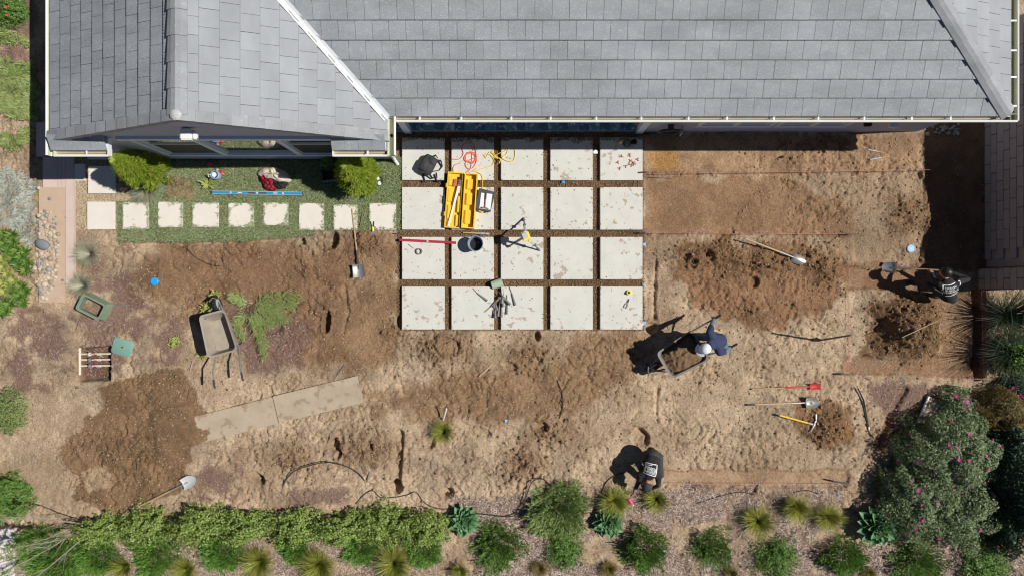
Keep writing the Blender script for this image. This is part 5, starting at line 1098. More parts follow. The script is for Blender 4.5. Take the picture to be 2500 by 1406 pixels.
# ================================================================== TOOLS AND THINGS
def frame(o, p0, p1, up=(0, 0, 1)):
    X_ = (Vector(p1) - Vector(p0)).normalized(); Z_ = Vector(up); Z_ = (Z_ - X_ * X_.dot(Z_)).normalized(); Y_ = Z_.cross(X_)
    m = Matrix((X_, Y_, Z_)).transposed().to_4x4(); m.translation = Vector(p0); o.matrix_world = m; return (Vector(p1) - Vector(p0)).length
def on_ground(a, b, lift=.02):
    p, q = P(*a), P(*b); z = gmax(p, q, 16) ; mz = .35 * z + .65 * (gz(p.x, p.y) + gz(q.x, q.y)) / 2; p.z = q.z = max(mz, z - .015) + lift; return p, q
def shovel(p0, p1, label, style='round', handle='wood', blade='steel', sock='steel', grip=None, bl=.29, bw=.23, sl=.30, face=1, name='shovel', up=(0, 0, 1), group=None):
    o = empty(name, p0, 0, label, 'shovel', group); Ln = frame(o, p0, p1, up)
    g0 = .12 if grip else 0
    MB().tube([(g0, 0, 0), ((Ln - bl - sl) * .5, 0, .002), (Ln - bl - sl + .05, 0, 0)], [.0165, .018, .0185], 9).build('handle', handle, o, True)
    if grip: MB().tube([(0, 0, 0), (g0 + .06, 0, 0)], [.022, .02], 9).build('grip', grip, o, True)
    else: MB().tube([(-.008, 0, 0), (.012, 0, 0)], [.012, .017], 9).build('end_knob', 'dark_grey', o, True)
    MB().tube([(Ln - bl - sl, 0, 0), (Ln - bl - .06, 0, 0), (Ln - bl + .10, 0, -.006)], [.021, .018, .010], 9).build('socket', sock, o, True)
    def fn(u, v):
        if style == 'round': w_ = bw * (1 if u < .45 else max(.02, math.sqrt(max(0, 1 - ((u - .45) / .56) ** 2)))) * (.93 + .07 * min(1, u * 4))
        else: w_ = bw * (.92 + .08 * u)
        y_ = (v - .5) * w_; return (Ln - bl + bl * u, y_, face * (.55 * y_ * y_ / bw * 1.6 - .02 * math.sin(PI * u) + (.02 if u < .05 else 0)))
    MB().sheet(fn, 10, 8, .004).build('blade', blade, o, True); return o
a, b = on_ground((861, 512), (880, 677), .03); shovel(a, b, 'square bladed shovel with long wooden handle lying off the lawn edge', 'square', 'wood', 'steel', 'dark_steel', bl=.27, bw=.26)
a, b = on_ground((338, 1236), (479, 1166), .03); shovel(a, b, 'pointed shovel with wooden handle running into the hedge shade', 'round', 'wood', 'light_grey', 'steel', bw=.26)
a, b = on_ground((1811, 585), (1956, 641), .06); shovel(a, b, 'shovel with pale wooden handle stuck into the dug soil bank', 'round', 'wood_pale', 'steel_bright', 'steel', bw=.20, face=-1)
a, b = on_ground((1834, 949), (2002, 942), .03); shovel(a, b, 'narrow trenching shovel with red blade and red sleeve', 'square', 'wood', 'red_paint', 'red_paint', bl=.24, bw=.125, sl=.52)
a, b = on_ground((1822, 987), (1997, 981), .03); shovel(a, b, 'grey round pointed shovel with dark grip beside the red one', 'round', 'wood_pale', 'steel', 'steel', grip='dark_grey', bw=.23, bl=.28)
tb = P(1996, 833); tb.z = gz(tb.x, tb.y) - .10; shovel(P(2077, 818, 1.36), tb, 'dark shovel standing upright with its blade pushed into the soil', 'square', 'old_wood', 'dark_steel', 'dark_steel', bw=.24, bl=.30, up=(0, 1, 0))
# pickaxe
a, b = on_ground((1897, 1011), (1982, 1034), .035); po = empty('pickaxe', a, 0, 'pickaxe with yellow handle and curved grey steel head', 'pickaxe'); Ln = frame(po, a, b)
MB().tube([(0, 0, 0), (Ln - .10, 0, 0)], [.019, .021], 10).build('handle', 'yellow_plastic', po, True); MB().tube([(-.02, 0, 0), (.02, 0, 0)], [.016, .021], 10).build('end_cap', 'black_plastic', po, True)
MB().tube([(Ln - .12, 0, 0), (Ln - .02, 0, .0)], [.026, .03], 10).build('collar', 'steel', po, True)
MB().tube([(Ln - .09, -.25, -.02), (Ln - .015, -.14, .0), (Ln + .01, 0, .01), (Ln + .03, .10, .0), (Ln - .0, .22, -.015)], [.006, .017, .028, .022, .02], 8, flat=.7).build('head', 'steel', po, True)
# levels
def level(a, b, label, m, zz, vial):
    p, q = P(*a), P(*b); p.z = q.z = zz; o = empty('spirit_level', p, 0, label, 'level'); Ln = frame(o, p, q); h_ = .062 if vial else .045
    MB().box((Ln / 2, 0, 0), (Ln - .02, h_, .028)).build('body', m, o, bevel=.003)
    for s_ in (-1, 1): MB().box((Ln / 2, s_ * h_ / 2, 0), (Ln, .008, .034)).build('edge_rail', 'light_grey' if vial else m, o)
    for x_ in (.005, Ln - .005): MB().box((x_, 0, 0), (.014, h_ + .012, .036)).build('end_cap', 'dark_grey', o, bevel=.003)
    for x_ in ((.21, .5, .785) if vial else (.5,)): MB().lathe([(.02, -.016), (.02, .019), (.010, .019), (.010, .014)], 14, (Ln * x_, 0, 0)).build('vial', 'white_plastic', o, True)
    if vial:
        for x_ in (.44, .56): MB().box((Ln * x_, 0, .0165), (.15, .03, .004)).build('grip_slot', 'dark_grey', o)
        for x_ in (.31, .70): MB().box((Ln * x_, 0, .0165), (.09, .016, .003)).build('printed_mark', 'white_plastic', o)
level((522, 472), (743, 475), 'long blue spirit level with white vials lying on the lawn', 'blue_level', .105, True); level((977, 587), (1114, 594), 'slim dark red level laid over two pavers', 'red_level', .112, False)
# bucket
p = P(1163, 598); bo = empty('bucket', (p.x, p.y, .096), 0, 'blue grey plastic bucket of dark water on a paver', 'bucket')
MB().lathe([(.125, 0), (.150, .27), (.162, .275), (.162, .30), (.152, .30), (.146, .27), (.118, .02)], 28).build('shell', 'bucket_plastic', bo, True); MB().lathe([(.10, .05), (.13, .10)], 24).build('water', 'bucket_water', bo)
MB().tube([(.16 * math.cos(t_), .16 * math.sin(t_), .285 + .0 * t_) for t_ in np.linspace(.3, 3.3, 14)], .005, 6).build('handle', 'dark_steel', bo)
MB().tube([(.02, .02, .105), (.08, .05, .11)], .012, 6).build('red_sponge', 'red_paint', bo)
# tripod with rotating laser
hp = P(1283, 577, .74); tz = .095; to = empty('laser_tripod', (hp.x, hp.y, tz), 0, 'yellow rotating laser on a grey aluminium tripod', 'tripod'); O = Vector(to.location)
for (fx, fy) in ((1279, 533), (1240, 604), (1318, 612)):
    f_ = P(fx, fy, tz) - O; f_.z = 0.02; top = f_.normalized() * .07; top.z = .56
    lg = MB().tube([top, top.lerp(f_, .55)], .026, 6, flat=.5).build('leg', 'light_grey', to); MB().tube([top.lerp(f_, .5), f_], .017, 6).build('lower_leg', 'mid_grey', lg); MB().tube([f_ + Vector((0, 0, .0)), f_ - f_.normalized() * .05 + Vector((0, 0, .04))], [.012, .03], 6).build('foot', 'black_plastic', lg)
    MB().box(top.lerp(f_, .52), (.06, .06, .05)).build('clamp', 'dark_grey', lg, bevel=.008)
MB().lathe([(.05, .50), (.085, .55), (.085, .58), (.03, .59)], 16).build('tripod_head', 'dark_grey', to, True)
MB().box((0, 0, .645), (.17, .18, .12), .35).build('laser_body', 'yellow_bright', to, bevel=.02); MB().box((-.015, .005, .735), (.12, .12, .05), .35).build('laser_top', 'light_grey', to, bevel=.012)
MB().tube([(.06, -.09, .63), (.09, -.11, .69), (.06, -.08, .70)], .014, 6).build('laser_handle', 'yellow_bright', to)
# yellow carrying case, open
c = P(1129, 493); co_ = empty('equipment_case', (c.x, c.y, .096), math.radians(-4), 'open yellow hard case with moulded inserts lying over the paver joint', 'case')
def shell(name, x0, x1, y0, y1, z0, z1, t_, m, par, inner=None):
    mb = MB(); mb.box(((x0 + x1) / 2, (y0 + y1) / 2, z0 + t_ / 2), (x1 - x0, y1 - y0, t_))
    mb.box((x0 + t_ / 2, (y0 + y1) / 2, (z0 + z1) / 2 + t_ / 2), (t_, y1 - y0, z1 - z0 - t_)); mb.box((x1 - t_ / 2, (y0 + y1) / 2, (z0 + z1) / 2 + t_ / 2), (t_, y1 - y0, z1 - z0 - t_))
    mb.box(((x0 + x1) / 2, y0 + t_ / 2, (z0 + z1) / 2 + t_ / 2), (x1 - x0 - 2 * t_, t_, z1 - z0 - t_)); mb.box(((x0 + x1) / 2, y1 - t_ / 2, (z0 + z1) / 2 + t_ / 2), (x1 - x0 - 2 * t_, t_, z1 - z0 - t_)); return mb.build(name, m, par)
sh = shell('base_shell', -.33, .0, -.585, .585, 0, .11, .022, 'yellow_plastic', co_); ls = shell('lid_shell', .03, .30, -.575, .575, 0, .17, .022, 'yellow_plastic', co_)
for (x_, y_, w_, l_, h_) in ((-.26, .40, .09, .20, .06), (-.26, .10, .09, .26, .045), (-.25, -.25, .09, .30, .05), (-.07, .30, .08, .30, .05), (-.06, -.08, .07, .34, .06), (-.07, -.42, .09, .24, .045)):
    MB().box((x_, y_, .022 + h_ / 2), (w_, l_, h_)).build('moulded_insert', 'yellow_plastic', sh, bevel=.012)
for (x_, y_, w_, l_, h_) in ((.16, .36, .16, .22, .05), (.16, .05, .15, .26, .06), (.16, -.33, .16, .30, .05)): MB().box((x_, y_, .022 + h_ / 2), (w_, l_, h_)).build('moulded_insert', 'yellow_plastic', ls, bevel=.014)
for y_ in (-.42, -.14, .18, .45): MB().box((.015, y_, .10), (.04, .05, .03)).build('hinge', 'dark_grey', co_, bevel=.006)
for y_ in (-.3, .3): MB().box((-.345, y_, .08), (.03, .09, .05)).build('latch', 'yellow_plastic', co_, bevel=.008)
MB().tube([(-.345, -.09, .05), (-.375, -.08, .05), (-.375, .08, .05), (-.345, .09, .05)], .013, 6).build('carry_handle', 'dark_grey', co_)
p, q = P(1122, 447, .2), P(1094, 555, .2); p.z = q.z = .185; ro = empty('grade_rod', p, 0, 'white telescoping grade rod with grey clamp end laid in the yellow case', 'measuring rod'); Ln = frame(ro, p, q)
MB().box((Ln / 2, 0, 0), (Ln, .045, .03)).build('rod', 'white_plastic', ro, bevel=.004); MB().box((0, 0, .004), (.14, .06, .04)).build('clamp', 'mid_grey', ro, bevel=.008); MB().box((-.11, 0, .004), (.06, .05, .035)).build('collar', 'black_plastic', ro, bevel=.006)
for k in range(3): MB().box((.02 - .04 * k, 0, .028), (.012, .052, .006)).build('band', 'dark_grey', ro)
MB().box((Ln - .01, .03, 0), (.03, .12, .03)).build('foot', 'yellow_plastic', ro, bevel=.006)
p = P(1111, 446, .2); ro = empty('laser_receiver', (p.x, p.y, .185), -.1, 'small orange laser receiver with grey screen in the yellow case', 'receiver'); MB().box((0, 0, 0), (.075, .15, .035)).build('body', 'orange_plastic', ro, bevel=.008); MB().box((0, .02, .019), (.045, .07, .006)).build('screen', 'mid_grey', ro)
# black tool box, white sheet, hammer
c = P(1184, 491, .12); xo = empty('tool_box', (c.x, c.y, .096), math.radians(-14), 'low black tool box with a lid beside the yellow case', 'box'); MB().box((0, 0, .06), (.33, .42, .12)).build('body', 'black_plastic', xo, bevel=.018); MB().box((0, 0, .132), (.35, .44, .02)).build('lid', 'dark_grey', xo, bevel=.008); MB().box((-.02, -.235, .07), (.10, .03, .03)).build('latch', 'yellow_plastic', xo, bevel=.004)
c = P(1186, 492, .25); s_ = MB().box((0, 0, 0), (.235, .33, .006)).build('white_sheet', 'white_plastic', None, bevel=.002, loc=(c.x, c.y, .244), rot=(0, 0, math.radians(-7))); tag(s_, 'blank white plastic sheet lying on the black tool box', 'sheet')
p, q = P(1187, 471, .26), P(1184, 508, .26); p.z = q.z = .268; ho = empty('hammer', p, 0, 'hammer with red and black handle on the white sheet', 'hammer'); Ln = frame(ho, p, q)
MB().tube([(0, 0, 0), (Ln * .45, 0, 0)], .016, 8).build('grip', 'dark_grey', ho, True); MB().tube([(Ln * .45, 0, 0), (Ln, 0, 0)], .012, 8).build('handle', 'red_paint', ho, True); MB().tube([(Ln, -.07, 0), (Ln, -.02, .0), (Ln, .03, 0), (Ln + .02, .08, -.01)], [.018, .014, .016, .006], 8).build('head', 'steel', ho, True)
# backpack
c = P(1046, 405, .12); bo = empty('backpack', (c.x, c.y, .096), math.radians(62), 'black backpack with loose straps lying on a paver', 'backpack')
def rbox(mb, c_, sx_, sy_, sz_, n=16, e=.45):
    rings = []
    for t_ in (-1, -.85, -.4, 0, .4, .85, 1):
        k = (1 - abs(t_) ** 3.2) ** .5 * .92 + .08; rings.append([(c_[0] + sx_ * k * math.copysign(abs(math.cos(2 * PI * i / n)) ** e, math.cos(2 * PI * i / n)), c_[1] + sy_ * k * math.copysign(abs(math.sin(2 * PI * i / n)) ** e, math.sin(2 * PI * i / n)), c_[2] + sz_ * t_) for i in range(n)])
    return mb.loft([[Vector(q) for q in r_] for r_ in rings])
rbox(MB(), (0, 0, .12), .21, .15, .12).build('body', 'fabric_bag', bo, True); rbox(MB(), (-.03, .05, .21), .13, .085, .06).build('pocket', 'fabric_bag', bo, True); rbox(MB(), (.10, -.06, .22), .07, .09, .04).build('top_flap', 'fabric_bag', bo, True)
for pts in ([(.16, -.10, .16), (.20, -.20, .08), (.12, -.27, .03), (.02, -.25, .02), (-.06, -.16, .08)], [(-.15, -.10, .14), (-.20, -.20, .06), (-.13, -.28, .02), (-.05, -.22, .02)], [(-.17, .02, .1), (-.26, -.02, .02), (-.34, -.10, .015)], [(-.10, -.20, .03), (-.20, -.30, .012), (-.16, -.38, .012)], [(.18, -.02, .2), (.25, -.06, .16), (.22, -.12, .12)]):
    MB().tube(pts, .022, 6, flat=.3).build('strap', 'black_plastic', bo, True)
# clothes dropped on the lawn
def heap(name, px, py, rx, ry, h, m, label, cat_, seed, zb=.06, par=None, rz=0):
    c = P(px, py, h * .5); r_ = random.Random(seed); ph = [r_.uniform(0, 6) for _ in range(8)]; mb = MB(); nr, na = 9, 40; rings = []
    for i in range(nr + 1):
        t_ = 1 - i / nr * .985; ring = []
        for k in range(na):
            a = 2 * PI * k / na; w_ = 1 + .13 * math.sin(2 * a + ph[0]) + .10 * math.sin(3 * a + ph[1]) + .05 * math.sin(7 * a + ph[2]); fold = .14 * math.sin(5 * a + ph[3] + 3 * t_) + .09 * math.sin(9 * a - 4 * t_ + ph[4]) + .06 * math.sin(14 * t_ + 2 * a)
            ring.append(Vector((rx * t_ * w_ * math.cos(a), ry * t_ * w_ * math.sin(a), h * max(0, (1 - t_ ** 2.4)) ** .55 * (1 + fold * (1 if t_ > .05 else 0)) + (0 if i == 0 else .004))))
        rings.append(ring)
    o = mb.loft(rings).build(name, m, None, True, loc=(c.x, c.y, zb), rot=(0, 0, rz)); return tag(o, label, cat_)
heap('jacket', 671, 428, .31, .17, .17, 'fabric_beige', 'crumpled beige jacket lying on a plaid shirt', 'jacket', 3, .075, rz=-.25); heap('plaid_shirt', 656, 443, .25, .15, .14, 'plaid', 'red and black plaid shirt heaped under a beige jacket', 'shirt', 5, rz=-.7); heap('black_bag', 684, 450, .16, .12, .12, 'fabric_black', 'black cloth bag tucked beside the plaid shirt', 'bag', 8)
# grey crate
c = P(812, 425, .12); ko = empty('plastic_crate', (c.x, c.y, .055), .12, 'dark grey open plastic crate beside the golden cypress', 'crate'); shell('body', -.19, .19, -.16, .16, 0, .24, .018, 'dark_grey', ko)
for k in range(4): MB().box((-.12 + .08 * k, -.163, .12), (.05, .008, .16)).build('rib', 'mid_grey', ko)
for s_ in (-1, 1): MB().box((0, s_ * .165, .232), (.41, .03, .022)).build('rim', 'mid_grey', ko)
# jug, bottle, tumbler, ear defenders
c = P(530, 430, .1); jo = empty('water_jug', (c.x, c.y, .062), .4, 'clear blue plastic jug with a handle on the lawn', 'jug'); MB().lathe([(.075, 0), (.09, .03), (.095, .15), (.085, .19), (.078, .19), (.07, .03)], 20).build('body', 'blue_disc', jo, True); MB().tube([(-.08, .03, .18), (-.12, .07, .17), (-.15, .03, .12), (-.10, .0, .06)], .012, 6).build('handle', 'white_plastic', jo, True); MB().lathe([(.05, .185), (.05, .2)], 16).build('lid', 'white_plastic', jo)
p, q = P(533, 416), P(552, 430); p.z = q.z = .10; bo = empty('drink_bottle', p, 0, 'clear bottle with red label and orange cap beside the jug', 'bottle'); Ln = frame(bo, p, q); MB().tube([(0, 0, 0), (.02, 0, 0), (Ln * .55, 0, 0)], [.02, .033, .033], 12).build('body', 'light_grey', bo, True); MB().tube([(Ln * .3, 0, 0), (Ln * .72, 0, 0)], .034, 12).build('label_band', 'red_level', bo, True); MB().tube([(Ln * .72, 0, 0), (Ln * .86, 0, 0), (Ln, 0, 0)], [.032, .02, .02], 12).build('cap', 'orange_plastic', bo, True)
p, q = P(512, 407), P(523, 399); p.z = q.z = .095; bo = empty('tumbler', p, 0, 'magenta tumbler lying in the wall shade on the lawn', 'tumbler'); Ln = frame(bo, p, q); MB().tube([(0, 0, 0), (.01, 0, 0), (Ln * .8, 0, 0)], [.028, .034, .038], 14).build('body', 'pink_plastic', bo, True); MB().tube([(Ln * .8, 0, 0), (Ln, 0, 0)], [.039, .036], 14).build('lid', 'red_level', bo, True)
c = P(925, 443, .05); eo = empty('ear_defenders', (c.x, c.y, .06), .5, 'white and black ear defenders lying beside the cypress', 'ear defenders')
for s_ in (-1, 1): MB().lathe([(.03, 0), (.042, .015), (.042, .045), (.025, .06)], 14, (.01 * s_, .055 * s_, .01)).build('cup', 'white_plastic', eo, True)
MB().tube([(0, .06, .06), (.07, .05, .05), (.10, 0, .04), (.07, -.05, .05), (0, -.06, .06)], .012, 6, flat=.5).build('headband', 'black_plastic', eo, True)
# two pronged cultivator and stick
p, q = P(911, 542), P(913, 570); p.z = q.z = .09; fo = empty('hand_cultivator', p, 0, 'small fork with black tines and yellow handle on a stepping stone', 'hand tool'); Ln = frame(fo, p, q)
for s_ in (-1, 1): MB().tube([(0, s_ * .035, 0), (.10, s_ * .02, .004), (.13, 0, .004)], [.008, .010, .012], 6).build('tine', 'black_plastic', fo)
MB().tube([(.11, 0, 0), (Ln - .03, 0, 0)], .019, 8).build('handle', 'yellow_bright', fo, True); MB().box((Ln, 0, -.03), (.05, .13, .012)).build('blade', 'mid_grey', fo, bevel=.004)
def stick(a, b, r_, m, label, name='stick', lift=.012, cat_='stick', zz=None):
    p, q = on_ground(a, b, lift)
    if zz: p.z = q.z = zz
    mid = p.lerp(q, .5) + Vector((random.uniform(-.004, .004), random.uniform(-.004, .004), .004)); mb = MB(); mb.tube([p - p, mid - p, q - p], [r_, r_ * 1.05, r_ * .8], 6); o = mb.build(name, m, None, True, loc=p); return tag(o, label, cat_)
stick((888, 518), (879, 563), .011, 'old_wood', 'weathered stick lying between the last two stepping stones', lift=.03); stick((958, 571), (975, 572), .012, 'dark_steel', 'short dark bolt on the soil by the red level', 'bolt', cat_='bolt')
stick((266, 749), (318, 744), .013, 'mid_grey', 'pale grey stick pointing out from the valve box frame'); stick((186, 804), (195, 778), .010, 'bark_dark', 'short dark stick below the valve box frame'); stick((1170, 918), (1202, 888), .016, 'wood_pale', 'splintered pale lath lying on trodden soil', 'lath', cat_='lath')
stick((465, 905), (472, 880), .014, 'rock_tan', 'short reddish stick left of the wheelbarrow handles'); stick((2178, 1076), (2208, 1074), .010, 'wood_pale', 'pale twig by the straw coloured soil'); stick((707, 1200), (738, 1234), .012, 'bark_dark', 'dark root lying against the hedge'); stick((903, 1150), (897, 1175), .014, 'mid_grey', 'short grey stub upright in sandy soil')
stick((1570, 432), (1640, 436), .004, 'bark_dark', 'thin root along the string trench'); stick((2160, 818), (2245, 778), .007, 'wood_pale', 'pale twig lying on the big soil pile', lift=.03); stick((842, 890), (815, 928), .008, 'mid_grey', 'thin curved grey twig above the plywood')
a, b = P(1082, 1025), P(1093, 992); a.z = .03; b.z = .28; o = MB().tube([Vector(), (b - a)], .018, 8).build('edging_stake', 'white_plastic', None, True, loc=a); tag(o, 'white plastic stake leaning beside the lone spiky tuft', 'stake')
# wooden mallet handle on the joint, tape, screw, measuring tape, pliers, paper bits
p, q = P(1131, 569), P(1195, 572); p.z = q.z = .075; mo = empty('wooden_stake', p, 0, 'flat wooden stake with a grey band lying in the paver joint', 'stake'); Ln = frame(mo, p, q); MB().tube([(0, 0, 0), (Ln * .65, 0, 0)], [.010, .018], 7).build('shaft', 'wood_pale', mo); MB().box((Ln * .74, 0, 0), (.10, .045, .035)).build('band', 'bucket_plastic', mo, bevel=.006); MB().box((Ln * .92, 0, 0), (.09, .035, .03)).build('head', 'wood_pale', mo, bevel=.005)
c = P(1025, 615); o = MB().lathe([(.045, 0), (.068, 0), (.068, .045), (.045, .045), (.045, .001)], 22).build('tape_roll', 'mid_grey', None, True, loc=(c.x, c.y, .096)); tag(o, 'roll of grey duct tape lying on a paver', 'tape')
p, q = P(999, 598), P(1011, 608); p.z = q.z = .103; o = MB().tube([Vector(), (q - p) * .15, (q - p)], [.010, .006, .004], 6).build('screw', 'dark_steel', None, loc=p); tag(o, 'long dark screw lying beside the tape roll', 'screw')
c = P(1533, 714); o = empty('tape_measure', (c.x, c.y, .096), .3, 'yellow and black tape measure on the corner paver', 'tape measure'); MB().lathe([(.042, 0), (.052, .008), (.052, .04), (.042, .048)], 18).build('case', 'yellow_bright', o, True); MB().lathe([(.026, .0485), (.026, .052)], 16).build('badge', 'black_plastic', o); MB().box((-.055, .0, .02), (.035, .04, .03)).build('mouth', 'black_plastic', o, bevel=.004)
c = P(1530, 738); o = empty('pliers', (c.x, c.y, .105), math.radians(65), 'pair of grey pliers lying on the corner paver', 'pliers')
for s_ in (-1, 1): MB().tube([(.0, 0, 0), (-.05, s_ * .03, 0), (-.10, s_ * .028, 0), (-.13, s_ * .018, 0)], [.012, .012, .012, .009], 6).build('handle', 'steel', o, True)
MB().tube([(-.01, 0, 0), (.04, 0, 0), (.085, 0, 0)], [.018, .018, .008], 6, flat=.6).build('jaw', 'dark_steel', o, True)
for i, (a, b, m, sz, lb) in enumerate(((1453, 373, 'white_plastic', .06, 'crumpled foil scrap in the paver joint by the wall shade'), (1375, 445, 'blue_cap', .045, 'flattened blue cap at the lower edge of a paver'), (1573, 598, 'blue_disc', .045, 'torn blue wrapper beside the paver edge by the string end'), (1571, 694, 'blue_disc', .04, 'torn blue wrapper by the corner paver'), (1572, 789, 'blue_disc', .05, 'pale blue scrap in the soil by the paver corner'), (1236, 1026, 'blue_disc', .045, 'lone pale blue scrap on sandy soil'))):
    c = G(a, b, .025); r_ = random.Random(i); mb = MB(); vs = [(sz * (u_ - 1 + r_.uniform(-.3, .3)) * .7, sz * (v_ - 1 + r_.uniform(-.3, .3)) * .7, r_.uniform(0, .03)) for u_ in range(3) for v_ in range(3)]; mb.add(vs, [(k, k + 3, k + 4, k + 1) for k in (0, 1, 3, 4)]); o = mb.build('litter_scrap', m, None, loc=(c.x, c.y, max(c.z, .03))); tag(o, lb, 'litter')
for i, (a, b) in enumerate(((1516, 386), (1536, 382), (1506, 398), (1554, 393), (1512, 414), (1526, 407), (1543, 400), (1538, 396), (1547, 402), (1540, 406), (1535, 405))):
    c = P(a, b); mb = MB(); mb.box((0, 0, 0), (.075, .015, .016)); mb.box((.0, .028, 0), (.015, .04, .016)); o = mb.build('paver_spacer', 'orange_plastic', None, loc=(c.x, c.y, .104), rot=(0, 0, i * 1.9)); o.data.materials[0] = MAT['bark_red'] if 'bark_red' in MAT else mat('bark_red', (.36, .13, .07), .7); tag(o, 'small terracotta T shaped spacer strewn on the shaded corner paver', 'spacer', 'T shaped spacers on the paver')
# things in the wall shade on the first row
c = P(1513, 351); o = empty('glue_bottle', (c.x, c.y, .096), 0, 'small yellowish bottle standing in the wall shade', 'bottle'); MB().lathe([(.035, 0), (.038, .02), (.036, .09), (.015, .12)], 14).build('body', 'yellow_plastic', o, True); MB().lathe([(.014, .118), (.012, .15)], 10).build('cap', 'light_grey', o, True)
c = P(1529, 354); o = MB().tube([(.075 * math.cos(t_) * (1 + .08 * math.sin(t_ * .7)), .075 * math.sin(t_), .012 + .003 * t_) for t_ in np.linspace(0, 22, 90)], .008, 6).build('hose_coil', 'dark_grey', None, loc=(c.x, c.y, .096)); tag(o, 'small coil of dark tube in the wall shade', 'hose')
c = P(1546, 349); o = heap('dark_cloth', 1546, 349, .07, .06, .05, 'fabric_black', 'small dark rag in the wall shade on a paver', 'rag', 14, .096)
# cords
def curl(name, pts, r_, m, label, cat_, parts=()):
    c0 = Vector(pts[0]); o = MB().tube([Vector(q) - c0 for q in pts], r_, 6).build(name, m, None, True, loc=c0); return tag(o, label, cat_)
def spl(pts, n=10):
    out = []; pts = [Vector(q) for q in pts]
    for i in range(len(pts) - 1):
        p0, p1, p2, p3 = pts[max(i - 1, 0)], pts[i], pts[i + 1], pts[min(i + 2, len(pts) - 1)]
        for k in range(n): t_ = k / n; out.append(.5 * ((2 * p1) + (p2 - p0) * t_ + (2 * p0 - 5 * p1 + 4 * p2 - p3) * t_ * t_ + (3 * p1 - p0 - 3 * p2 + p3) * t_ ** 3))
    return out + [pts[-1]]
pc = lambda l, z=.104: [Vector((P(a, b).x, P(a, b).y, z + .002 * (i % 4))) for i, (a, b) in enumerate(l)]
rr_ = random.Random(4); loop = [(1104, 391), (1122, 391), (1132, 378), (1128, 362), (1140, 352), (1156, 355), (1162, 372), (1164, 395), (1155, 412), (1142, 414), (1138, 400)]
for k in range(26): a = k * .95; loop.append((1150 + (14 + rr_.uniform(-4, 3)) * math.cos(a), 388 + (13 + rr_.uniform(-4, 3)) * math.sin(a)))
loop += [(1150, 412), (1138, 424)]; curl('extension_cord', spl(pc(loop)), .0075, 'cord_red', 'tangled red extension cord coiled on a paver', 'cord')
curl('extension_cord', spl(pc([(1123, 402), (1112, 405), (1107, 414), (1109, 424)])), .0075, 'cord_red', 'short red cord end with a plug above the yellow case', 'cord')
lp = [(1178, 468), (1179, 450), (1177, 432), (1168, 424), (1157, 420), (1164, 414), (1154, 422), (1168, 418), (1186, 412), (1202, 406), (1206, 394), (1200, 384), (1190, 378), (1183, 382), (1187, 387), (1196, 374), (1204, 380), (1216, 390), (1208, 384), (1200, 372), (1206, 378), (1214, 386), (1222, 394), (1218, 402), (1222, 390), (1208, 388), (1214, 380), (1232, 372), (1240, 366), (1236, 380), (1226, 388), (1238, 396), (1252, 396), (1257, 384), (1256, 368), (1246, 356), (1234, 360), (1226, 366)]
curl('extension_cord', spl(pc(lp)), .0075, 'cord_yellow', 'tangled yellow extension cord across the paver joint', 'cord')
# grey spike stakes tipped out of a green scoop
zf = lambda X_, Y_: P(1120 + X_ / 8.79, 660 + Y_ / 8.79)
for i, (t0, t1, t2) in enumerate((((310, 385), (405, 490), (615, 650)), ((565, 890), (700, 770), (900, 570)), ((860, 460), (935, 550), (960, 780)), ((905, 510), (965, 565), (1110, 735)), ((1088, 352), (1140, 490), (1215, 745)), ((1035, 520), (1040, 640), (1035, 935)), ((950, 380), (960, 500), (925, 700)), ((895, 600), (875, 740), (845, 975)), ((905, 640), (920, 750), (920, 1000)), ((860, 560), (820, 640), (750, 780)), ((800, 640), (800, 720), (830, 850)), ((795, 760), (790, 850), (788, 1010)))):
    a, b, c = zf(*t0), zf(*t1), zf(*t2); z = .112 + .018 * (i % 4 if 1 <= i < 4 or i > 5 else 0); o = empty('spike_stake', (b.x, b.y, z), 0, 'grey hollow stake with thin spike in the pile beside the green scoop', 'stake', 'grey stakes tipped on the pavers')
    MB().tube([Vector(), c.lerp(b, .5) - b, c - b], [.013, .020, .028], 8).build('sleeve', 'mid_grey', o, True); MB().tube([a - b, Vector()], .006, 5).build('spike', 'old_wood', o)
o0 = P(1214, 693); go_ = empty('green_scoop', (o0.x, o0.y, .10), math.radians(17), 'pale green plastic scoop lying on its side by the stake pile', 'scoop')
def fn(u, v): a = PI * (.02 + .96 * v); return (-.12 + .24 * u, .10 * math.cos(a) * (.85 + .15 * u), .10 * math.sin(a) * (.85 + .15 * u))
MB().sheet(fn, 4, 14, .005).build('shell', 'green_pale', go_, True); MB().prism([(-.095, 0), (.095, 0), (.08, .055), (0, .095), (-.08, .055)], 0, .006).build('end_wall', 'green_lid', go_, rot=(PI / 2, 0, PI / 2), loc=(.115, 0, 0))
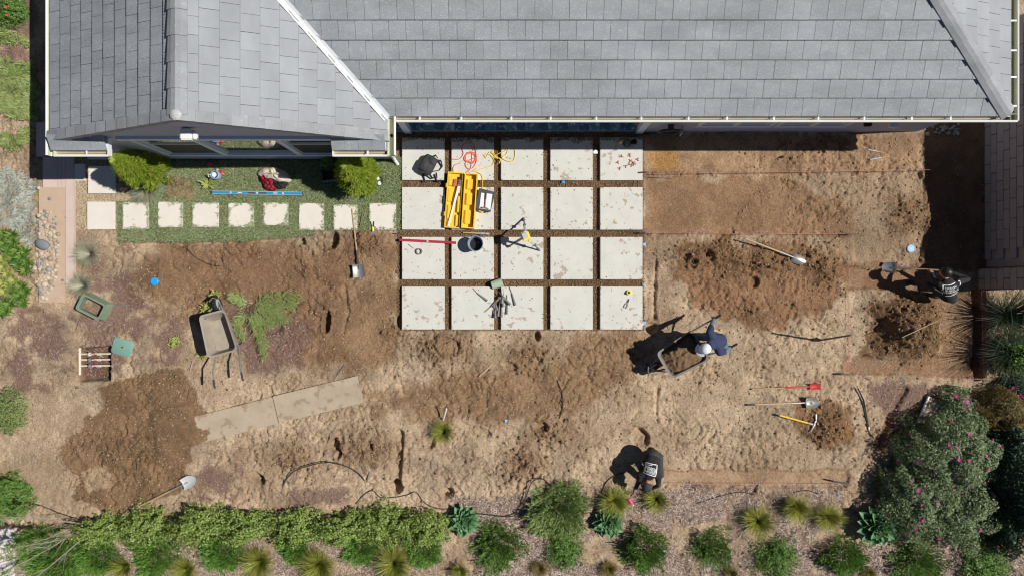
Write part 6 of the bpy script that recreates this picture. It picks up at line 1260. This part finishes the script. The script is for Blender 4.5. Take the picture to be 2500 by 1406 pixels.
# string lines and their pegs
def string(a, b, label, z=.09, m='string_pink'):
    p, q = P(*a), P(*b); p.z = z; q.z = z; o = MB().tube([Vector(), (q - p) * .5 + Vector((0, 0, -.01)), q - p], .0030, 5).build('string_line', m, None, loc=p); tag(o, label, 'string')
def peg(a, b, label, m='black_plastic'):
    p, q = P(*a), P(*b); p.z = q.z = .11; o = empty('line_peg', p, 0, label, 'peg', 'string line pegs'); Ln = frame(o, p, q); MB().box((Ln / 2, 0, 0), (Ln, .03, .03)).build('bar', m, o, bevel=.003); MB().tube([(Ln * .9, 0, .02), (Ln * .9, 0, -.16)], [.014, .004], 6).build('pin', 'dark_steel', o)
string((1566, 426), (2272, 417), 'pink string line running along the wall side trench'); string((1566, 570), (2084, 573), 'pink string line between the paver corner and the middle peg'); string((1612, 1178), (2056, 1180), 'pink string line along the mulch bed edge'); string((2066, 912), (2400, 925), 'pink string line over the lower excavated strip'); string((2390, 712), (2396, 925), 'pink string line over the narrow deep trench'); string((2070, 660), (2068, 912), 'faint pink string joining the two excavated strips', .07)
peg((1557, 424), (1576, 423), 'black peg on the shaded corner paver edge'); peg((1557, 570), (1575, 569), 'black peg at the paver joint end'); peg((2062, 573), (2087, 573), 'black peg at the middle string end', 'bark_dark'); peg((2028, 1170), (2066, 1178), 'black peg at the mulch bed string end'); peg((2046, 912), (2070, 912), 'dark peg at the lower strip corner', 'bark_dark'); peg((2390, 928), (2404, 928), 'dark peg at the deep trench end', 'bark_dark')
for (a, b, lb) in (((2120, 366), (2160, 374), 'upper blue marking stake with pale tip on brown soil'), ((2125, 390), (2170, 382), 'lower blue marking stake with pale tip on brown soil')):
    p, q = on_ground(a, b, .015); o = empty('marking_stake', p, 0, lb, 'stake'); Ln = frame(o, p, q); MB().tube([(0, 0, 0), (Ln * .55, 0, 0)], .012, 6).build('painted_end', 'blue_disc', o); MB().tube([(Ln * .55, 0, 0), (Ln, 0, 0)], [.010, .004], 6).build('tip', 'wood_pale', o)
# irrigation hoses
def hose(pts, label, r_=.011, lift=.012, m='hose_black', arch=0.0):
    q = spl([P(*a) for a in pts], 6); n_ = len(q); q = [Vector((v.x, v.y, gz(v.x, v.y) + lift + arch * math.sin(PI * i / (n_ - 1)))) for i, v in enumerate(q)]
    for _ in range(2): q = [q[0]] + [Vector((q[i].x, q[i].y, max(q[i].z, (q[i - 1].z + q[i + 1].z) / 2))) for i in range(1, n_ - 1)] + [q[-1]]
    c0 = q[0].copy(); o = MB().tube([v - c0 for v in q], r_, 7).build('drip_hose', m, None, True, loc=c0); tag(o, label, 'hose'); return o
hose([(1360, 928), (1372, 960), (1373, 995), (1365, 1020)], 'short black hose end curving on trodden soil'); hose([(2087, 945), (2106, 985), (2115, 1025), (2119, 1050), (2130, 1066)], 'black drip hose with white coupling below the soil pile'); hose([(2095, 947), (2110, 982), (2117, 1025), (2120, 1045)], 'second black drip hose alongside the coupled one', .009)
hose([(690, 1185), (715, 1150), (760, 1132), (805, 1125), (850, 1135), (880, 1155), (890, 1172)], 'arched black drip hose with white tee in sandy soil', .011, .02, arch=.10); hose([(692, 1180), (725, 1146), (770, 1131)], 'thin grey tube beside the arched drip hose', .007, .02, 'mid_grey')
hose([(868, 1230), (888, 1207), (910, 1197), (932, 1214), (990, 1208), (1015, 1200), (1035, 1225), (1065, 1240), (1108, 1241)], 'wavy black drip hose running to the first agave', .010); hose([(1160, 1252), (1200, 1255), (1240, 1258), (1270, 1245), (1285, 1205), (1300, 1172), (1325, 1166), (1345, 1185)], 'black drip hose looping over the wide olive shrub', .012, .02, arch=.08); hose([(1468, 1202), (1480, 1175), (1500, 1160), (1524, 1152)], 'black drip hose running under the crouching person', .011)
hose([(1700, 1228), (1750, 1212), (1800, 1200), (1845, 1207)], 'black drip hose lying on pale mulch below the string', .010); hose([(455, 605), (480, 630), (520, 648), (545, 648)], 'thin black tube curving below the lawn edge', .008); hose([(200, 785), (210, 805), (228, 822), (250, 815), (280, 792), (306, 774)], 'thin tan tube curving below the valve box frame', .008, m='old_wood'); hose([(268, 890), (272, 905), (262, 920), (235, 930)], 'black cable curving out of the valve pit', .010, .0); hose([(1935, 1200), (1970, 1196), (1995, 1204)], 'black drip hose end behind the topmost spiky tuft', .010); hose([(1900, 1275), (1930, 1272)], 'thin black tube between two spiky tufts', .008)
for (a, b, lb) in ((2119, 1044, 'white hose coupling near the straw coloured soil'), (807, 1127, 'white hose tee on the arched drip hose')):
    c = G(a, b, .06); o = MB().tube([(0, -.035, 0), (0, .035, 0)] if a > 1000 else [(-.045, 0, 0), (.045, 0, 0)], [.018, .018], 9).build('hose_coupling', 'white_plastic', None, True, loc=c); tag(o, lb, 'coupling')
# irrigation boxes
def rrect(w_, l_, r_, n=5): return [(sx_ * (w_ / 2 - r_) + r_ * math.cos(a), sy_ * (l_ / 2 - r_) + r_ * math.sin(a)) for sx_, sy_, a0 in ((1, 1, 0), (-1, 1, PI / 2), (-1, -1, PI), (1, -1, 1.5 * PI)) for a in [a0 + PI / 2 * k / n for k in range(n + 1)]]
c = P(224, 749, .2); c.z = gz(c.x, c.y); vo = empty('valve_box', c, math.radians(-27), 'green plastic valve box frame lying empty on mulch', 'valve box')
ring = lambda w_, l_, r_, z: [Vector((a, b, z)) for a, b in rrect(w_, l_, r_)]
MB().loft([ring(.60, .42, .05, 0), ring(.53, .35, .05, .22), ring(.55, .37, .06, .225), ring(.55, .37, .06, .255), ring(.49, .31, .04, .255), ring(.49, .31, .04, .235), ring(.455, .275, .04, .232), ring(.50, .32, .04, .0)], False, False).build('frame', 'green_plastic', vo, True)
c = P(300, 847); c.z = gz(c.x, c.y) + .012; vo = empty('access_cover', c, math.radians(-14), 'teal green valve box lid lying beside the open pit', 'cover'); MB().loft([ring(.43, .34, .07, 0), ring(.44, .35, .07, .02), ring(.42, .33, .07, .03)]).build('plate', 'green_lid', vo, True); MB().lathe([(.02, .03), (.02, .034)], 12).build('bolt', 'dark_grey', vo)
c = P(228, 880); mo = empty('irrigation_manifold', (c.x, c.y, -.12), 0, 'white pipe manifold with three valves in the open pit', 'manifold'); mp = lambda a, b, z=0: Vector((P(a, b).x - c.x, P(a, b).y - c.y, z))
MB().tube([mp(188, 846, .02), mp(188, 916, .02)], .030, 10).build('main_pipe', 'old_pvc', mo, True)
for k, yy in enumerate((865, 879, 894)):
    MB().tube([mp(188, yy, .02), mp(268, yy - 1, .02)], .021, 9).build('branch_pipe', 'old_pvc', mo, True); MB().lathe([(.03, -.02), (.045, 0), (.045, .03), (.02, .06)], 12, mp(214, yy, .03)).build('valve', 'mid_grey' if k else 'old_pvc', mo, True); MB().tube([mp(232, yy, .02), mp(240, yy, .02)], .03, 9).build('union', 'old_pvc', mo, True)
    MB().tube([mp(216, yy, .08), mp(224, yy - 3, .07), mp(232, yy + 3, .05), mp(226, yy + 6, .03)], .006, 5).build('wire', ('red_level', 'red_paint', 'flower_pink')[k], mo)
for a, b, r_, m, lb in ((378, 687, .085, 'blue_cap', 'bright blue round sprinkler cap in damp soil'), (2225, 607, .09, 'blue_disc', 'scuffed blue round disc on soil by the wall shade')):
    c = G(a, b); o = MB().lathe([(r_ * .9, -.04), (r_, 0), (r_, .02), (r_ * .85, .028), (r_ * .8, .022), (.01, .024)], 22).build('sprinkler_cap' if a < 1000 else 'round_disc', m, None, True, loc=(c.x, c.y, c.z + .01)); tag(o, lb, 'cap')
# broken white edged slab
pts = [P(*q) for q in ((2236, 1030), (2263, 966), (2318, 986), (2292, 1032))]; c = sum(pts, Vector()) / 4; so_ = empty('concrete_offcut', (c.x, c.y, gz(c.x, c.y)), 0, 'grey slab offcut with white plaster edge by the flowering bush', 'slab'); MB().prism([((p - c).x, (p - c).y) for p in pts], 0, .07).build('slab', 'board_tan', so_, bevel=.006)
MB().tube([pts[0] - c + Vector((0, 0, .06)), pts[1] - c + Vector((0, 0, .06))], .028, 6).build('white_edge', 'white_plastic', so_); MB().prism([((p - c).x * .8 + .05, (p - c).y * .7) for p in pts[1:]], .0705, .076).build('plaster_patch', 'mortar', so_)
# garden hose and tap on the house wall
c = R(372, MF + 10, .55); ho = empty('garden_hose', c, 0, 'black garden hose coiled on a holder against the house wall', 'hose'); MB().tube([((.17 + .02 * math.sin(t_ * 1.7)) * math.cos(t_) * 1.25, -.02 - .004 * (t_ % 9), (.17 + .02 * math.sin(t_ * 2.3)) * math.sin(t_)) for t_ in np.linspace(0, 40, 180)], .017, 6).build('coil', 'hose_black', ho, True); MB().tube([(.2, 0, 0), (.24, -.01, -.25), (.24, -.02, -.5)], .017, 6).build('tail', 'hose_black', ho, True); MB().box((0, .03, .1), (.12, .10, .06)).build('holder', 'dark_grey', ho)
c = R(404, MF + 2, .45); ho = empty('wall_tap', c, 0, 'small grey garden tap with a dripping stub on the house wall', 'tap'); MB().tube([(0, .03, 0), (0, -.08, 0), (0, -.10, -.05)], .014, 8).build('spout', 'steel', ho, True); MB().box((0, -.05, .04), (.09, .02, .012)).build('lever', 'steel', ho); MB().tube([(0, -.10, -.06), (.005, -.12, -.25)], .012, 6).build('stub_hose', 'white_plastic', ho)
# wheelbarrows
def wheelbarrow(c, rz, label, tray_m, zr=.62, sc=1.0):
    o = empty('wheelbarrow', (c.x, c.y, gz(c.x, c.y) + .01), rz, label, 'wheelbarrow', 'wheelbarrows'); o.scale = (sc,) * 3
    def rr(x0, x1, w0, w1, z, r_=.09):
        pts = []
        for (sx_, sy_, a0) in ((1, 1, 0), (-1, 1, PI / 2), (-1, -1, PI), (1, -1, 1.5 * PI)):
            for k in range(6):
                a = a0 + PI / 2 * k / 5; w_ = (w1 if sx_ > 0 else w0) / 2; xx = (x1 if sx_ > 0 else x0); pts.append(Vector((xx - sx_ * r_ + r_ * math.cos(a), sy_ * (w_ - r_) + r_ * math.sin(a), z)))
        return pts
    T = .006; fz = zr - .29
    MB().loft([rr(-.34, .30, .54, .46, fz - T), rr(-.41, .43, .66, .58, zr - .01), rr(-.435, .455, .71, .63, zr - .012), rr(-.435, .455, .71, .63, zr + .008), rr(-.40, .42, .64, .56, zr), rr(-.335, .295, .53, .45, fz)]).build('tray', tray_m, o, True)
    for s_ in (-1, 1):
        hd_ = MB().tube([(.66, s_ * .06, .22), (.25, s_ * .19, fz - .03), (-.38, s_ * .275, fz - .01), (-.70, s_ * .325, zr + .0), (-1.03, s_ * .335, zr + .095)], .018, 8).build('handle', 'mid_grey', o, True); MB().tube([(-.88, s_ * .333, zr + .072), (-1.05, s_ * .335, zr + .098)], .023, 8).build('grip', 'black_plastic', hd_, True)
        MB().tube([(.06, s_ * .22, fz - .03), (-.16, s_ * .27, .03), (-.30, s_ * .27, .03), (-.38, s_ * .28, fz + .08)], .014, 7).build('leg', 'mid_grey', o, True)
        MB().tube([(.62, s_ * .07, .22), (.36, s_ * .20, zr - .05)], .012, 6).build('brace', 'mid_grey', o, True)
    MB().tube([(.70, -.10, .36), (.76, 0, .34), (.70, .10, .36)], .013, 6).build('nose_bar', 'mid_grey', o, True)
    wh = empty('wheel', (.62, 0, .20), parent=o); prof = [(.12, -.03), (.17, -.045), (.198, -.02), (.198, .02), (.17, .045), (.12, .03)]
    mb = MB(); n_ = 24
    for (rad_, y_) in prof:
        for k in range(n_): a = 2 * PI * k / n_; mb.v.append((rad_ * math.cos(a), y_, rad_ * math.sin(a)))
    mb.f = [(i * n_ + k, i * n_ + (k + 1) % n_, ((i + 1) % 6) * n_ + (k + 1) % n_, ((i + 1) % 6) * n_ + k) for i in range(6) for k in range(n_)]; mb.build('tyre', 'black_plastic', wh, True)
    MB().tube([(0, -.028, 0), (0, .028, 0)], [.118, .118], 20).build('rim', 'light_grey', wh, True); MB().tube([(0, -.09, 0), (0, .09, 0)], .012, 8).build('axle', 'steel', wh); return o
c = P(531, 815, .6); wheelbarrow(c, math.atan2(.965, -.26), 'empty dusty wheelbarrow parked beside the lime green cutting', 'tray_dusty', .60).scale = (1.0, .88, 1.0)
c = P(1667, 866, .62); wb = wheelbarrow(c, math.atan2(-.50, -.866), 'wheelbarrow heaped with brown soil in front of the capped person', 'tray_steel', .64); wz = wb.location.z
r_ = np.random.default_rng(21); nu, nv = 46, 36; VV = []
for i in range(nu):
    for j in range(nv):
        u = i / (nu - 1) * 2 - 1; v = j / (nv - 1) * 2 - 1; k = max(abs(u), abs(v)); rr2 = math.hypot(u, v) + 1e-6; uu = u * (1 - .18 * (u * v) ** 2); vv_ = v * (1 - .18 * (u * v) ** 2)
        VV.append((.0 + uu * .38, vv_ * (.30 - .03 * uu), .57 + .14 * (1 - k ** 2)))
VV = np.array(VV); nn_ = fbm(VV[:, 0] + 5, VV[:, 1], .12, 71, 4); VV[:, 2] += (nn_ - .5) * .16 - .03 * (VV[:, 1] < -.02) ; id_ = np.arange(nu * nv).reshape(nu, nv); FF = np.stack([id_[:-1, :-1], id_[1:, :-1], id_[1:, 1:], id_[:-1, 1:]], -1).reshape(-1, 4)
o = link('soil_load', mesh_np('soil_load', VV, FF, 'wet_soil'), None, wb.location, (0, 0, wb.rotation_euler.z)); tag(o, 'heap of crumbly brown soil inside the wheelbarrow', 'soil')
# ================================================================== PEOPLE
def person(name, label, segs, mats, extra=None, voxel=.010):
    """segs: (material key, p0, p1, r0, r1[, flat, side]) -> one continuous body"""
    mb = MB()
    for s_ in segs: mb.capsule(s_[1], s_[2], s_[3], s_[4], 14, *(s_[5:7] if len(s_) > 5 else ()))
    me = mb.mesh('body_src', None); src = bpy.data.objects.new('body_src', me); COL.objects.link(src)
    m1 = src.modifiers.new('r', 'REMESH'); m1.mode = 'VOXEL'; m1.voxel_size = voxel; m2 = src.modifiers.new('s', 'SMOOTH'); m2.iterations = 4; m2.factor = .5
    dg = bpy.context.evaluated_depsgraph_get(); dg.update(); body = bpy.data.meshes.new_from_object(src.evaluated_get(dg)); bpy.data.objects.remove(src)
    keys = []; 
    for s_ in segs:
        if s_[0] not in keys: keys.append(s_[0])
    n = len(body.polygons); C_ = np.zeros(n * 3); body.polygons.foreach_get('center', C_); C_ = C_.reshape(-1, 3); best = np.full(n, 1e9); mi = np.zeros(n, np.int32)
    for s_ in segs:
        a, b = np.array(s_[1]), np.array(s_[2]); e = b - a; t_ = np.clip(((C_ - a) @ e) / (e @ e + 1e-9), 0, 1); d = np.linalg.norm(C_ - a - t_[:, None] * e, axis=1) / (s_[3] + (s_[4] - s_[3]) * t_); k = d < best; best = np.where(k, d, best); mi = np.where(k, keys.index(s_[0]), mi)
    body.materials.clear()
    for k in keys: body.materials.append(MAT[mats[k]])
    body.polygons.foreach_set('material_index', mi); body.polygons.foreach_set('use_smooth', np.ones(n, bool)); body.name = 'body'
    base = Vector((float(C_[:, 0].mean()), float(C_[:, 1].mean()), float(C_[:, 2].min()))); o = empty(name, base, 0, label, 'person'); V_ = np.zeros(len(body.vertices) * 3); body.vertices.foreach_get('co', V_); V_ = V_.reshape(-1, 3) - np.array(base); body.vertices.foreach_set('co', V_.ravel().astype(np.float32)); body.update()
    bo = link('body', body, o); bvh = BVHTree.FromPolygons([tuple(v) for v in V_], [tuple(p.vertices) for p in body.polygons]); return o, bvh, base
def hand(wrist, d, up, segs, key='skin', curl_=.5, side=1):
    d = Vector(d).normalized(); up = Vector(up); up = (up - d * d.dot(up)).normalized(); s_ = d.cross(up) * side; w_ = Vector(wrist)
    segs.append((key, w_, w_ + d * .085, .028, .034, .6, tuple(s_)))
    for k, ln in enumerate((.070, .080, .074, .058)):
        b0 = w_ + d * .10 + s_ * ((k - 1.5) * .021); j = b0 + (d * math.cos(curl_) - up * math.sin(curl_)) * ln * .55; segs.append((key, b0, j, .0098, .009)); segs.append((key, j, j + (d * math.cos(curl_ * 2.2) - up * math.sin(curl_ * 2.2)) * ln * .5, .009, .008))
    t0 = w_ + d * .03 - s_ * .032; t1 = t0 + (d * .7 - s_ * .6 - up * .3).normalized() * .04; segs.append((key, t0, t1, .012, .010)); segs.append((key, t1, t1 + (d * .9 - up * .5).normalized() * .032, .010, .009))
def head(c, look, up, segs, r_=.092):
    c = Vector(c); f = Vector(look).normalized(); u = Vector(up); u = (u - f * f.dot(u)).normalized(); s_ = f.cross(u)
    segs.append(('skin', c + u * .035 - f * .012, c - u * .045 + f * .012, r_, r_ * .80)); segs.append(('skin', c + f * .088 - u * .005, c + f * .104 - u * .035, .012, .016))
    segs.append(('skin', c + f * .070 - u * .085, c + f * .078 - u * .095, .026, .024))
    for k in (-1, 1): segs.append(('skin', c + s_ * (k * .086) + u * .005, c + s_ * (k * .090) - u * .03, .014, .011)); segs.append(('skin', c + s_ * (k * .032) + f * .082 + u * .012, c + s_ * (k * .036) + f * .083 + u * .012, .012, .012))
    return c, f, u, s_
def skullcap(o, base, c, f, u, s_, m, name, r_=.104, lo=-.25, brim=False, hairline=.15):
    mb = MB(); c = c - base; rings = []
    for i in range(9):
        th = (PI / 2 - math.asin(max(-1, lo))) * (1 - i / 8 * .985); ring = []
        for k in range(22):
            a = 2 * PI * k / 22; fr = max(0, math.cos(a)); thh = th * (1 - .30 * fr * (hairline > 0)); ring.append(c + u * (.035 + r_ * math.cos(thh)) + (f * math.cos(a) * 1.10 + s_ * math.sin(a)) * (r_ * math.sin(thh)) - f * .012)
        rings.append(ring)
    ob = mb.loft(rings, False, True).build(name, m, o, True)
    if brim:
        def fn(q, v): a = (v - .5) * 2.0; rr2 = r_ * (1.0 + .75 * q * math.cos(a * .9)); return c + u * (.055 - .012 * q - .02 * (v - .5) ** 2) + f * (rr2 * math.cos(a) * 1.08 - .012) + s_ * (rr2 * math.sin(a))
        MB().sheet(fn, 4, 10, .006).build('visor', m, ob, True)
    return ob
def draped(o, bvh, verts, faces, n_, m, name, lift=.005, up=.25):
    mb = MB(); vs = []
    for v in verts:
        hit = bvh.ray_cast(Vector(v) + n_ * up, -n_); vs.append((hit[0] + n_ * lift) if hit[0] is not None else Vector(v))
    mb.v = [tuple(v) for v in vs]; mb.f = faces; me = bpy.data.meshes.new(name); me.from_pydata(mb.v, [], mb.f); me.materials.append(MAT[m]); return link(name, me, o)
def text_mesh(txt, size):
    cu = bpy.data.curves.new('txt', 'FONT'); cu.body = txt; cu.size = size; cu.resolution_u = 2; cu.offset = size * .012; ob = bpy.data.objects.new('txt', cu); COL.objects.link(ob); dg = bpy.context.evaluated_depsgraph_get(); me = bpy.data.meshes.new_from_object(ob.evaluated_get(dg)); bpy.data.objects.remove(ob)
    v = [tuple(q.co) for q in me.vertices]; f = [tuple(p.vertices) for p in me.polygons]; return v, f
def back_print(o, bvh, base, c, right, upv, w_, h_):
    """white frame, three words and a signature line printed on the back"""
    right = Vector(right).normalized(); upv = Vector(upv); upv = (upv - right * right.dot(upv)).normalized(); n_ = right.cross(upv); n_ = n_ if n_.z > 0 else -n_; c = Vector(c) - base; pt = lambda x_, y_: c + right * (x_ * w_) + upv * (y_ * h_)
    V_ = []; F_ = []
    def bar(x0, y0, x1, y1, t_, seg=8):
        a, b = pt(x0, y0), pt(x1, y1); d = (b - a).normalized(); q = n_.cross(d) * t_
        for k in range(seg + 1): p_ = a.lerp(b, k / seg); V_.extend([p_ - q, p_ + q])
        m_ = len(V_) - 2 * (seg + 1); F_.extend([(m_ + 2 * k, m_ + 2 * k + 1, m_ + 2 * k + 3, m_ + 2 * k + 2) for k in range(seg)])
    for q in ((-.5, .5, .5, .5), (.5, .5, .5, -.42), (.5, -.42, -.36, -.5), (-.42, -.5, -.5, .5)): bar(*q, .0085)
    bar(.0, -.36, .40, -.28, .005); draped(o, bvh, V_, F_, n_, 'print_white', 'print_frame')
    for i, t_ in enumerate(('DESIGN.', 'BUILD.', 'FURNISH.')):
        v, f = text_mesh(t_, .062); vs = [pt(-.40, .20 - .19 * i) + right * q[0] * 1.0 + upv * q[1] for q in v]; draped(o, bvh, vs, f, n_, 'print_white', 'print_text')
# ---- digger in the right hand trench
S_ = []; hip = P(2317, 722, .62); chest = P(2316, 702, .82); neck = P(2312, 684, .93); hc = P(2308, 666, 1.0)
sd_ = (P(2342, 692, .84) - P(2292, 698, .84)).normalized(); fw = Vector((-.75, .35, -.3))
S_ += [('shirt', hip, chest, .150, .165, .72, tuple(sd_)), ('shirt', chest, neck - (neck - chest) * .25, .165, .12, .70, tuple(sd_)), ('shirt', neck - (neck - chest) * .3, neck, .07, .06), ('skin', neck, hc - Vector((0, 0, .05)), .055, .055)]
shL, shR = P(2294, 694, .86), P(2340, 688, .88); elL, haL = P(2281, 684, .64), P(2274, 666, .56); elR, haR = P(2364, 681, .72), P(2312, 661, .62)
S_ += [('shirt', chest, shL, .10, .075), ('shirt', chest, shR, .10, .075), ('shirt', shL, elL, .070, .052), ('shirt', elL, elL.lerp(haL, .8), .050, .040), ('shirt', shR, elR, .070, .054), ('shirt', elR, elR.lerp(haR, .85), .052, .040)]
g0 = -.06; S_ += [('pants', hip, P(2302, 716, .58), .14, .12), ('pants', P(2303, 715, .60), P(2262, 694, .40), .105, .075), ('pants', P(2262, 694, .40), P(2236, 691, .05), .070, .052), ('pants', P(2326, 728, .58), P(2292, 714, .38), .105, .075), ('pants', P(2292, 714, .38), P(2276, 722, .05), .070, .052)]
for fx, fy in ((2236, 691), (2276, 722)): a = P(fx, fy, 0); a.z = gz(a.x, a.y) + .045; S_.append(('shoe', a + Vector((.05, -.02, .01)), a + Vector((-.15, .03, 0)), .048, .042))
hand(elL.lerp(haL, .82), haL - elL, (0, 0, 1), S_, curl_=.9, side=-1); hand(elR.lerp(haR, .85), haR - elR, (0, 0, 1), S_, curl_=.9)
hd1 = head(hc, fw, (0, .45, 1), S_)
o, bvh, base = person('person', 'person in a black printed sweatshirt digging with a shovel by the block wall', S_, dict(shirt='fabric_black', skin='skin', pants='fabric_bag', shoe='shoe')); skullcap(o, base, *hd1, 'hair', 'hair', .106, -.35)
back_print(o, bvh, base, P(2321, 706, .86) , (P(2345, 692, .9) - P(2300, 706, .9)), Vector((-.1, .55, .45)), .34, .30)
stp = P(2152, 652, 0); stp.z = gz(stp.x, stp.y) + .015
shovel(haR + Vector((.05, 0, -.02)), stp, 'wooden handled shovel with shiny blade held by the digging person', 'round', 'wood', 'steel_bright', 'steel', bw=.23)
# ---- person pushing the loaded wheelbarrow
S_ = []; hip = P(1757, 831, .86); chest = P(1745, 834, 1.10); neck = P(1733, 842, 1.24); hc = P(1722, 850, 1.30); shR, shL = P(1733, 811, 1.17), P(1757, 859, 1.17); sd_ = (shL - shR).normalized(); fw = Vector((-.85, -.45, -.5))
S_ += [('shirt', hip, chest, .150, .170, .72, tuple(sd_)), ('shirt', chest, chest.lerp(neck, .7), .170, .11, .72, tuple(sd_)), ('skin', neck - Vector((0, 0, .03)), hc - Vector((0, 0, .04)), .055, .055)]
hR, hL = P(1743, 779, .74), P(1782, 849, .74); eR, eL = P(1737, 794, .94), P(1771, 858, .94)
S_ += [('shirt', chest, shR, .10, .078), ('shirt', chest, shL, .10, .078), ('shirt', shR, shR.lerp(eR, .65), .075, .066), ('sleeve', shR.lerp(eR, .5), eR, .058, .050), ('sleeve', eR, eR.lerp(hR, .85), .050, .042), ('shirt', shL, shL.lerp(eL, .65), .075, .066), ('sleeve', shL.lerp(eL, .5), eL, .058, .050), ('sleeve', eL, eL.lerp(hL, .85), .050, .042)]
S_ += [('pants', hip, hip - Vector((0, 0, .08)), .15, .14), ('pants', P(1746, 822, .80), P(1708, 822, .50), .11, .075), ('pants', P(1708, 822, .50), P(1720, 818, .08), .070, .052), ('pants', P(1764, 842, .80), P(1758, 846, .46), .11, .075), ('pants', P(1758, 846, .46), P(1764, 840, .08), .070, .052)]
for fx, fy in ((1720, 818), (1762, 840)): a = P(fx, fy, 0); a.z = gz(a.x, a.y) + .045; S_.append(('shoe', a + Vector((.05, .02, .01)), a + Vector((-.13, -.05, 0)), .048, .042))
hand(eR.lerp(hR, .85), hR - eR, (.4, .2, 1), S_, 'glove', .9); hand(eL.lerp(hL, .85), hL - eL, (.4, .2, 1), S_, 'glove', .9, -1); hd1 = head(hc, fw, (-.3, -.1, 1), S_)
o, bvh, base = person('person', 'person in a navy shirt and white cap bending over the loaded wheelbarrow', S_, dict(shirt='fabric_navy', skin='skin', pants='fabric_denim', shoe='shoe', sleeve='fabric_sleeve', glove='dark_grey')); skullcap(o, base, *hd1, 'cap_white', 'cap', .108, .05, True, 0); skullcap(o, base, hd1[0] - hd1[2] * .02 - hd1[1] * .012, *hd1[1:], 'hair', 'hair', .102, -.45)
# ---- crouching person spraying a mark
S_ = []; hip = P(1594, 1114, .50); chest = P(1590, 1146, .64); neck = P(1583, 1168, .62); hc = P(1579, 1184, .60); shL, shR = P(1564, 1158, .60), P(1607, 1162, .60); sd_ = (shR - shL).normalized(); fw = Vector((-.15, -.75, -.8))
S_ += [('shirt', hip, chest, .155, .175, .75, tuple(sd_)), ('shirt', chest, chest.lerp(neck, .6), .17, .11, .70, tuple(sd_)), ('skin', chest.lerp(neck, .8), hc, .055, .055)]
eL, hL = P(1557, 1180, .40), P(1545, 1208, .17); eR, hR = P(1608, 1184, .36), P(1588, 1194, .16)
S_ += [('shirt', chest, shL, .10, .078), ('shirt', chest, shR, .10, .078), ('shirt', shL, shL.lerp(eL, .5), .072, .062), ('sleeve', shL.lerp(eL, .4), eL, .054, .048), ('sleeve', eL, eL.lerp(hL, .4), .047, .043), ('cuff', eL.lerp(hL, .38), eL.lerp(hL, .6), .044, .040), ('skin', eL.lerp(hL, .55), eL.lerp(hL, .8), .034, .028), ('shirt', shR, shR.lerp(eR, .5), .072, .062), ('sleeve', shR.lerp(eR, .4), eR, .054, .048), ('sleeve', eR, eR.lerp(hR, .8), .047, .036)]
S_ += [('pants', hip, hip - Vector((0, 0, .05)), .16, .15), ('pants', P(1582, 1114, .46), P(1566, 1142, .34), .11, .080), ('pants', P(1566, 1142, .34), P(1592, 1104, .08), .072, .055), ('pants', P(1606, 1116, .46), P(1612, 1164, .34), .11, .075), ('knee', P(1612, 1166, .34), P(1611, 1172, .32), .078, .070), ('pants', P(1612, 1166, .34), P(1612, 1128, .07), .072, .055)]
for fx, fy, dy in ((1592, 1102, .13), (1612, 1126, .13)): a = P(fx, fy, 0); a.z = gz(a.x, a.y) + .045; S_.append(('shoe', a + Vector((0, .06, .01)), a + Vector((-.01, -dy, 0)), .048, .042))
hand(eL.lerp(hL, .8), hL - eL, (.3, 0, 1), S_, 'skin', .7); hand(eR.lerp(hR, .8), hR - eR, (0, 0, 1), S_, 'skin', .5, -1); hd1 = head(hc, fw, (0, -.6, .8), S_)
o, bvh, base = person('person', 'person in a black printed shirt and dark cap crouching with a pink spray can', S_, dict(shirt='fabric_black', skin='skin', pants='fabric_bag', shoe='shoe', sleeve='fabric_green', cuff='fabric_grey', knee='fabric_grey')); skullcap(o, base, *hd1, 'fabric_bag', 'cap', .108, -.05, True, 0)
back_print(o, bvh, base, P(1591, 1146, .78), (P(1571, 1140, .8) - P(1601, 1149, .8)), Vector((-.12, -.55, .02)), .235, .225)
p, q = P(1534, 1216, .14), P(1546, 1234, .10); co_ = empty('spray_can', p, 0, 'neon pink marking spray can in the crouching person\'s hand', 'spray can'); Ln = frame(co_, p, q); MB().tube([(0, 0, 0), (.008, 0, 0), (Ln * .8, 0, 0), (Ln * .85, 0, 0)], [.028, .034, .034, .024], 14).build('can', 'pink_plastic', co_, True); MB().tube([(Ln * .85, 0, 0), (Ln, 0, 0)], [.018, .014], 10).build('nozzle', 'white_plastic', co_, True)
